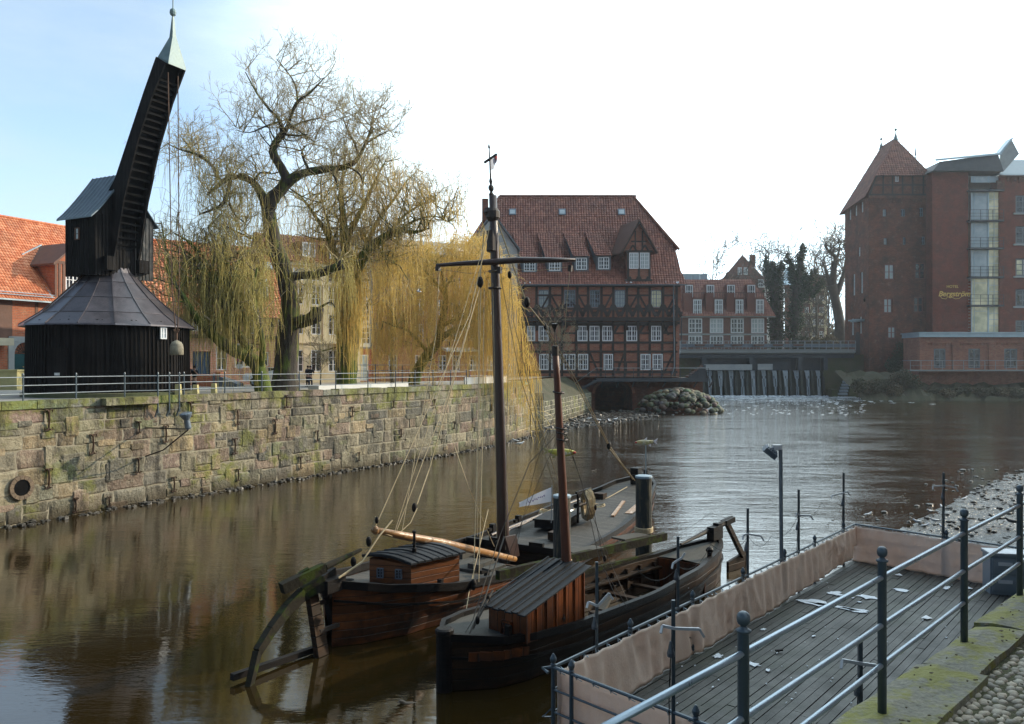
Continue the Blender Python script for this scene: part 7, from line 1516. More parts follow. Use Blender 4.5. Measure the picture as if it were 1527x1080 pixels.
# ================================================================== BOATS
def frame(p0, p1):
    d = Vector((p1[0]-p0[0], p1[1]-p0[1], 0)); L_ = d.length; d.normalize(); return L_, math.atan2(d.y, d.x)
def interp(tb, t):
    for i in range(len(tb)-1):
        if t <= tb[i+1][0]: f = (t-tb[i][0])/(tb[i+1][0]-tb[i][0]); f = f*f*(3-2*f)*.5+f*.5; return lerp(tb[i][1], tb[i+1][1], f)
    return tb[-1][1]
def hull(par, L_, bt, zt, water_in, n=26, wood_m=None, band=.12, thick=.10, keel=.3, deck=None, deck_m=None, open_=None):
    """planked hull from half-breadth and sheer tables; open_ = (t0, t1) is an open hold"""
    wood_m = wood_m or M['hull_wood']; st = []
    for i in range(n+1):
        t = L_*i/n; bb = interp(bt, t); z = interp(zt, t); rows = []
        for f, g in ((0, 1.0), (.25, .985), (.5, .95), (.8, .86), (1.0, .76)): rows.append((t+(.0), bb*(1-(1-g)*water_in), lerp(z, -.35, f)))
        st.append(rows)
    b = MB()
    for s in (-1, 1):
        for i in range(n):
            for j in range(4):
                q = [(st[i][j][0], s*st[i][j][1], st[i][j][2]), (st[i+1][j][0], s*st[i+1][j][1], st[i+1][j][2]), (st[i+1][j+1][0], s*st[i+1][j+1][1], st[i+1][j+1][2]), (st[i][j+1][0], s*st[i][j+1][1], st[i][j+1][2])]
                b.poly(q if s > 0 else q[::-1])
                if open_ and open_[0] <= st[i][0][0] <= open_[1]:
                    qi = [(x, y-s*.12, z+.0) for x, y, z in q]; b.poly(qi[::-1] if s > 0 else qi)
    h = obj('hull', b, wood_m, par)
    b = MB()
    for s in (-1, 1):
        for i in range(n):
            (t0, y0, z0), (t1, y1, z1) = st[i][0], st[i+1][0]
            b.hexa([(t0, s*(y0-.09), z0-band), (t0, s*(y0+.04), z0-band), (t1, s*(y1+.04), z1-band), (t1, s*(y1-.09), z1-band)], [(t0, s*(y0-.09), z0+.05), (t0, s*(y0+.04), z0+.05), (t1, s*(y1+.04), z1+.05), (t1, s*(y1-.09), z1+.05)])
            for off_, hh_ in ((.42, .05),):
                b.beam((t0, s*(y0*.99+.03), z0-off_), (t1, s*(y1*.99+.03), z1-off_), .04, hh_)
    obj('gunwale', b, M['hull_black'], h)
    return st, h
def deckpart(par, L_, bt, zt, t0, t1, drop, m, n=16, name='deck'):
    b = MB()
    for i in range(n):
        a, c = lerp(t0, t1, i/n), lerp(t0, t1, (i+1)/n); ya, yc = interp(bt, a)-.1, interp(bt, c)-.1; za, zc_ = interp(zt, a)-drop, interp(zt, c)-drop
        b.quad((a, -ya, za), (c, -yc, zc_), (c, 0, zc_+.05), (a, 0, za+.05)); b.quad((a, 0, za+.05), (c, 0, zc_+.05), (c, yc, zc_), (a, ya, za))
    return obj(name, b, m, par)
# ---------------- the large ewer
EP0, EP1 = (-4.24, 18.6), (6.15, 36.6); LE, ae = frame(EP0, EP1)
EW = thing('sailing_barge', 'large dark wooden cargo barge with tall mast, cabin and stern rudder', 'boat', (EP0[0], EP0[1], 0), ae)
EW.matrix_basis = Matrix.LocRotScale(EW.location, EW.rotation_euler, None); EWi = EW.matrix_basis.inverted()
def ew(px, py, D): return EWi @ P(px, py, D)
# local +y is the far (port) side; near side is -y
bt = [(0, .12), (.6, .75), (1.6, 1.35), (3.2, 1.8), (7, 2.05), (12, 2.05), (16, 1.75), (19, 1.05), (20.2, .45), (LE, .12)]
zt = [(0, 1.5), (1.2, 1.25), (3, .98), (6, .72), (9.5, .60), (13, .72), (17, 1.05), (LE, 1.55)]
st, h_ = hull(EW, LE, bt, zt, 1.5, 40, M['hull_wood'], .14)
deckpart(EW, LE, bt, zt, .3, 6.6, .16, M['deck_wood'], 14); deckpart(EW, LE, bt, zt, 8.8, LE-.3, .10, M['deck_wood'], 18)
b = MB(); b.box(6.6, 8.8, -1.9, 1.9, -.12, -.08); b.box(6.55, 6.62, -1.9, 1.9, -.1, .60); b.box(8.8, 8.88, -1.95, 1.95, -.1, .62); obj('hold_floor', b, M['hull_dark'], EW)
b = MB(); b.beam((8.75, -1.9, .60), (8.75, 1.9, .62), .14, .2); b.beam((8.75, .5, .75), (8.75, 1.0, .75), .12, .14); b.beam((8.75, -1.0, .75), (8.75, -.5, .75), .12, .14); obj('hatch_coaming', b, M['hull_black'], EW)
# stem, stern post, rudder with its long curved boom
b = MB(); b.beam((-.05, 0, 1.75), (.55, 0, -.5), .16, .42, up=(1, 0, 0)); b.box(-.35, .25, -.3, .3, 1.32, 1.62); obj('stern_post', b, M['hull_black'], EW)
b = MB(); b.beam((LE-.1, 0, 1.75), (LE-.3, 0, -.4), .18, .25, up=(1, 0, 0)); b.box(LE-1.6, LE-1.15, -.18, .18, 1.2, 2.0); b.box(LE-1.75, LE-1.0, -.08, .08, 1.6, 1.72); obj('bow_post', b, M['hull_black'], EW)
rp0, rp1 = ew(463, 893, 18.2), ew(482, 963, 18.0)
b = MB(); b.beam(rp0+Vector((0, 0, .25)), Vector((rp1.x, rp1.y, -.2)), .26, .15, up=(0, 1, 0), w2=.34, h2=.15); rd = obj('rudder', b, M['hull_dark'], EW)
b = MB(); A_ = [ew(484, 868, 18.3), ew(452, 885, 18.0), ew(428, 908, 17.6), ew(404, 940, 17.1), ew(384, 972, 16.7), ew(370, 1003, 16.3)]
A_[-1].z = -.1
for i in range(len(A_)-1): b.beam(A_[i], A_[i+1], lerp(.20, .12, i/5), lerp(.30, .16, i/5), up=(0, 0, 1), w2=lerp(.20, .12, (i+1)/5), h2=lerp(.30, .16, (i+1)/5))
obj('rudder_bow', b, M['mossy_timber'], rd)
b = MB(); b.beam(ew(346, 1010, 16.4), ew(484, 963, 18.4), .13, .13); obj('rudder_foot', b, M['hull_black'], rd)
b = MB(); t0, t1, t2 = ew(420, 878, 17.6), ew(484, 846, 18.3), ew(538, 820, 19.4); b.beam(t0, t1, .22, .24, w2=.18, h2=.2); b.tube([t1, t2], [.09, .045], 8); b.beam(ew(447, 858, 18), ew(461, 850, 18.1), .14, .12); tl = obj('tiller', b, M['mossy_timber'], EW)
b = MB()
for t in (.0, .55): q = rp0.lerp(rp1, .15+t); b.beam(q, q+Vector((.75, 0, -.02)), .07, .09)
obj('rudder_irons', b, M['iron'], rd)
# cabin
cb0, cb1, cb2 = ew(551, 878, 20.2), ew(613, 882, 19.95), ew(685, 868, 20.9)
c3 = cb0+(cb2-cb1); zf = interp(zt, 2.2)-.15
base = [Vector((p.x, p.y, zf-.05)) for p in (cb0, cb1, cb2, c3)]; e1 = (base[1]-base[0]).normalized(); e2 = (base[2]-base[1]).normalized()
hT = .62; top = [base[0]+Vector((0, 0, .78)), base[1]+Vector((0, 0, hT+.02)), base[2]+Vector((0, 0, .68)), base[3]+Vector((0, 0, .86))]
b = MB(); b.hexa([base[3], base[0], base[1], base[2]][::1], [top[3], top[0], top[1], top[2]]); cab = obj('cabin', b, M['cabin_lap'], EW)
b = MB(); NN = 8
def rt(u, v, dz=0): # u across the stern face, v along the boat
    p = top[0].lerp(top[1], u).lerp(top[3].lerp(top[2], u), v); p = p+e1*((u-.5)*.2)+e2*((v-.5)*.22); p.z += .05+.10*math.sin(math.pi*u)+dz; return p
for j in range(NN):
    v0, v1 = j/NN, (j+1)/NN-.012
    for i in range(5):
        u0_, u1_ = i/5, (i+1)/5; dz = .012*(j % 2); b.hexa([rt(u0_, v0, dz-.03), rt(u1_, v0, dz-.03), rt(u1_, v1, dz-.03), rt(u0_, v1, dz-.03)], [rt(u0_, v0, dz+.02), rt(u1_, v0, dz+.02), rt(u1_, v1, dz+.02), rt(u0_, v1, dz+.02)])
    b.tube([rt(i/5, v0, .03) for i in range(6)], .016, 4)
obj('cabin_roof', b, M['roof_felt'], cab)
ang = math.atan2(e1.y, e1.x)
for u in (.28, .72):
    p = base[0].lerp(base[1], u); o_ = window(EW, 0, .17, 0, .24, 0, 2, 3, fm=M['grey_paint'], gm=M['glass'], rec=0, fw=.018); o_.location = (p.x-.01, p.y, p.z+.30); o_.rotation_euler = (0, 0, ang)
b = MB(); q = rt(.62, .38); b.lathe(q, ((.06, 0), (.06, .12), (.035, .14), (.035, .5), (.055, .51), (.055, .55), (.02, .57)), 10); obj('stove_pipe', b, M['hull_black'], cab)
# mast with yard, finial, vane
mb0 = ew(752, 835, 25.5); mt = ew(735, 292, 25.5); mb0.z = -.05
b = MB(); K = 8; b.tube([mb0.lerp(mt, k/K) for k in range(K+1)], [lerp(.20, .125, k/K) for k in range(K+1)], 14); ms = obj('mast', b, M['mast_wood'], EW, True)
b = MB(); q = ew(735, 325, 25.5); b.lathe(q-Vector((0, 0, .1)), ((.15, 0), (.22, .1), (.22, .3), (.15, .4)), 12); b.tube([ew(733, 345, 25.5), ew(733, 375, 25.4)], .16, 8); b.lathe(ew(728, 322, 25.5), ((.1, 0), (.16, .1), (.1, .25)), 8)
for y in (405, 430): b.tube([ew(738, y, 25.5)+Vector((.19*math.cos(a), .19*math.sin(a), 0)) for a in [k*math.pi/4 for k in range(9)]], .035, 5)
obj('mast_irons', b, M['iron'], ms)
fb = ew(733, 294, 25.5); b = MB(); ft = ew(729, 214, 25.5); hF = ft.z-fb.z; b.lathe((0, 0, 0), ((.07, 0), (.09, .08), (.04, .16), (.09, .25), (.09, .33), (.035, .4), (.06, .5), (.03, .6), (.025, hF*.55), (.02, hF*.9), (.04, hF*.93), (.005, hF)), 8)
b2 = MB(); vs_ = [Vector((p.x, p.y, p.z)) for p in b.v]; b2.v = [fb+p+Vector(((ft.x-fb.x)*p.z/hF, (ft.y-fb.y)*p.z/hF, 0)) for p in vs_]; b2.f = b.f; b2.c = b.c
b2.beam(ew(722, 243, 25.5), ew(741, 230, 25.5), .07, .07); obj('vane_spindle', b2, M['iron'], ms)
def flagmesh(P4, nx=8, ny=5, amp=.05, seed=1):
    b = MB(); a, c, d, e = P4; n_ = (c-a).cross(e-a).normalized()
    g = lambda u, v: a.lerp(c, u).lerp(e.lerp(d, u), v)+n_*amp*math.sin(u*7+v*3+seed)*u
    for i in range(nx):
        for j in range(ny): b.poly([g(i/nx, j/ny), g((i+1)/nx, j/ny), g((i+1)/nx, (j+1)/ny), g(i/nx, (j+1)/ny)])
    return b
obj('vane_flag', flagmesh([ew(732, 254, 25.5), ew(738, 252, 25.4), ew(740, 236, 25.4), ew(731, 238, 25.5)]), M['flag'], ms); obj('vane_tail', flagmesh([ew(737, 246, 25.45), ew(742, 240, 25.4), ew(741, 232, 25.4), ew(736, 236, 25.45)], 4, 3), M['red'], ms)
b = MB(); b.tube([ew(650, 396, 25.2), ew(690, 393, 25.2), ew(732, 391, 25.2), ew(770, 388, 25.2), ew(820, 388, 25.2), ew(858, 388, 25.2)], [.05, .075, .10, .105, .085, .06], 10); yd = obj('yard', b, M['mast_wood'], EW, True)
b = MB(); b.beam(ew(653, 398, 25.2), ew(653, 404, 25.2), .12); b.beam(ew(745, 398, 25.2), ew(745, 408, 25.2), .12); b.beam(ew(851, 396, 25.2), ew(850, 405, 25.2), .11); obj('yard_blocks', b, M['iron'], yd)
b = MB(); b.tube([ew(556, 790, 19.6), ew(600, 799, 20.4), ew(660, 810, 21.7), ew(768, 834, 24.6)], [.07, .10, .115, .085], 12); b.blob(ew(560, 791, 19.65), (.09, .09, .11), 8, 6, 0); bm_ = obj('boom', b, M['spar'], EW, True)
# rigging of the ewer
def rope(b, pts, r=.012, sag=0.):
    q = [P(*p) for p in pts]; out = []
    for i in range(len(q)-1):
        for k in range(4): t = k/4; p = q[i].lerp(q[i+1], t); p.z -= sag*4*t*(1-t); out.append(EWi @ p)
    out.append(EWi @ q[-1]); b.tube(out, r, 5)
b = MB()
for pts, r in (([(728, 345, 25.5), (636, 645, 21.5), (588, 795, 20)], .010), ([(732, 330, 25.5), (700, 470, 24), (560, 785, 19.6)], .014), ([(722, 345, 25.5), (716, 415, 25)], .022), ([(716, 425, 25), (640, 700, 22), (622, 752, 21)], .015), ([(716, 425, 25), (668, 590, 23), (592, 790, 20.2)], .012),
               ([(717, 430, 25), (713, 640, 23.5), (706, 868, 20.6)], .013), ([(722, 430, 25), (720, 640, 23.5), (714, 868, 20.6)], .013), ([(714, 430, 25), (712, 800, 22)], .009), ([(655, 404, 25.2), (650, 500, 24), (600, 790, 20.2)], .009),
               ([(657, 402, 25.2), (700, 408, 25.2), (740, 404, 25.2)], .008), ([(850, 402, 25.2), (846, 440, 25.2), (842, 500, 25.4)], .009), ([(742, 330, 25.5), (770, 410, 25.5), (785, 450, 25.5)], .024), ([(742, 345, 25.5), (748, 420, 26), (775, 560, 28), (830, 735, 31)], .013),
               ([(785, 452, 25.5), (813, 487, 26.5)], .024), ([(813, 490, 26.5), (860, 575, 29), (906, 662, 33)], .017), ([(815, 488, 26.5), (864, 575, 29), (908, 662, 33)], .017), ([(908, 668, 33), (944, 715, 35)], .03), ([(906, 660, 33), (930, 695, 34), (947, 717, 35)], .015),
               ([(745, 400, 25.2), (800, 404, 25.2), (850, 398, 25.2)], .007), ([(760, 390, 25.3), (766, 480, 25.6), (800, 620, 27), (842, 745, 30)], .012), ([(674, 655, 24), (700, 730, 23), (737, 815, 24)], .012), ([(735, 420, 25.4), (738, 600, 25), (741, 800, 24.9)], .010),
               ([(622, 758, 21), (612, 780, 20.6), (590, 800, 20.2)], .012), ([(585, 776, 19.8), (565, 800, 19.4), (540, 838, 18.9), (500, 868, 18.5)], .02), ([(540, 838, 18.9), (505, 862, 18.4)], .024), ([(560, 770, 19.6), (556, 790, 19.6), (585, 800, 20)], .012),
               ([(728, 760, 23), (700, 880, 20.5), (690, 945, 18)], .012), ([(760, 420, 25.3), (756, 640, 25), (754, 820, 24.8)], .009)): rope(b, pts, r)
obj('rigging', b, M['rope'], EW)
b = MB()
for px, py, D, s_ in ((618, 757, 21, .1), (716, 421, 25, .15), (786, 451, 25.5, .14), (813, 487, 26.5, .09), (908, 665, 33, .13), (562, 776, 19.6, .07), (550, 808, 19.2, .10), (527, 838, 18.8, .10), (706, 872, 20.5, .12), (760, 410, 25.3, .1), (741, 812, 24.8, .1)):
    q = ew(px, py, D); b.blob(q, (s_*.7, s_*.7, s_*1.25), 8, 6, .05)
obj('pulley_block', b, M['hull_black'], EW, True)
# deck gear: hatch, coils, bitts, chain, deck box, planks
b = MB(); b.fr = Matrix.Translation((12.2, .25, .72)) @ Matrix.Rotation(R(8), 4, 'Z'); b.box(-.9, .9, -.55, .55, 0, .26); b.box(-.95, .95, -.6, .6, .26, .32); obj('deck_hatch', b, M['hull_black'], EW)
b = MB(); rs = random.Random(3); c = Vector((13.2, -.35, .75))
for k in range(60):
    s_ = rs.uniform(-.24, .3); a = rs.uniform(.26, .46); q = []
    for j in range(13): th = 2*math.pi*j/12; q.append(c+Vector((s_+.05*math.sin(3*th+k)+.25*math.cos(th), -.15+a*math.cos(th)*.7, .58+a*1.25*math.sin(th)+rs.uniform(-.01, .01))))
    b.tube(q, .02, 4)
obj('hanging_rope_coil', b, M['rope'], EW); b = MB(); b.beam(c+Vector((-.5, 0, 0)), c+Vector((-.5, 0, 1.15)), .07); b.beam(c+Vector((.5, 0, 0)), c+Vector((.5, 0, 1.15)), .07); b.beam(c+Vector((-.65, 0, 1.1)), c+Vector((.65, 0, 1.1)), .08); b.tube([c+Vector((-.5, .1, .6)), c+Vector((.5, .1, .6))], .09, 10); obj('windlass', b, M['hull_black'], EW)
b = MB()
for cx_, cy_, n_, rr in ((14.0, 1.0, 7, .34), (13.2, 1.25, 6, .3), (15.6, .1, 5, .3)):
    for k in range(n_): q = [Vector((cx_+(rr-.02*k)*math.cos(a), cy_+(rr-.02*k)*math.sin(a), .80+.035*k+.03*math.sin(a*2+k))) for a in [j*math.pi/7 for j in range(15)]]; b.tube(q, .02, 4)
q = [(14.4, .8, .8), (15.3, .9, .78), (16.2, .6, .9), (17, .3, 1.0), (18.6, .1, 1.25)]; b.tube(q, .02, 4); b.tube([(15.0, -.3, .8), (15.8, -.9, .85), (16.4, -1.1, .9)], .02, 4); obj('deck_ropes', b, M['rope'], EW)
b = MB(); b.tube([(13.0, .9, .78), (14.6, .8, .8)], .04, 6); obj('iron_bar', b, M['galv'], EW)
b = MB(); b.beam((14.4, -1.0, .78), (16.6, -.55, .98), .13, .05); b.beam((15.0, -1.4, .8), (16.8, -1.3, .98), .3, .05); obj('loose_plank', b, M['spar'], EW)
b = MB(); b.tube([(9.4, 1.35, .72), (16.0, 1.15, 1.0)], .05, 8); b.tube([(9.6, 1.15, .72), (14.6, 1.3, .88)], .04, 8); obj('stowed_spar', b, M['mast_wood'], EW); b = MB(); b.box(10.2, 10.7, -.9, -.4, .6, .86); b.box(16.6, 17.0, .35, .8, .95, 1.2); obj('deck_box', b, M['hull_dark'], EW)
b = MB(); b.blob((13.9, 1.1, 1.08), (.05, .05, .05), 6, 4, 0); obj('red_buoy', b, M['red'], EW)
b = MB()
for t_ in (9.8, 11.6, 17.2): b.box(t_-.1, t_+.1, 1.45, 1.62, .5, 1.02); b.box(t_-.3, t_+.3, 1.48, 1.58, .8, .9)
b.box(2.6, 2.7, -1.35, -1.22, .8, 1.12); b.box(4.4, 4.5, -1.6, -1.48, .7, 1.05); b.box(4.1, 4.8, -1.6, -1.48, .95, 1.05); obj('cleat', b, M['hull_black'], EW)
b = MB(); rs = random.Random(9)
for k in range(14): q = [Vector((1.0+.16*math.cos(a)+.02*k*0, .3+.16*math.sin(a), zf+.05+.02*k)) for a in [j*math.pi/5 for j in range(11)]]; b.tube(q, .016, 4)
for k in range(5):
    q = [Vector((1.3+.4*j+rs.gauss(0, .05), -.7+rs.gauss(0, .12), zf+.03)) for j in range(4)]; b.tube(q, .016, 4)
obj('stern_ropes', b, M['rope_dark'], EW)
b = MB(); rs = random.Random(10); b.box(5.0, 6.2, -.8, .7, .68, .76); b.box(5.1, 5.9, -.9, -.5, .76, .9); b.box(5.9, 6.5, .2, .9, .68, 1.0); obj('midship_hatch', b, M['old_plank'], EW)
b = MB(); b.hexa([(7.6, -.5, .5), (8.1, -.5, .5), (8.1, -.42, .5), (7.6, -.42, .5)], [(7.2, -.5, 1.25), (7.9, -.5, 1.2), (7.9, -.42, 1.2), (7.2, -.42, 1.25)]); obj('mast_knee', b, M['mast_wood'], EW)
# ---------------- the small ewer (near boat)
SP0, SP1 = (-1.35, 16.1), (6.35, 24.9); LS, as_ = frame(SP0, SP1)
SE = thing('small_barge', 'smaller dark open wooden barge with slant roofed orange cabin, moored nearest', 'boat', (SP0[0], SP0[1], 0), as_)
SE.matrix_basis = Matrix.LocRotScale(SE.location, SE.rotation_euler, None); SEi = SE.matrix_basis.inverted()
def se(px, py, D): return SEi @ P(px, py, D)
bt2 = [(0, .10), (.3, .45), (.8, .86), (1.5, 1.08), (3, 1.18), (6, 1.15), (8.5, .98), (10.3, .68), (11.2, .4), (LS, .14)]
zt2 = [(0, 1.10), (1.2, .98), (3, .88), (6, .82), (9, .90), (LS, 1.10)]
st2, h2 = hull(SE, LS, bt2, zt2, 1.2, 30, M['hull_dark'], .10, open_=(3.1, 9.3))
deckpart(SE, LS, bt2, zt2, .15, 3.2, .05, M['old_plank'], 10, 'fore_deck'); deckpart(SE, LS, bt2, zt2, 9.4, LS-.1, .04, M['old_plank'], 8, 'stern_deck')
b = MB(); b.box(3.1, 9.4, -1.05, 1.05, -.22, -.16); obj('hold_floor', b, M['hull_dark'], SE)
obj('bulkhead', MB().box(9.36, 9.42, -.8, .8, -.2, .86), M['cabin_orange'], SE); obj('bulkhead', MB().box(3.14, 3.2, -1.05, 1.05, -.2, .8), M['cabin_orange'], SE)
b = MB(); b.lathe((0, 0, -.5), ((.17, 0), (.17, 1.62), (.19, 1.66), (.19, 1.72), (.15, 1.75)), 14); obj('bow_post', b, M['hull_black'], SE)
b = MB()
for k in range(10):
    t = 3.6+k*.62
    for s in (-1, 1): y = interp(bt2, t)-.16; b.box(t-.06, t+.06, s*y-.06, s*y+.06, -.2, .78)
for s in (-1, 1):
    for k in range(12): t = 3.2+k*.51; y0, y1 = interp(bt2, t)-.24, interp(bt2, t+.51)-.24; b.beam((t, s*y0, .62), (t+.51, s*y1, .62), .16, .06)
for t in (7.0, 8.2): b.beam((t, -.9, .3), (t, .9, .3), .2, .07)
for k in range(3): b.beam((3.3, -.9+k*.25, .05+k*.14), (4.3, -.9+k*.25, .05+k*.14), .2, .05)
obj('frames', b, M['hull_dark'], SE)
b = MB(); b.beam((5.3, .1, .0), (6.5, .5, .35), .18, .1); b.beam((6.6, -.4, 0), (7.6, .1, .2), .2, .08); b.beam((4.6, .3, 0), (5.2, .55, .5), .15, .1); obj('knees', b, M['old_plank'], SE)
b = MB(); b.beam((LS+.02, 0, 1.62), (LS-.10, 0, -.4), .2, .22, up=(1, 0, 0)); b.box(LS-.45, LS+.15, -.12, .12, 1.15, 1.55); obj('stern_post', b, M['hull_black'], SE)
b = MB(); q0, q1 = se(1084, 780, 25.4), se(1108, 830, 25.8); b.beam(q0, q1, .16, .12, up=(0, 1, 0)); q2 = se(1085, 838, 25.3); q3 = se(1112, 822, 26.0); q2.z = q3.z = .12; b.hexa([q2+Vector((0, -.04, -.4)), q3+Vector((0, -.04, -.4)), q3+Vector((0, .04, -.4)), q2+Vector((0, .04, -.4))], [q2+Vector((0, -.04, .2)), q3+Vector((0, -.04, .4)), q3+Vector((0, .04, .4)), q2+Vector((0, .04, .2))]); rd2 = obj('rudder', b, M['hull_dark'], SE)
b = MB(); q0, q1, q2 = se(1092, 774, 25.6), se(1055, 792, 24.6), se(1015, 812, 23.2); b.tube([q0, q1, q2], [.11, .075, .035], 8); b.beam(q0, q0.lerp(q1, .35), .22, .16); obj('tiller', b, M['hull_black'], SE)
b = MB(); b.lathe((10.0, -.62, .9), ((.09, 0), (.07, .1), (.07, .2), (.11, .24), (.11, .3), (.05, .36)), 10); b.box(2.2, 2.3, -1.02, -.9, .8, 1.2); b.box(2.15, 2.35, -1.05, -.88, 1.1, 1.22); b.box(.9, 1.0, -.92, -.8, .9, 1.25); obj('bollard', b, M['hull_black'], SE)
# cabin with mono-pitch roof
ca0, ca1, ca2 = se(729, 946, 16.9), se(785, 955, 16.35), se(870, 926, 17.75)
ca3 = ca0+(ca2-ca1); zf2 = .84; B4 = [Vector((p.x, p.y, zf2)) for p in (ca0, ca1, ca2, ca3)]; e1 = (B4[1]-B4[0]).normalized(); e2 = (B4[2]-B4[1]).normalized()
T4 = [B4[0]+Vector((0, 0, .62)), B4[1]+Vector((0, 0, .60)), B4[2]+Vector((0, 0, 1.12)), B4[3]+Vector((0, 0, 1.14))]
b = MB(); b.hexa([B4[3], B4[0], B4[1], B4[2]], [T4[3], T4[0], T4[1], T4[2]])
for k in range(7):
    f = k/6; p = B4[1].lerp(B4[2], f); q = T4[1].lerp(T4[2], f); n_ = e2.cross(Vector((0, 0, 1))).normalized(); b.beam(p+n_*.012, q+n_*.012-Vector((0, 0, .03)), .03, .03)
cab = obj('cabin', b, M['cabin_orange'], SE)
b = MB(); NP = 7
for k in range(NP):                                 # overlapping boards running down the slope
    u0_, u1_ = k/NP-.004, (k+1)/NP+.01
    def rp(u, v, dz): p = T4[0].lerp(T4[1], u).lerp(T4[3].lerp(T4[2], u), v); return p+e1*((u-.5)*.16)+e2*((v-.5)*.34)+Vector((0, 0, .05+dz+(v-.5)*.08))
    dz = .022*(k % 2); b.hexa([rp(u0_, 0, dz-.015), rp(u1_, 0, dz-.015), rp(u1_, 1, dz-.015), rp(u0_, 1, dz-.015)], [rp(u0_, 0, dz+.015), rp(u1_, 0, dz+.015), rp(u1_, 1, dz+.015), rp(u0_, 1, dz+.015)])
    b.beam(rp(u0_, 0, .045), rp(u0_, 1, .045), .03, .025)
obj('cabin_roof', b, M['roof_felt'], cab)
ang = math.atan2(e1.y, e1.x); p = B4[0].lerp(B4[1], .5); o_ = window(SE, 0, .26, 0, .28, 0, 3, 2, fm=M['cabin_orange'], gm=M['glass'], rec=0, fw=.03); o_.location = (p.x, p.y, p.z+.1); o_.rotation_euler = (0, 0, ang)
b = MB(); b.blob(B4[1].lerp(B4[2], .62)-e2.cross(Vector((0, 0, 1)))*-.03+Vector((0, 0, .25)), .035, 6, 4, 0); b.tube([B4[1].lerp(B4[2], .62)+Vector((0, -.03, .18)), B4[1].lerp(B4[2], .62)+Vector((0, -.03, .34))], .012, 5); obj('lantern_hook', b, M['iron'], cab)
b = MB()
t_a, t_b = .25, 1.35                                 # carved board on the near bow
for s in (-1,):
    for k in range(6):
        ta, tb_ = lerp(t_a, t_b, k/6), lerp(t_a, t_b, (k+1)/6); b.beam(Vector((ta, s*(interp(bt2, ta)+.02), .70)), Vector((tb_, s*(interp(bt2, tb_)+.02), .68)), .05, .17)
obj('name_board', b, M['cabin_orange'], SE)
for tx, ty, hh_, rr, bl_ in ((4.6, -.55, .62, .24, 'bigger dark barrel nearest the orange cabin in the open hold'), (5.1, -.10, .60, .22, 'smaller upright barrel behind the bigger one in the open hold')):
    bar = thing('barrel', bl_, 'barrel', SE.matrix_basis @ Vector((tx, ty, -.16)), group='barrels in the small barge'); b = MB(); b.lathe((0, 0, 0), ((rr*.82, 0), (rr*.95, hh_*.25), (rr, hh_*.5), (rr*.95, hh_*.75), (rr*.82, hh_), (rr*.78, hh_-.03)), 14); obj('staves', b, M['hull_dark'], bar)
    for f in (.12, .35, .65, .88): r_ = rr*(1-.18*(2*f-1)**2)+.006; b = MB(); b.lathe((0, 0, hh_*f-.02), ((r_, 0), (r_, .04)), 14); obj('hoop', b, M['iron'], bar)
mq0, mq1 = se(851, 838, 18.2), se(828, 517, 18.2); mq0.z = .3
b = MB(); K = 10; b.tube([mq0.lerp(mq1, k/K) for k in range(K+1)], [lerp(.125, .07, k/K) for k in range(K+1)], 12); m2 = obj('mast', b, M['mast_red'], SE, True)
b = MB()
for y in (585, 638, 645, 655):
    q = se(lerp(828, 851, (y-517)/321), y, 18.2); b.tube([q+Vector((.12*math.cos(a), .12*math.sin(a), .02*math.sin(a))) for a in [k*math.pi/5 for k in range(11)]], .022, 5)
q = se(828, 524, 18.2); b.lathe(q-Vector((0, 0, .1)), ((.085, 0), (.085, .22), (.03, .23)), 10); obj('mast_bands', b, M['iron'], m2)
b = MB(); q = se(827, 515, 18.2); b.tube([q, q+Vector((0, 0, .4))], .012, 5); b.lathe(q+Vector((0, 0, .3)), ((.02, 0), (.03, .05), (.09, .18), (.03, .2)), 8); b.beam(se(819, 484, 18.2), se(839, 482, 18.2), .03, .02); obj('mast_lantern', b, M['iron'], m2)
def rope2(b, pts, r=.01):
    b.tube([SEi @ P(*p) for p in pts], r, 5)
b = MB()
for pts, r in (([(838, 640, 18.2), (790, 690, 18), (745, 800, 17.4), (705, 925, 16.6), (690, 950, 16.4)], .010), ([(842, 650, 18.2), (868, 720, 18.4), (895, 840, 18.2), (935, 905, 18)], .008), ([(838, 640, 18.2), (815, 690, 18.2), (755, 835, 18)], .007), ([(834, 600, 18.2), (800, 690, 18.2), (765, 835, 18.4)], .006), ([(838, 650, 18.2), (832, 760, 18.2), (826, 830, 18.2)], .007),
               ([(752, 800, 17.6), (722, 895, 16.8), (700, 945, 16.4), (672, 965, 16.1)], .018), ([(735, 880, 17), (705, 938, 16.5)], .024), ([(1092, 776, 25.6), (1060, 765, 26), (1010, 800, 26)], .006), ([(842, 640, 18.2), (880, 760, 20), (915, 850, 20.5), (940, 905, 20)], .007), ([(885, 760, 19), (905, 860, 19), (925, 905, 18.5)], .008)): rope2(b, pts, r)
obj('rigging', b, M['rope_dark'], SE)
b = MB(); 
for px, py, D, s_ in ((728, 893, 16.9, .06), (712, 925, 16.5, .07), (902, 833, 19, .06), (888, 757, 19, .05)): b.blob(se(px, py, D), (s_*.7, s_*.7, s_*1.3), 8, 6, .05)
obj('pulley_block', b, M['hull_black'], SE)
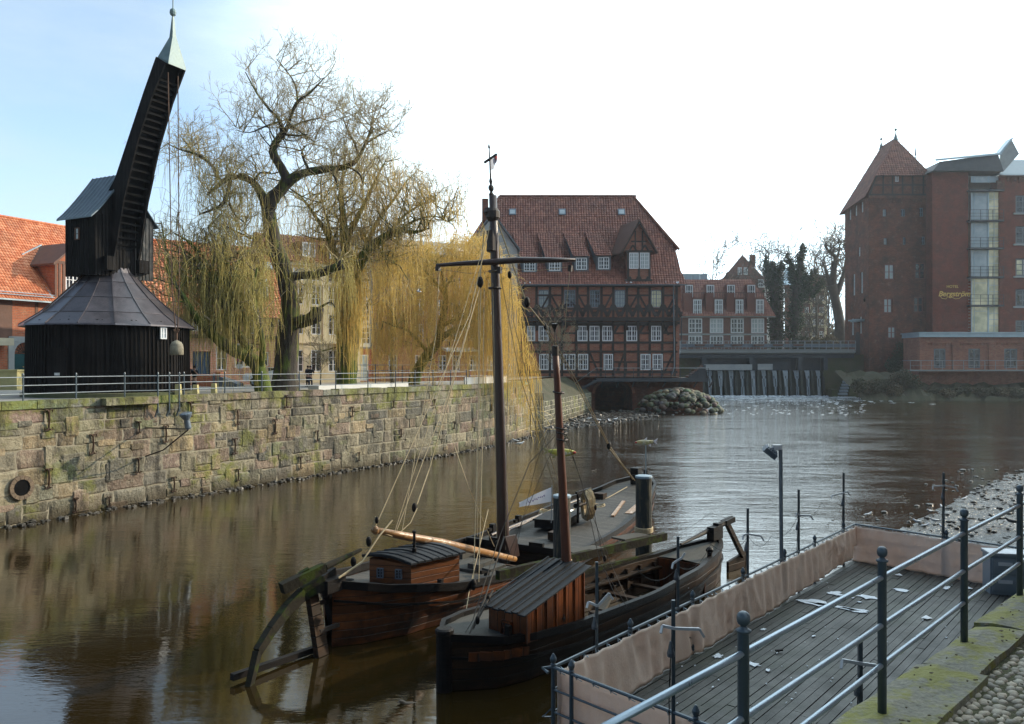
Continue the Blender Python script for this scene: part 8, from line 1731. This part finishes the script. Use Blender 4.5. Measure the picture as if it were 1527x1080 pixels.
# ---------------- mooring piles, mossy fender beam, pennant, fish
def pile(px, ybot, ytop, D, r, label):
    c = Vector((X(px, D), D, 0)); t = thing('mooring_pile', label, 'mooring pile', c); zt_ = Z(ytop, D); b = MB(); rs = random.Random(px); b.lathe((0, 0, -.6), ((r*1.03, 0), (r, (zt_+.6)*.5), (r*.98, zt_+.56)), 18); obj('trunk', b, M['pile_wood'], t); b = MB(); b.lathe((0, 0, zt_-.04), ((r*1.03, 0), (r*1.06, .03), (r*1.02, .07), (r*.7, .09)), 18); obj('cap', b, M['pile_cap'], t); b = MB()
    for k in range(4): b.tube([Vector((r*1.06*math.cos(a), r*1.06*math.sin(a), Z(ybot, D)+.04*k+.02*math.sin(a))) for a in [j*math.pi/7 for j in range(15)]], .025, 4)
    obj('rope_turns', b, M['rope'], t); return t
pile(838, 842, 740, 21.0, .23, 'blue-black mooring pile behind the rusty mast with a white pennant')
pile(960, 792, 711, 24.5, .25, 'blue-black mooring pile at the right end of the mossy beam')
FB = thing('fender_beam', 'mossy timber fender beam strung between the two mooring piles', 'beam', (X(870, 21), 21, 0))
o_ = Vector(FB.location); b = MB(o_); b.beam(P(742, 858, 19.4), P(992, 800, 24.2), .15, .22); b.beam(P(742, 868, 19.4)+Vector((0, 0, -.35)), P(992, 810, 24.2)+Vector((0, 0, -.35)), .12, .3); obj('beam', b, M['mossy_timber'], FB)
b = MB(o_); b.beam(P(850, 824, 21.6), P(893, 816, 22.2), .42, .05); b.beam(P(922, 804, 23.2), P(958, 797, 24), .5, .05); b.beam(P(725, 850, 19.6), P(748, 842, 20), .3, .06); obj('board', b, M['old_plank'], FB)
pn = thing('pennant', 'white pennant with purple lettering hanging from the left mooring pile', 'flag', P(823, 770, 20.6)); o_ = Vector(pn.location)
b = MB(o_); b.tube([P(822, 780, 20.6), P(823, 724, 20.6)], .012, 5); obj('pole', b, M['galv'], pn)
def V3(*a): return P(*a)-o_
g_ = flagmesh([V3(823, 748, 20.6), V3(774, 757, 20.3), V3(773, 749, 20.3), V3(823, 726, 20.6)], 10, 5, .06, 2); cl_ = obj('cloth', g_, M['flag'], pn)
b = MB(o_); rs = random.Random(4)
for k in range(9):
    x0_ = 789+k*2.8; y0_ = 748.5-k*1.1; q = [P(x0_+rs.uniform(-1, 1), y0_+rs.uniform(-2, 2), 20.36+.012*k) for _ in range(4)]; b.tube([v+Vector((0, -.02, 0)) for v in q], .012, 4)
obj('lettering', b, M['purple'], cl_)
def fish(px, py, D, L_, flip, label, cols, seed):
    c = P(px, py, D); t = thing('fish_sculpture', label, 'fish sculpture', (c.x, c.y, 0)); b = MB(Vector((c.x, c.y, 0))); rs = random.Random(seed); prof = [(-.5, .005), (-.44, .05), (-.3, .10), (-.1, .125), (.1, .11), (.28, .06), (.36, .03)]; n = 10; vs = []
    for x, r in prof: vs += [c+Vector((flip*x*L_, r*L_*.45*math.cos(2*math.pi*k/n), r*L_*math.sin(2*math.pi*k/n)+(.04*L_ if x > .2 else 0))) for k in range(n)]
    b.add(vs, [(i*n+k, i*n+(k+1) % n, (i+1)*n+(k+1) % n, (i+1)*n+k) for i in range(len(prof)-1) for k in range(n)]); obj('body', b, M[cols[0]], t, True)
    b = MB(Vector((c.x, c.y, 0))); z = c
    def f_(pts): b.hexa([z+Vector((flip*x*L_, -.012, y*L_)) for x, y in pts], [z+Vector((flip*x*L_, .012, y*L_)) for x, y in pts])
    f_([(.33, .07), (.52, .18), (.46, .05), (.4, .03)]); f_([(.33, .02), (.5, -.08), (.44, .03), (.38, .04)]); f_([(-.08, .12), (.04, .11), (.06, .22), (.0, .19)]); f_([(.12, -.09), (.22, -.07), (.22, -.17), (.17, -.17)]); obj('fins', b, M[cols[1]], t)
    b = MB(Vector((c.x, c.y, 0)))
    for k in range(7): x = rs.uniform(-.3, .25); b.blob(z+Vector((flip*x*L_, -.05*L_, rs.uniform(-.05, .05)*L_)), (.06*L_, .014*L_, .03*L_), 6, 4, .2, rs)
    obj('colour_patch', b, M[cols[2]], t); b = MB(Vector((c.x, c.y, 0))); b.blob(z+Vector((-flip*.42*L_, 0, 0)), (.07*L_, .045*L_, .045*L_), 8, 5, 0); obj('snout', b, M['red'], t); b = MB(Vector((c.x, c.y, 0))); b.tube([(c.x, c.y, -.5), (c.x, c.y, c.z-.05)], .02, 6); obj('pole', b, M['galv'], t)
M['fish_a'] = plain('fish_a', (.55, .58, .5), (.6, .45, .15), 6, .35); M['fish_y'] = plain('fish_y', (.68, .56, .08), (.5, .5, .12), 7, .35)
fish(963, 660, 25.2, .72, 1, 'grey-white painted fish sculpture on a pole above the right pile', ('fish_a', 'flag', 'yellow_stone'), 3)
fish(835, 675, 21.2, .88, -1, 'yellow painted fish sculpture behind the rusty mast', ('fish_y', 'yellow_stone', 'fish_a'), 4)
# ================================================================== FLOATING DECK WITH TARPAULIN FENCE
ZD, ZF = 1.04, 2.04
A0 = Vector((.61, 11.9, 0)); A1 = Vector((9.62, 22.6, 0)); A2 = Vector((14.3, 17.6, 0)); A3 = Vector((5.6, 6.6, 0))
DK = thing('deck_platform', 'grey plank deck platform at the quay, strewn with scraps of snow and paper', 'platform', (A0.x, A0.y, 0))
o_ = Vector(DK.location); b = MB(o_); dl = (A1-A0).normalized(); dw = Vector((dl.y, -dl.x, 0)); L_ = (A1-A0).length; rs = random.Random(2); npl = 44; wp = 6.6/npl
for k in range(npl):
    t = -1.2
    while t < L_-.02:
        l = rs.uniform(3, 5.5); e = min(t+l, L_); z = ZD+rs.uniform(-.006, .006); v = rs.uniform(.7, 1.25); b.col = (v, v, v); p = A0+dl*t+dw*(k*wp+.006); q = A0+dl*(e-.008)+dw*(k*wp+.006); w_ = dw*(wp-.014)
        b.hexa([p+Vector((0, 0, z-.04)), p+w_+Vector((0, 0, z-.04)), q+w_+Vector((0, 0, z-.04)), q+Vector((0, 0, z-.04))], [p+Vector((0, 0, z)), p+w_+Vector((0, 0, z)), q+w_+Vector((0, 0, z)), q+Vector((0, 0, z))]); t = e
dm_ = plain('deck_boards', (.062, .060, .054), (.034, .035, .031), 1.6, .62, .006, 22, tint=.9, fine=.5, moss=((.045, .05, .035), .5, .5, .7)); obj('planks', b, dm_, DK)
b = MB(o_); p = [A0-dl*1.2, A1, A1+dw*6.7, A0-dl*1.2+dw*6.7]; b.hexa([v+Vector((0, 0, .1)) for v in p[::-1]], [v+Vector((0, 0, ZD-.05)) for v in p[::-1]]); obj('frame', b, M['hull_black'], DK)
b = MB(o_); 
def patch(cx, cy, lx_, ly_, n=14, z=ZD+.012, sd=0):
    rr = random.Random(sd); c = G(cx, cy, ZD); pts = []
    for k in range(n): a = 2*math.pi*k/n; r = rr.uniform(.45, 1.1); pts.append(c+dl*(lx_*1.7*r*math.cos(a))+dw*(ly_*.75*r*math.sin(a))); pts[-1].z = z
    top_ = [v+Vector((0, 0, .012)) for v in pts]; b.poly(top_)
    for k in range(n): b.quad(pts[k], pts[(k+1) % n], top_[(k+1) % n], top_[k])
for k, q in enumerate(((1215, 900, .16, .55), (1275, 911, .10, .5), (1245, 886, .12, .3), (1295, 892, .12, .35), (1345, 881, .10, .36), (1240, 905, .07, .8), (1412, 878, .12, .12), (1070, 980, .10, .16), (1122, 992, .06, .25), (1083, 985, .05, .1), (1145, 1001, .05, .06), (1138, 940, .05, .08), (1272, 893, .03, .05), (1213, 950, .05, .05), (1484, 880, .08, .12), (1282, 899, .03, .08))): patch(*q, sd=k)
rs = random.Random(7)
for k in range(70): patch(rs.uniform(1000, 1430), rs.uniform(865, 1060), rs.uniform(.008, .025), rs.uniform(.008, .03), 6, sd=k+50)
tag(obj('snow_scraps', b, M['snow'], DK), kind='stuff')
for k, (px, py, s_, a) in enumerate(((1382, 922, .10, .6), (1340, 858, .08, .3), (1447, 878, .07, 1.1))):
    c = G(px, py, ZD+.02); b = MB(); b.poly([(-s_, -s_*.7, .02), (s_, -s_*.7, .0), (s_, s_*.7, .03), (-s_, s_*.7, .01)]); b.poly([(-s_, s_*.7, .0), (s_, s_*.7, .02), (s_, -s_*.7, -.01), (-s_, -s_*.7, .01)]); q = obj('paper_sheet', b, M['white_paint']); q.location = c; q.rotation_euler = (0, 0, a); tag(q, ('crumpled white paper lying on the planks behind the second rail post', 'small paper scrap on the deck near the far tarpaulin corner', 'small paper scrap on the deck near the white cabinet')[k], 'paper')
c = G(1162, 972, ZD+.02); b = MB(); b.beam((-.07, 0, .02), (.07, .02, .03), .05, .03); q = obj('wood_chip', b, M['hull_black']); q.location = c; tag(q, 'small black piece of wood lying on the deck planks', 'debris')
# fence rails, posts with finials, wrinkled tarpaulins
def tarpaulin(name, a, c, z0, z1, label, seed, nx, sagf=None, side=1):
    b = MB(Vector((a.x, a.y, 0))); d = (c-a); l = d.length; d.normalize(); n = Vector((d.y, -d.x, 0))*side; rs = random.Random(seed); nz = 16; cr_ = [(rs.uniform(0, l), rs.uniform(-.9, .9), rs.uniform(.02, .05), rs.uniform(.15, .5)) for _ in range(int(l*2.0))]
    vs = []
    for i in range(nx+1):
        u = l*i/nx
        for j in range(nz+1):
            v = j/nz; z = lerp(z0+(sagf(u/l) if sagf else 0), z1-.02*abs(math.sin(u*5.2)), v); off = .018*math.sin(u*6.5*2)*(1-.3*v)+.03*math.sin(u*2.1+v*1.5+seed)*(1-v)+.012*math.sin(u*17+v*4)
            for (cu, sl, am, wd) in cr_:
                q = (u-cu-sl*(v-.5)); off += am*math.exp(-(q/(wd*.28))**2)*math.sin(3.1*v+cu)
            vs.append(a+d*u+n*(.085+off)+Vector((0, 0, z)))
    b.add(vs, [(i*(nz+1)+j, (i+1)*(nz+1)+j, (i+1)*(nz+1)+j+1, i*(nz+1)+j+1) for i in range(nx) for j in range(nz)])
    o = obj(name, b, M['tarp'], None, True); o.location = (a.x, a.y, 0); so_ = o.modifiers.new('thick', 'SOLIDIFY'); so_.thickness = .006
    b = MB(); k = 0; u = 0.1
    while u < l: p = d*u+Vector((0, 0, z1)); b.tube([p+n*.05+Vector((0, 0, -.06)), p+n*.03+Vector((0, 0, .03)), p-n*.04+Vector((0, 0, .02))+d*.05, p+n*.05+d*.10+Vector((0, 0, -.05))], .008, 4); u += .32
    obj('lashing', b, M['galv'], o); return tag(o, label, 'tarpaulin')
tarpaulin('tarpaulin', A0, A1, ZD+.02, ZF-.03, 'long pinkish beige tarpaulin along the river side of the deck fence', 4, 200, lambda f: .0 if f < .6 else (.14*(f-.6)/.4 if f < .97 else .45), 1)
tarpaulin('tarpaulin', A1, A1.lerp(A2, .68), ZD+.0, ZF-.03, 'beige tarpaulin on the short far end of the deck fence', 8, 60, None, 1)
tarpaulin('tarpaulin', A0, A0.lerp(A3, .62), .35, ZF-.03, 'reddish beige tarpaulin on the near end of the deck fence', 11, 60, None, -1)
FN = thing('deck_fence', 'blue-grey tubular fence with small knobbed posts around the plank deck', 'fence', (A0.x, A0.y, 0)); o_ = Vector(FN.location)
b = MB(o_); v = Vector((0, 0, 1))
for a, c in ((A0, A1), (A1, A2), (A0, A3)):
    for z in ((ZF, .026), (ZF-.33, .018), (ZF-.66, .018)): b.tube([a+v*z[0], c+v*z[0]], z[1], 7)
b.tube([A0-dl*.0+v*ZF, A0-dl*.10-dw*.12+v*(ZF-.02), A0-dl*.12+v*(ZF-.05)], .026, 6)
for z in (.2, .5, .9, 1.3): b.tube([A0+v*z, A0-dl*.12-dw*.1+v*(z+.02), A0+v*(z+.15)], .018, 5)
b.beam(A0-dl*.2-dw*.25+v*.35, A0+v*.3, .03); obj('rails', b, M['rail_grey'], FN)
def fpost(p):
    q = MB(o_); q.lathe(p+v*.2, ((.032, 0), (.032, ZF-.2+.03), (.045, ZF-.16), (.03, ZF-.14), (.048, ZF-.10), (.05, ZF-.07), (.03, ZF-.03), (.012, ZF+.0)), 10); obj('post', q, M['rail_grey'], FN)
for px in (825, 940, 1033, 1108, 1170, 1215, 1258): k = (px-CX)/F; s_ = max(0, (k*A0.y-A0.x)/((A1.x-A0.x)-k*(A1.y-A0.y))); fpost(A0.lerp(A1, min(s_, 1)))
for f in (.35, .7, 1.0): fpost(A1.lerp(A2, f))
for f in (.05, .34, .62, .9): fpost(A0.lerp(A3, f))
# thin marker poles with taped cross bars, and the little lamps hung from them
def fence_at(px, a=A0, c=A1): k = (px-CX)/F; s_ = (k*a.y-a.x)/((c.x-a.x)-k*(c.y-a.y)); return a.lerp(c, s_)
mk = [(890, 838, fence_at(890), (877, 897, 891, 903, 908, 884), 'thin pole with bent white taped bar, nearest to the orange cabin'), (1010, 800, fence_at(1011), (1003, 840, 1010, 835, 1016, 832), 'thin pole with white zigzag bar before the small barge stern'), (1115, 758, fence_at(1115), (1108, 798, 1114, 796, 1134, 799), 'thin pole with bent white bar right of the barge rudder'), (1190, 730, fence_at(1191), (1187, 765, 1192, 768, 1208, 769), 'thin pole with short cross bar right of the tall lamp post'),
      (1257, 705, fence_at(1258), (1240, 739, 1257, 735, 1263, 733), 'thin pole with cross bar at the far deck corner'), (1407, 705, fence_at(1407, A1, A2), (1390, 725, 1407, 724, 1424, 727), 'thin pole with square taped crossbar against the mud bank'), (1004, 895, fence_at(1004, A0, A3), (987, 932, 1005, 936, 1042, 937), 'thin pole with blue taped crossbar at the near deck fence'), (1283, 950, Vector((3.98, 9.2, 0)), (1254, 983, 1283, 988, 1304, 991), 'thin dark pole with taped crossbar beside the second rail post')]
for px, yt, p, cb, lab in mk:
    D = p.y; t = thing('marker_pole', lab, 'pole', (p.x, p.y, 0)); b = MB(); b.box(-.022, .022, -.022, .022, .9, Z(yt, D)); obj('pole', b, M['rail_grey'], t); q = [P(cb[i], cb[i+1], D)-Vector((p.x, p.y+.035, 0)) for i in (0, 2, 4)]; b = MB(); b.beam(q[0], q[1], .03, .035); b.beam(q[1], q[2], .03, .035)
    if cb[0] > 900 or cb[0] == 877: b.beam(q[2], q[2]+Vector((.06, 0, -.10 if cb[0] != 1003 else .1)), .03, .03); b.beam(q[0], q[0]+Vector((-.03, -.05, -.08)), .03, .03)
    obj('taped_bar', b, M['tape'], t); b = MB(); b.lathe((-.04, -.04, q[1].z-.36), ((.045, 0), (.05, .05), (.03, .13), (.015, .2)), 8); b.tube([(-.04, -.04, q[1].z-.2), (-.01, -.03, q[1].z)], .006, 4); obj('hanging_bulb', b, M['plastic_dark'], t)
    b = MB(); b.tube([(-.04, -.04, q[1].z-.3), (-.06, -.03, q[1].z-.9), (-.05, -.03, 1.1)], .007, 4); obj('cable', b, M['hull_black'], t)
b = MB()
wp_ = [P(1257, 742, 21.8), P(1225, 750, 20.6), P(1191, 768, 19.4), P(1150, 800, 18.2), P(1116, 800, 17.2), P(1060, 812, 16), P(1011, 845, 14.8), P(950, 850, 13.8)]
for i in range(len(wp_)-1):
    q = [wp_[i].lerp(wp_[i+1], k/6)-Vector((0, 0, .22*4*(k/6)*(1-k/6))) for k in range(7)]; b.tube(q, .006, 4)
tag(obj('light_cable', b, M['hull_black']), 'thin dark cable looping between the marker poles', 'cable')
p = fence_at(1166); lp = thing('lamp_post', 'tall thin lamp post with tilted floodlight by the river fence', 'lamp post', (p.x, p.y, 0)); b = MB(); zt_ = Z(670, p.y); b.tube([(0, 0, .6), (-.03, 0, zt_)], .045, 8); obj('pole', b, M['lamp_grey'], lp)
b = MB(); b.beam((-.05, 0, zt_), (-.3, -.02, zt_+.02), .05); b.fr = Matrix.Translation((-.28, -.05, zt_-.05)) @ Matrix.Rotation(R(38), 4, 'Y') @ Matrix.Rotation(R(20), 4, 'X'); b.box(-.16, .16, -.12, .12, -.05, .05); b.box(-.18, .18, -.14, .14, -.07, -.05)
for k in range(5): b.box(-.14+k*.06, -.12+k*.06, -.1, .1, .05, .09)
obj('floodlight', b, M['lamp_grey'], lp); b = MB(); b.box(-.2, -.02, -.06, .06, zt_-.01, zt_+.10); obj('sensor_box', b, M['white_paint'], lp)
# storage cabinet
kb = thing('storage_cabinet', 'grey-white cabinet with four drawer doors behind the railing at right', 'cabinet', (X(1462, 19.6), 19.2, ZD), R(-12)); wC, hC = 1.25, .92
b = MB(); b.box(0, wC, 0, .5, .05, hC); b.box(-.03, wC+.03, -.04, .52, hC, hC+.05); b.box(0, wC, 0, .5, 0, .05); obj('body', b, M['drawer_grey'], kb); b = MB(); b.box(-.03, wC+.03, -.045, .525, hC+.05, hC+.075); obj('top', b, M['white_paint'], kb)
for i in range(2):
    for j in range(2):
        x0_ = .04+i*wC/2; z0_ = .08+j*.42; b = MB(); b.box(x0_, x0_+wC/2-.07, -.03, 0, z0_, z0_+.38); b.box(x0_+.03, x0_+wC/2-.10, -.04, -.03, z0_+.03, z0_+.35); d_ = obj('drawer', b, M['drawer_grey'], kb); b = MB(); b.box(x0_+.12, x0_+wC/2-.2, -.065, -.04, z0_+.20, z0_+.28); obj('handle', b, M['white_paint'], d_)
# ================================================================== NEAR QUAY
ZN = 4.25; cd_ = Vector((.715, .699, 0)).normalized(); cn = Vector((-cd_.y, cd_.x, 0)); C0 = Vector((2.02, 5.05, 0))
def nq(s, w_, z=ZN): p = C0+cd_*s+cn*w_; return Vector((p.x, p.y, z))
b = MB(); q = [nq(-14, 0), nq(75, 0), nq(75, -90), nq(-14, -90)]; b.poly([Vector((v.x, v.y, ZN-.062)) for v in q][::-1]); struct('near_ground', b, M['soil_moss'])
nqw = thing('near_quay_wall', 'near quay edge of mossy flat coping slabs under the foreground railing', 'quay wall', (0, 0, 0))
stone_wall('wall_face', [tuple(nq(75, -.06))[:2], tuple(nq(-14, -.06))[:2]], -.6, ZN-.22, .55, .6, 1.5, [(.2, .2, .16), (.26, .24, .19), (.16, .17, .12)], 21, nqw)
b = MB(); rs = random.Random(17); s_ = -12.0
while s_ < 60:
    l = rs.uniform(.9, 1.7); wd = rs.uniform(.33, .46); z = ZN+rs.uniform(-.02, .03); v_ = rs.uniform(.75, 1.15); b.col = (v_, v_, v_*.95); K = 5; wn_ = rs.uniform(.0, .05)
    g_ = lambda i, j: nq(s_+.015+(l-.03)*i/K+(rs2.uniform(-.015, .015) if 0 < i < K else 0), wn_-(wn_+wd)*j/3, z+(rs2.uniform(-.012, .012))-(.03 if j == 0 else 0))
    rs2 = random.Random(int(s_*100)); tb = [[g_(i, j) for j in range(4)] for i in range(K+1)]
    for i in range(K):
        for j in range(3): b.quad(tb[i][j], tb[i][j+1], tb[i+1][j+1], tb[i+1][j])
        lo = Vector((0, 0, -.24)); b.quad(tb[i][0]+lo, tb[i][0], tb[i+1][0], tb[i+1][0]+lo); b.quad(tb[i+1][3]+lo, tb[i+1][3], tb[i][3], tb[i][3]+lo)
    lo = Vector((0, 0, -.24)); b.poly([tb[0][j] for j in range(4)]+[tb[0][j]+lo for j in (3, 2, 1, 0)]); b.poly([tb[K][j] for j in (3, 2, 1, 0)]+[tb[K][j]+lo for j in range(4)]); s_ += l
obj('coping_slab', b, M['coping'], nqw)
b = MB(); rs = random.Random(23); row = 0; w_ = -.44
while w_ > -4.2:
    s_ = max(-1.0, -w_*.6-1.0)+(row % 2)*.03
    while s_ < 7.5-.3*w_:
        r = rs.uniform(.024, .042); g = rs.uniform(.5, 1.6); t_ = rs.uniform(-.06, .06); b.col = (g*(1+t_), g, g*(1-t_*.6)); p = nq(s_+rs.uniform(-.02, .02), w_+rs.uniform(-.02, .02), ZN-.073); b2_ = rs.uniform(.8, 1.25); n0 = len(b.v); b.blob((0, 0, 0), (r*1.45*b2_, r*1.05, .026), 8, 5, .13, rs)
        a = math.atan2(cd_.y, cd_.x)+rs.uniform(-.35, .35); ca, sa = math.cos(a), math.sin(a)
        for i in range(n0, len(b.v)): q = b.v[i]; b.v[i] = Vector((p.x+q.x*ca-q.y*sa, p.y+q.x*sa+q.y*ca, p.z+q.z))
        s_ += 2.45*r*b2_+.002
    w_ -= .061; row += 1
tag(obj('cobblestones', b, M['cobble'], None, True), 'rounded cobblestones paving the near quay behind the mossy slabs', 'cobblestones', kind='stuff')
b = MB(); rs = random.Random(77)
for k in range(240):
    p = nq(rs.uniform(-.5, 9), rs.uniform(-.9, -.03), ZN+.022); u = rs.uniform(.006, .022); b.blob(p, (u, u*rs.uniform(.4, 1), .006), 5, 3, .4, rs)
tag(obj('leaf_litter', b, M['bush_brown']), 'small dead leaf bits and grit scattered over the mossy slabs', 'leaf litter', kind='stuff')
NR = thing('foreground_railing', 'blue-grey steel railing with ball topped posts along the near quay', 'railing', (0, 0, 0))
pp = [Vector((1.11, 3.86, 0)), Vector((2.41, 5.24, 0)), Vector((3.72, 6.62, 0)), Vector((5.01, 7.94, 0))]; st_ = Vector((1.30, 1.36, 0)); pp = [pp[0]-st_]+pp+[pp[-1]+st_*k for k in (1, 2, 3, 4, 5, 6)]
for p in pp:
    b = MB(); b.lathe((p.x, p.y, ZN-.05), ((.028, 0), (.028, 1.015), (.031, 1.02), (.037, 1.025), (.038, 1.032), (.022, 1.04), (.014, 1.05), (.018, 1.054), (.026, 1.060), (.031, 1.072), (.033, 1.086), (.031, 1.10), (.025, 1.112), (.014, 1.12), (.004, 1.122)), 20); obj('post', b, M['rail_grey'], NR, True)
for h_ in (.87, .56, .30):
    b = MB(); b.tube([p+Vector((0, 0, ZN+h_)) for p in pp], .0175, 12); obj('rail', b, M['galv'], NR, True)
# ================================================================== BIRDS
def gull(px, py, D, rz, z=None, label='', fly=False, m='gull', name='gull', s_=1.0, group=None, cat='gull'):
    p = P(px, py, D); z = p.z if z is None else z; t = thing(name, label, cat, (p.x, p.y, z), rz, group); me = MB()
    body = [(-.20, 0, .10), (-.10, 0, .115), (.04, 0, .12), (.13, 0, .14), (.18, 0, .19), (.215, 0, .20), (.25, 0, .19)]; me.tube([Vector(q)*s_*.92 for q in body], [.012*s_*.92, .045*s_*.92, .06*s_*.92, .05*s_*.92, .034*s_*.92, .036*s_*.92, .01*s_*.92], 8); o = obj('body', me, M[m], t, True)
    if fly:
        w_ = MB()
        for s in (-1, 1): w_.hexa([(.10, 0, .22), (-.10, 0, .22), (-.12, s*.38, .42), (.02, s*.42, .45)], [(.10, 0, .24), (-.10, 0, .24), (-.12, s*.38, .43), (.02, s*.42, .46)]); w_.hexa([(.02, s*.42, .45), (-.12, s*.38, .42), (-.22, s*.78, .42), (-.2, s*.8, .43)], [(.02, s*.42, .46), (-.12, s*.38, .43), (-.22, s*.78, .425), (-.2, s*.8, .435)])
        obj('wing', w_, M[m], t); t.scale = (.5, .5, .5)
    else:
        w_ = MB()
        for s in (-1, 1): w_.tube([Vector((.08, s*.05, .12))*s_*.92, Vector((-.05, s*.055, .125))*s_*.92, Vector((-.24, s*.02, .11))*s_*.92], [.03*s_*.92, .035*s_*.92, .008*s_*.92], 6)
        obj('wing', w_, M['plinth'] if m == 'gull' else M[m], t)
        if z > .03 or True:
            l_ = MB(); 
            for s in (-1, 1): l_.tube([Vector((0, s*.025, .08))*s_*.92, Vector((.01, s*.025, -.02))*s_*.92], .006*s_*.92, 4)
            obj('leg', l_, M['iron'], t)
    bk = MB(); bk.tube([Vector((.245, 0, .192))*s_*.92, Vector((.285, 0, .18))*s_*.92], [.012*s_*.92, .003], 5); obj('beak', bk, M['yellow_stone'] if m == 'gull' else M['iron'], t); return t
gull(625, 437, 48, R(200), None, 'white gull flying before the golden willow', True, s_=1.5)
gg = 'gulls standing in the shallows beyond the deck'
for px, py, a in ((1294, 767, 20), (1388, 762, 200), (1395, 776, 170), (1370, 778, 150), (1379, 784, 10), (1438, 743, 30), (1406, 756, 90), (1406, 786, 100)): c = G(px, py+5, .03); gull(px, py+5, c.y, R(a), .06, 'white gull standing in the shallow water beyond the far tarpaulin', group=gg)
for px, py, a in ((877, 626, 0), (893, 628, 180), (908, 629, 90), (917, 627, 20), (770, 660, 150), (775, 664, 20), (815, 632, 0)): c = G(px, py, .2); gull(px, py, c.y, R(a), .15, 'tiny white gull on the muddy shore near the mill arch', group='gulls on the far shore', s_=1.7)
for px, py, a, lab in ((1487, 778, 160, 'black crow on the mud bank between the two right railing posts'), (1511, 783, 150, 'black crow on the mud bank beside the rightmost railing post')): c = G(px, py, .2); gull(px, py, c.y, R(a), .2, lab, m='crow', name='crow', s_=1.35, cat='crow')
for px, py, a, lab in ((1340, 741, 5, 'dark duck swimming, upper of two with long wakes'), (1349, 747, 5, 'dark duck swimming, lower of two with long wakes'), (614, 1048, 190, 'brown duck swimming below the rudder in the foreground'), (884, 702, 20, 'small dark duck on the river left of the bow pile')): c = G(px, py, 0); gull(px, py, c.y, R(a), -.16, lab, m='duck', name='duck', s_=1.1, cat='duck')
# thin haze over the river and the far bank
hzb = MB(); hzb.box(-330, 330, -60, 330, -1.0, 62); hm = bpy.data.materials.new('haze'); hm.use_nodes = True; ht = hm.node_tree; ht.nodes.clear(); hv = ht.nodes.new('ShaderNodeVolumePrincipled'); hv.inputs['Color'].default_value = (.82, .90, 1, 1); hv.inputs['Density'].default_value = HAZE if 'HAZE' in globals() else .0016; hv.inputs['Anisotropy'].default_value = .55; ho = ht.nodes.new('ShaderNodeOutputMaterial'); ht.links.new(hv.outputs[0], ho.inputs['Volume'])
if True: tag(obj('haze', hzb, hm), kind='stuff')
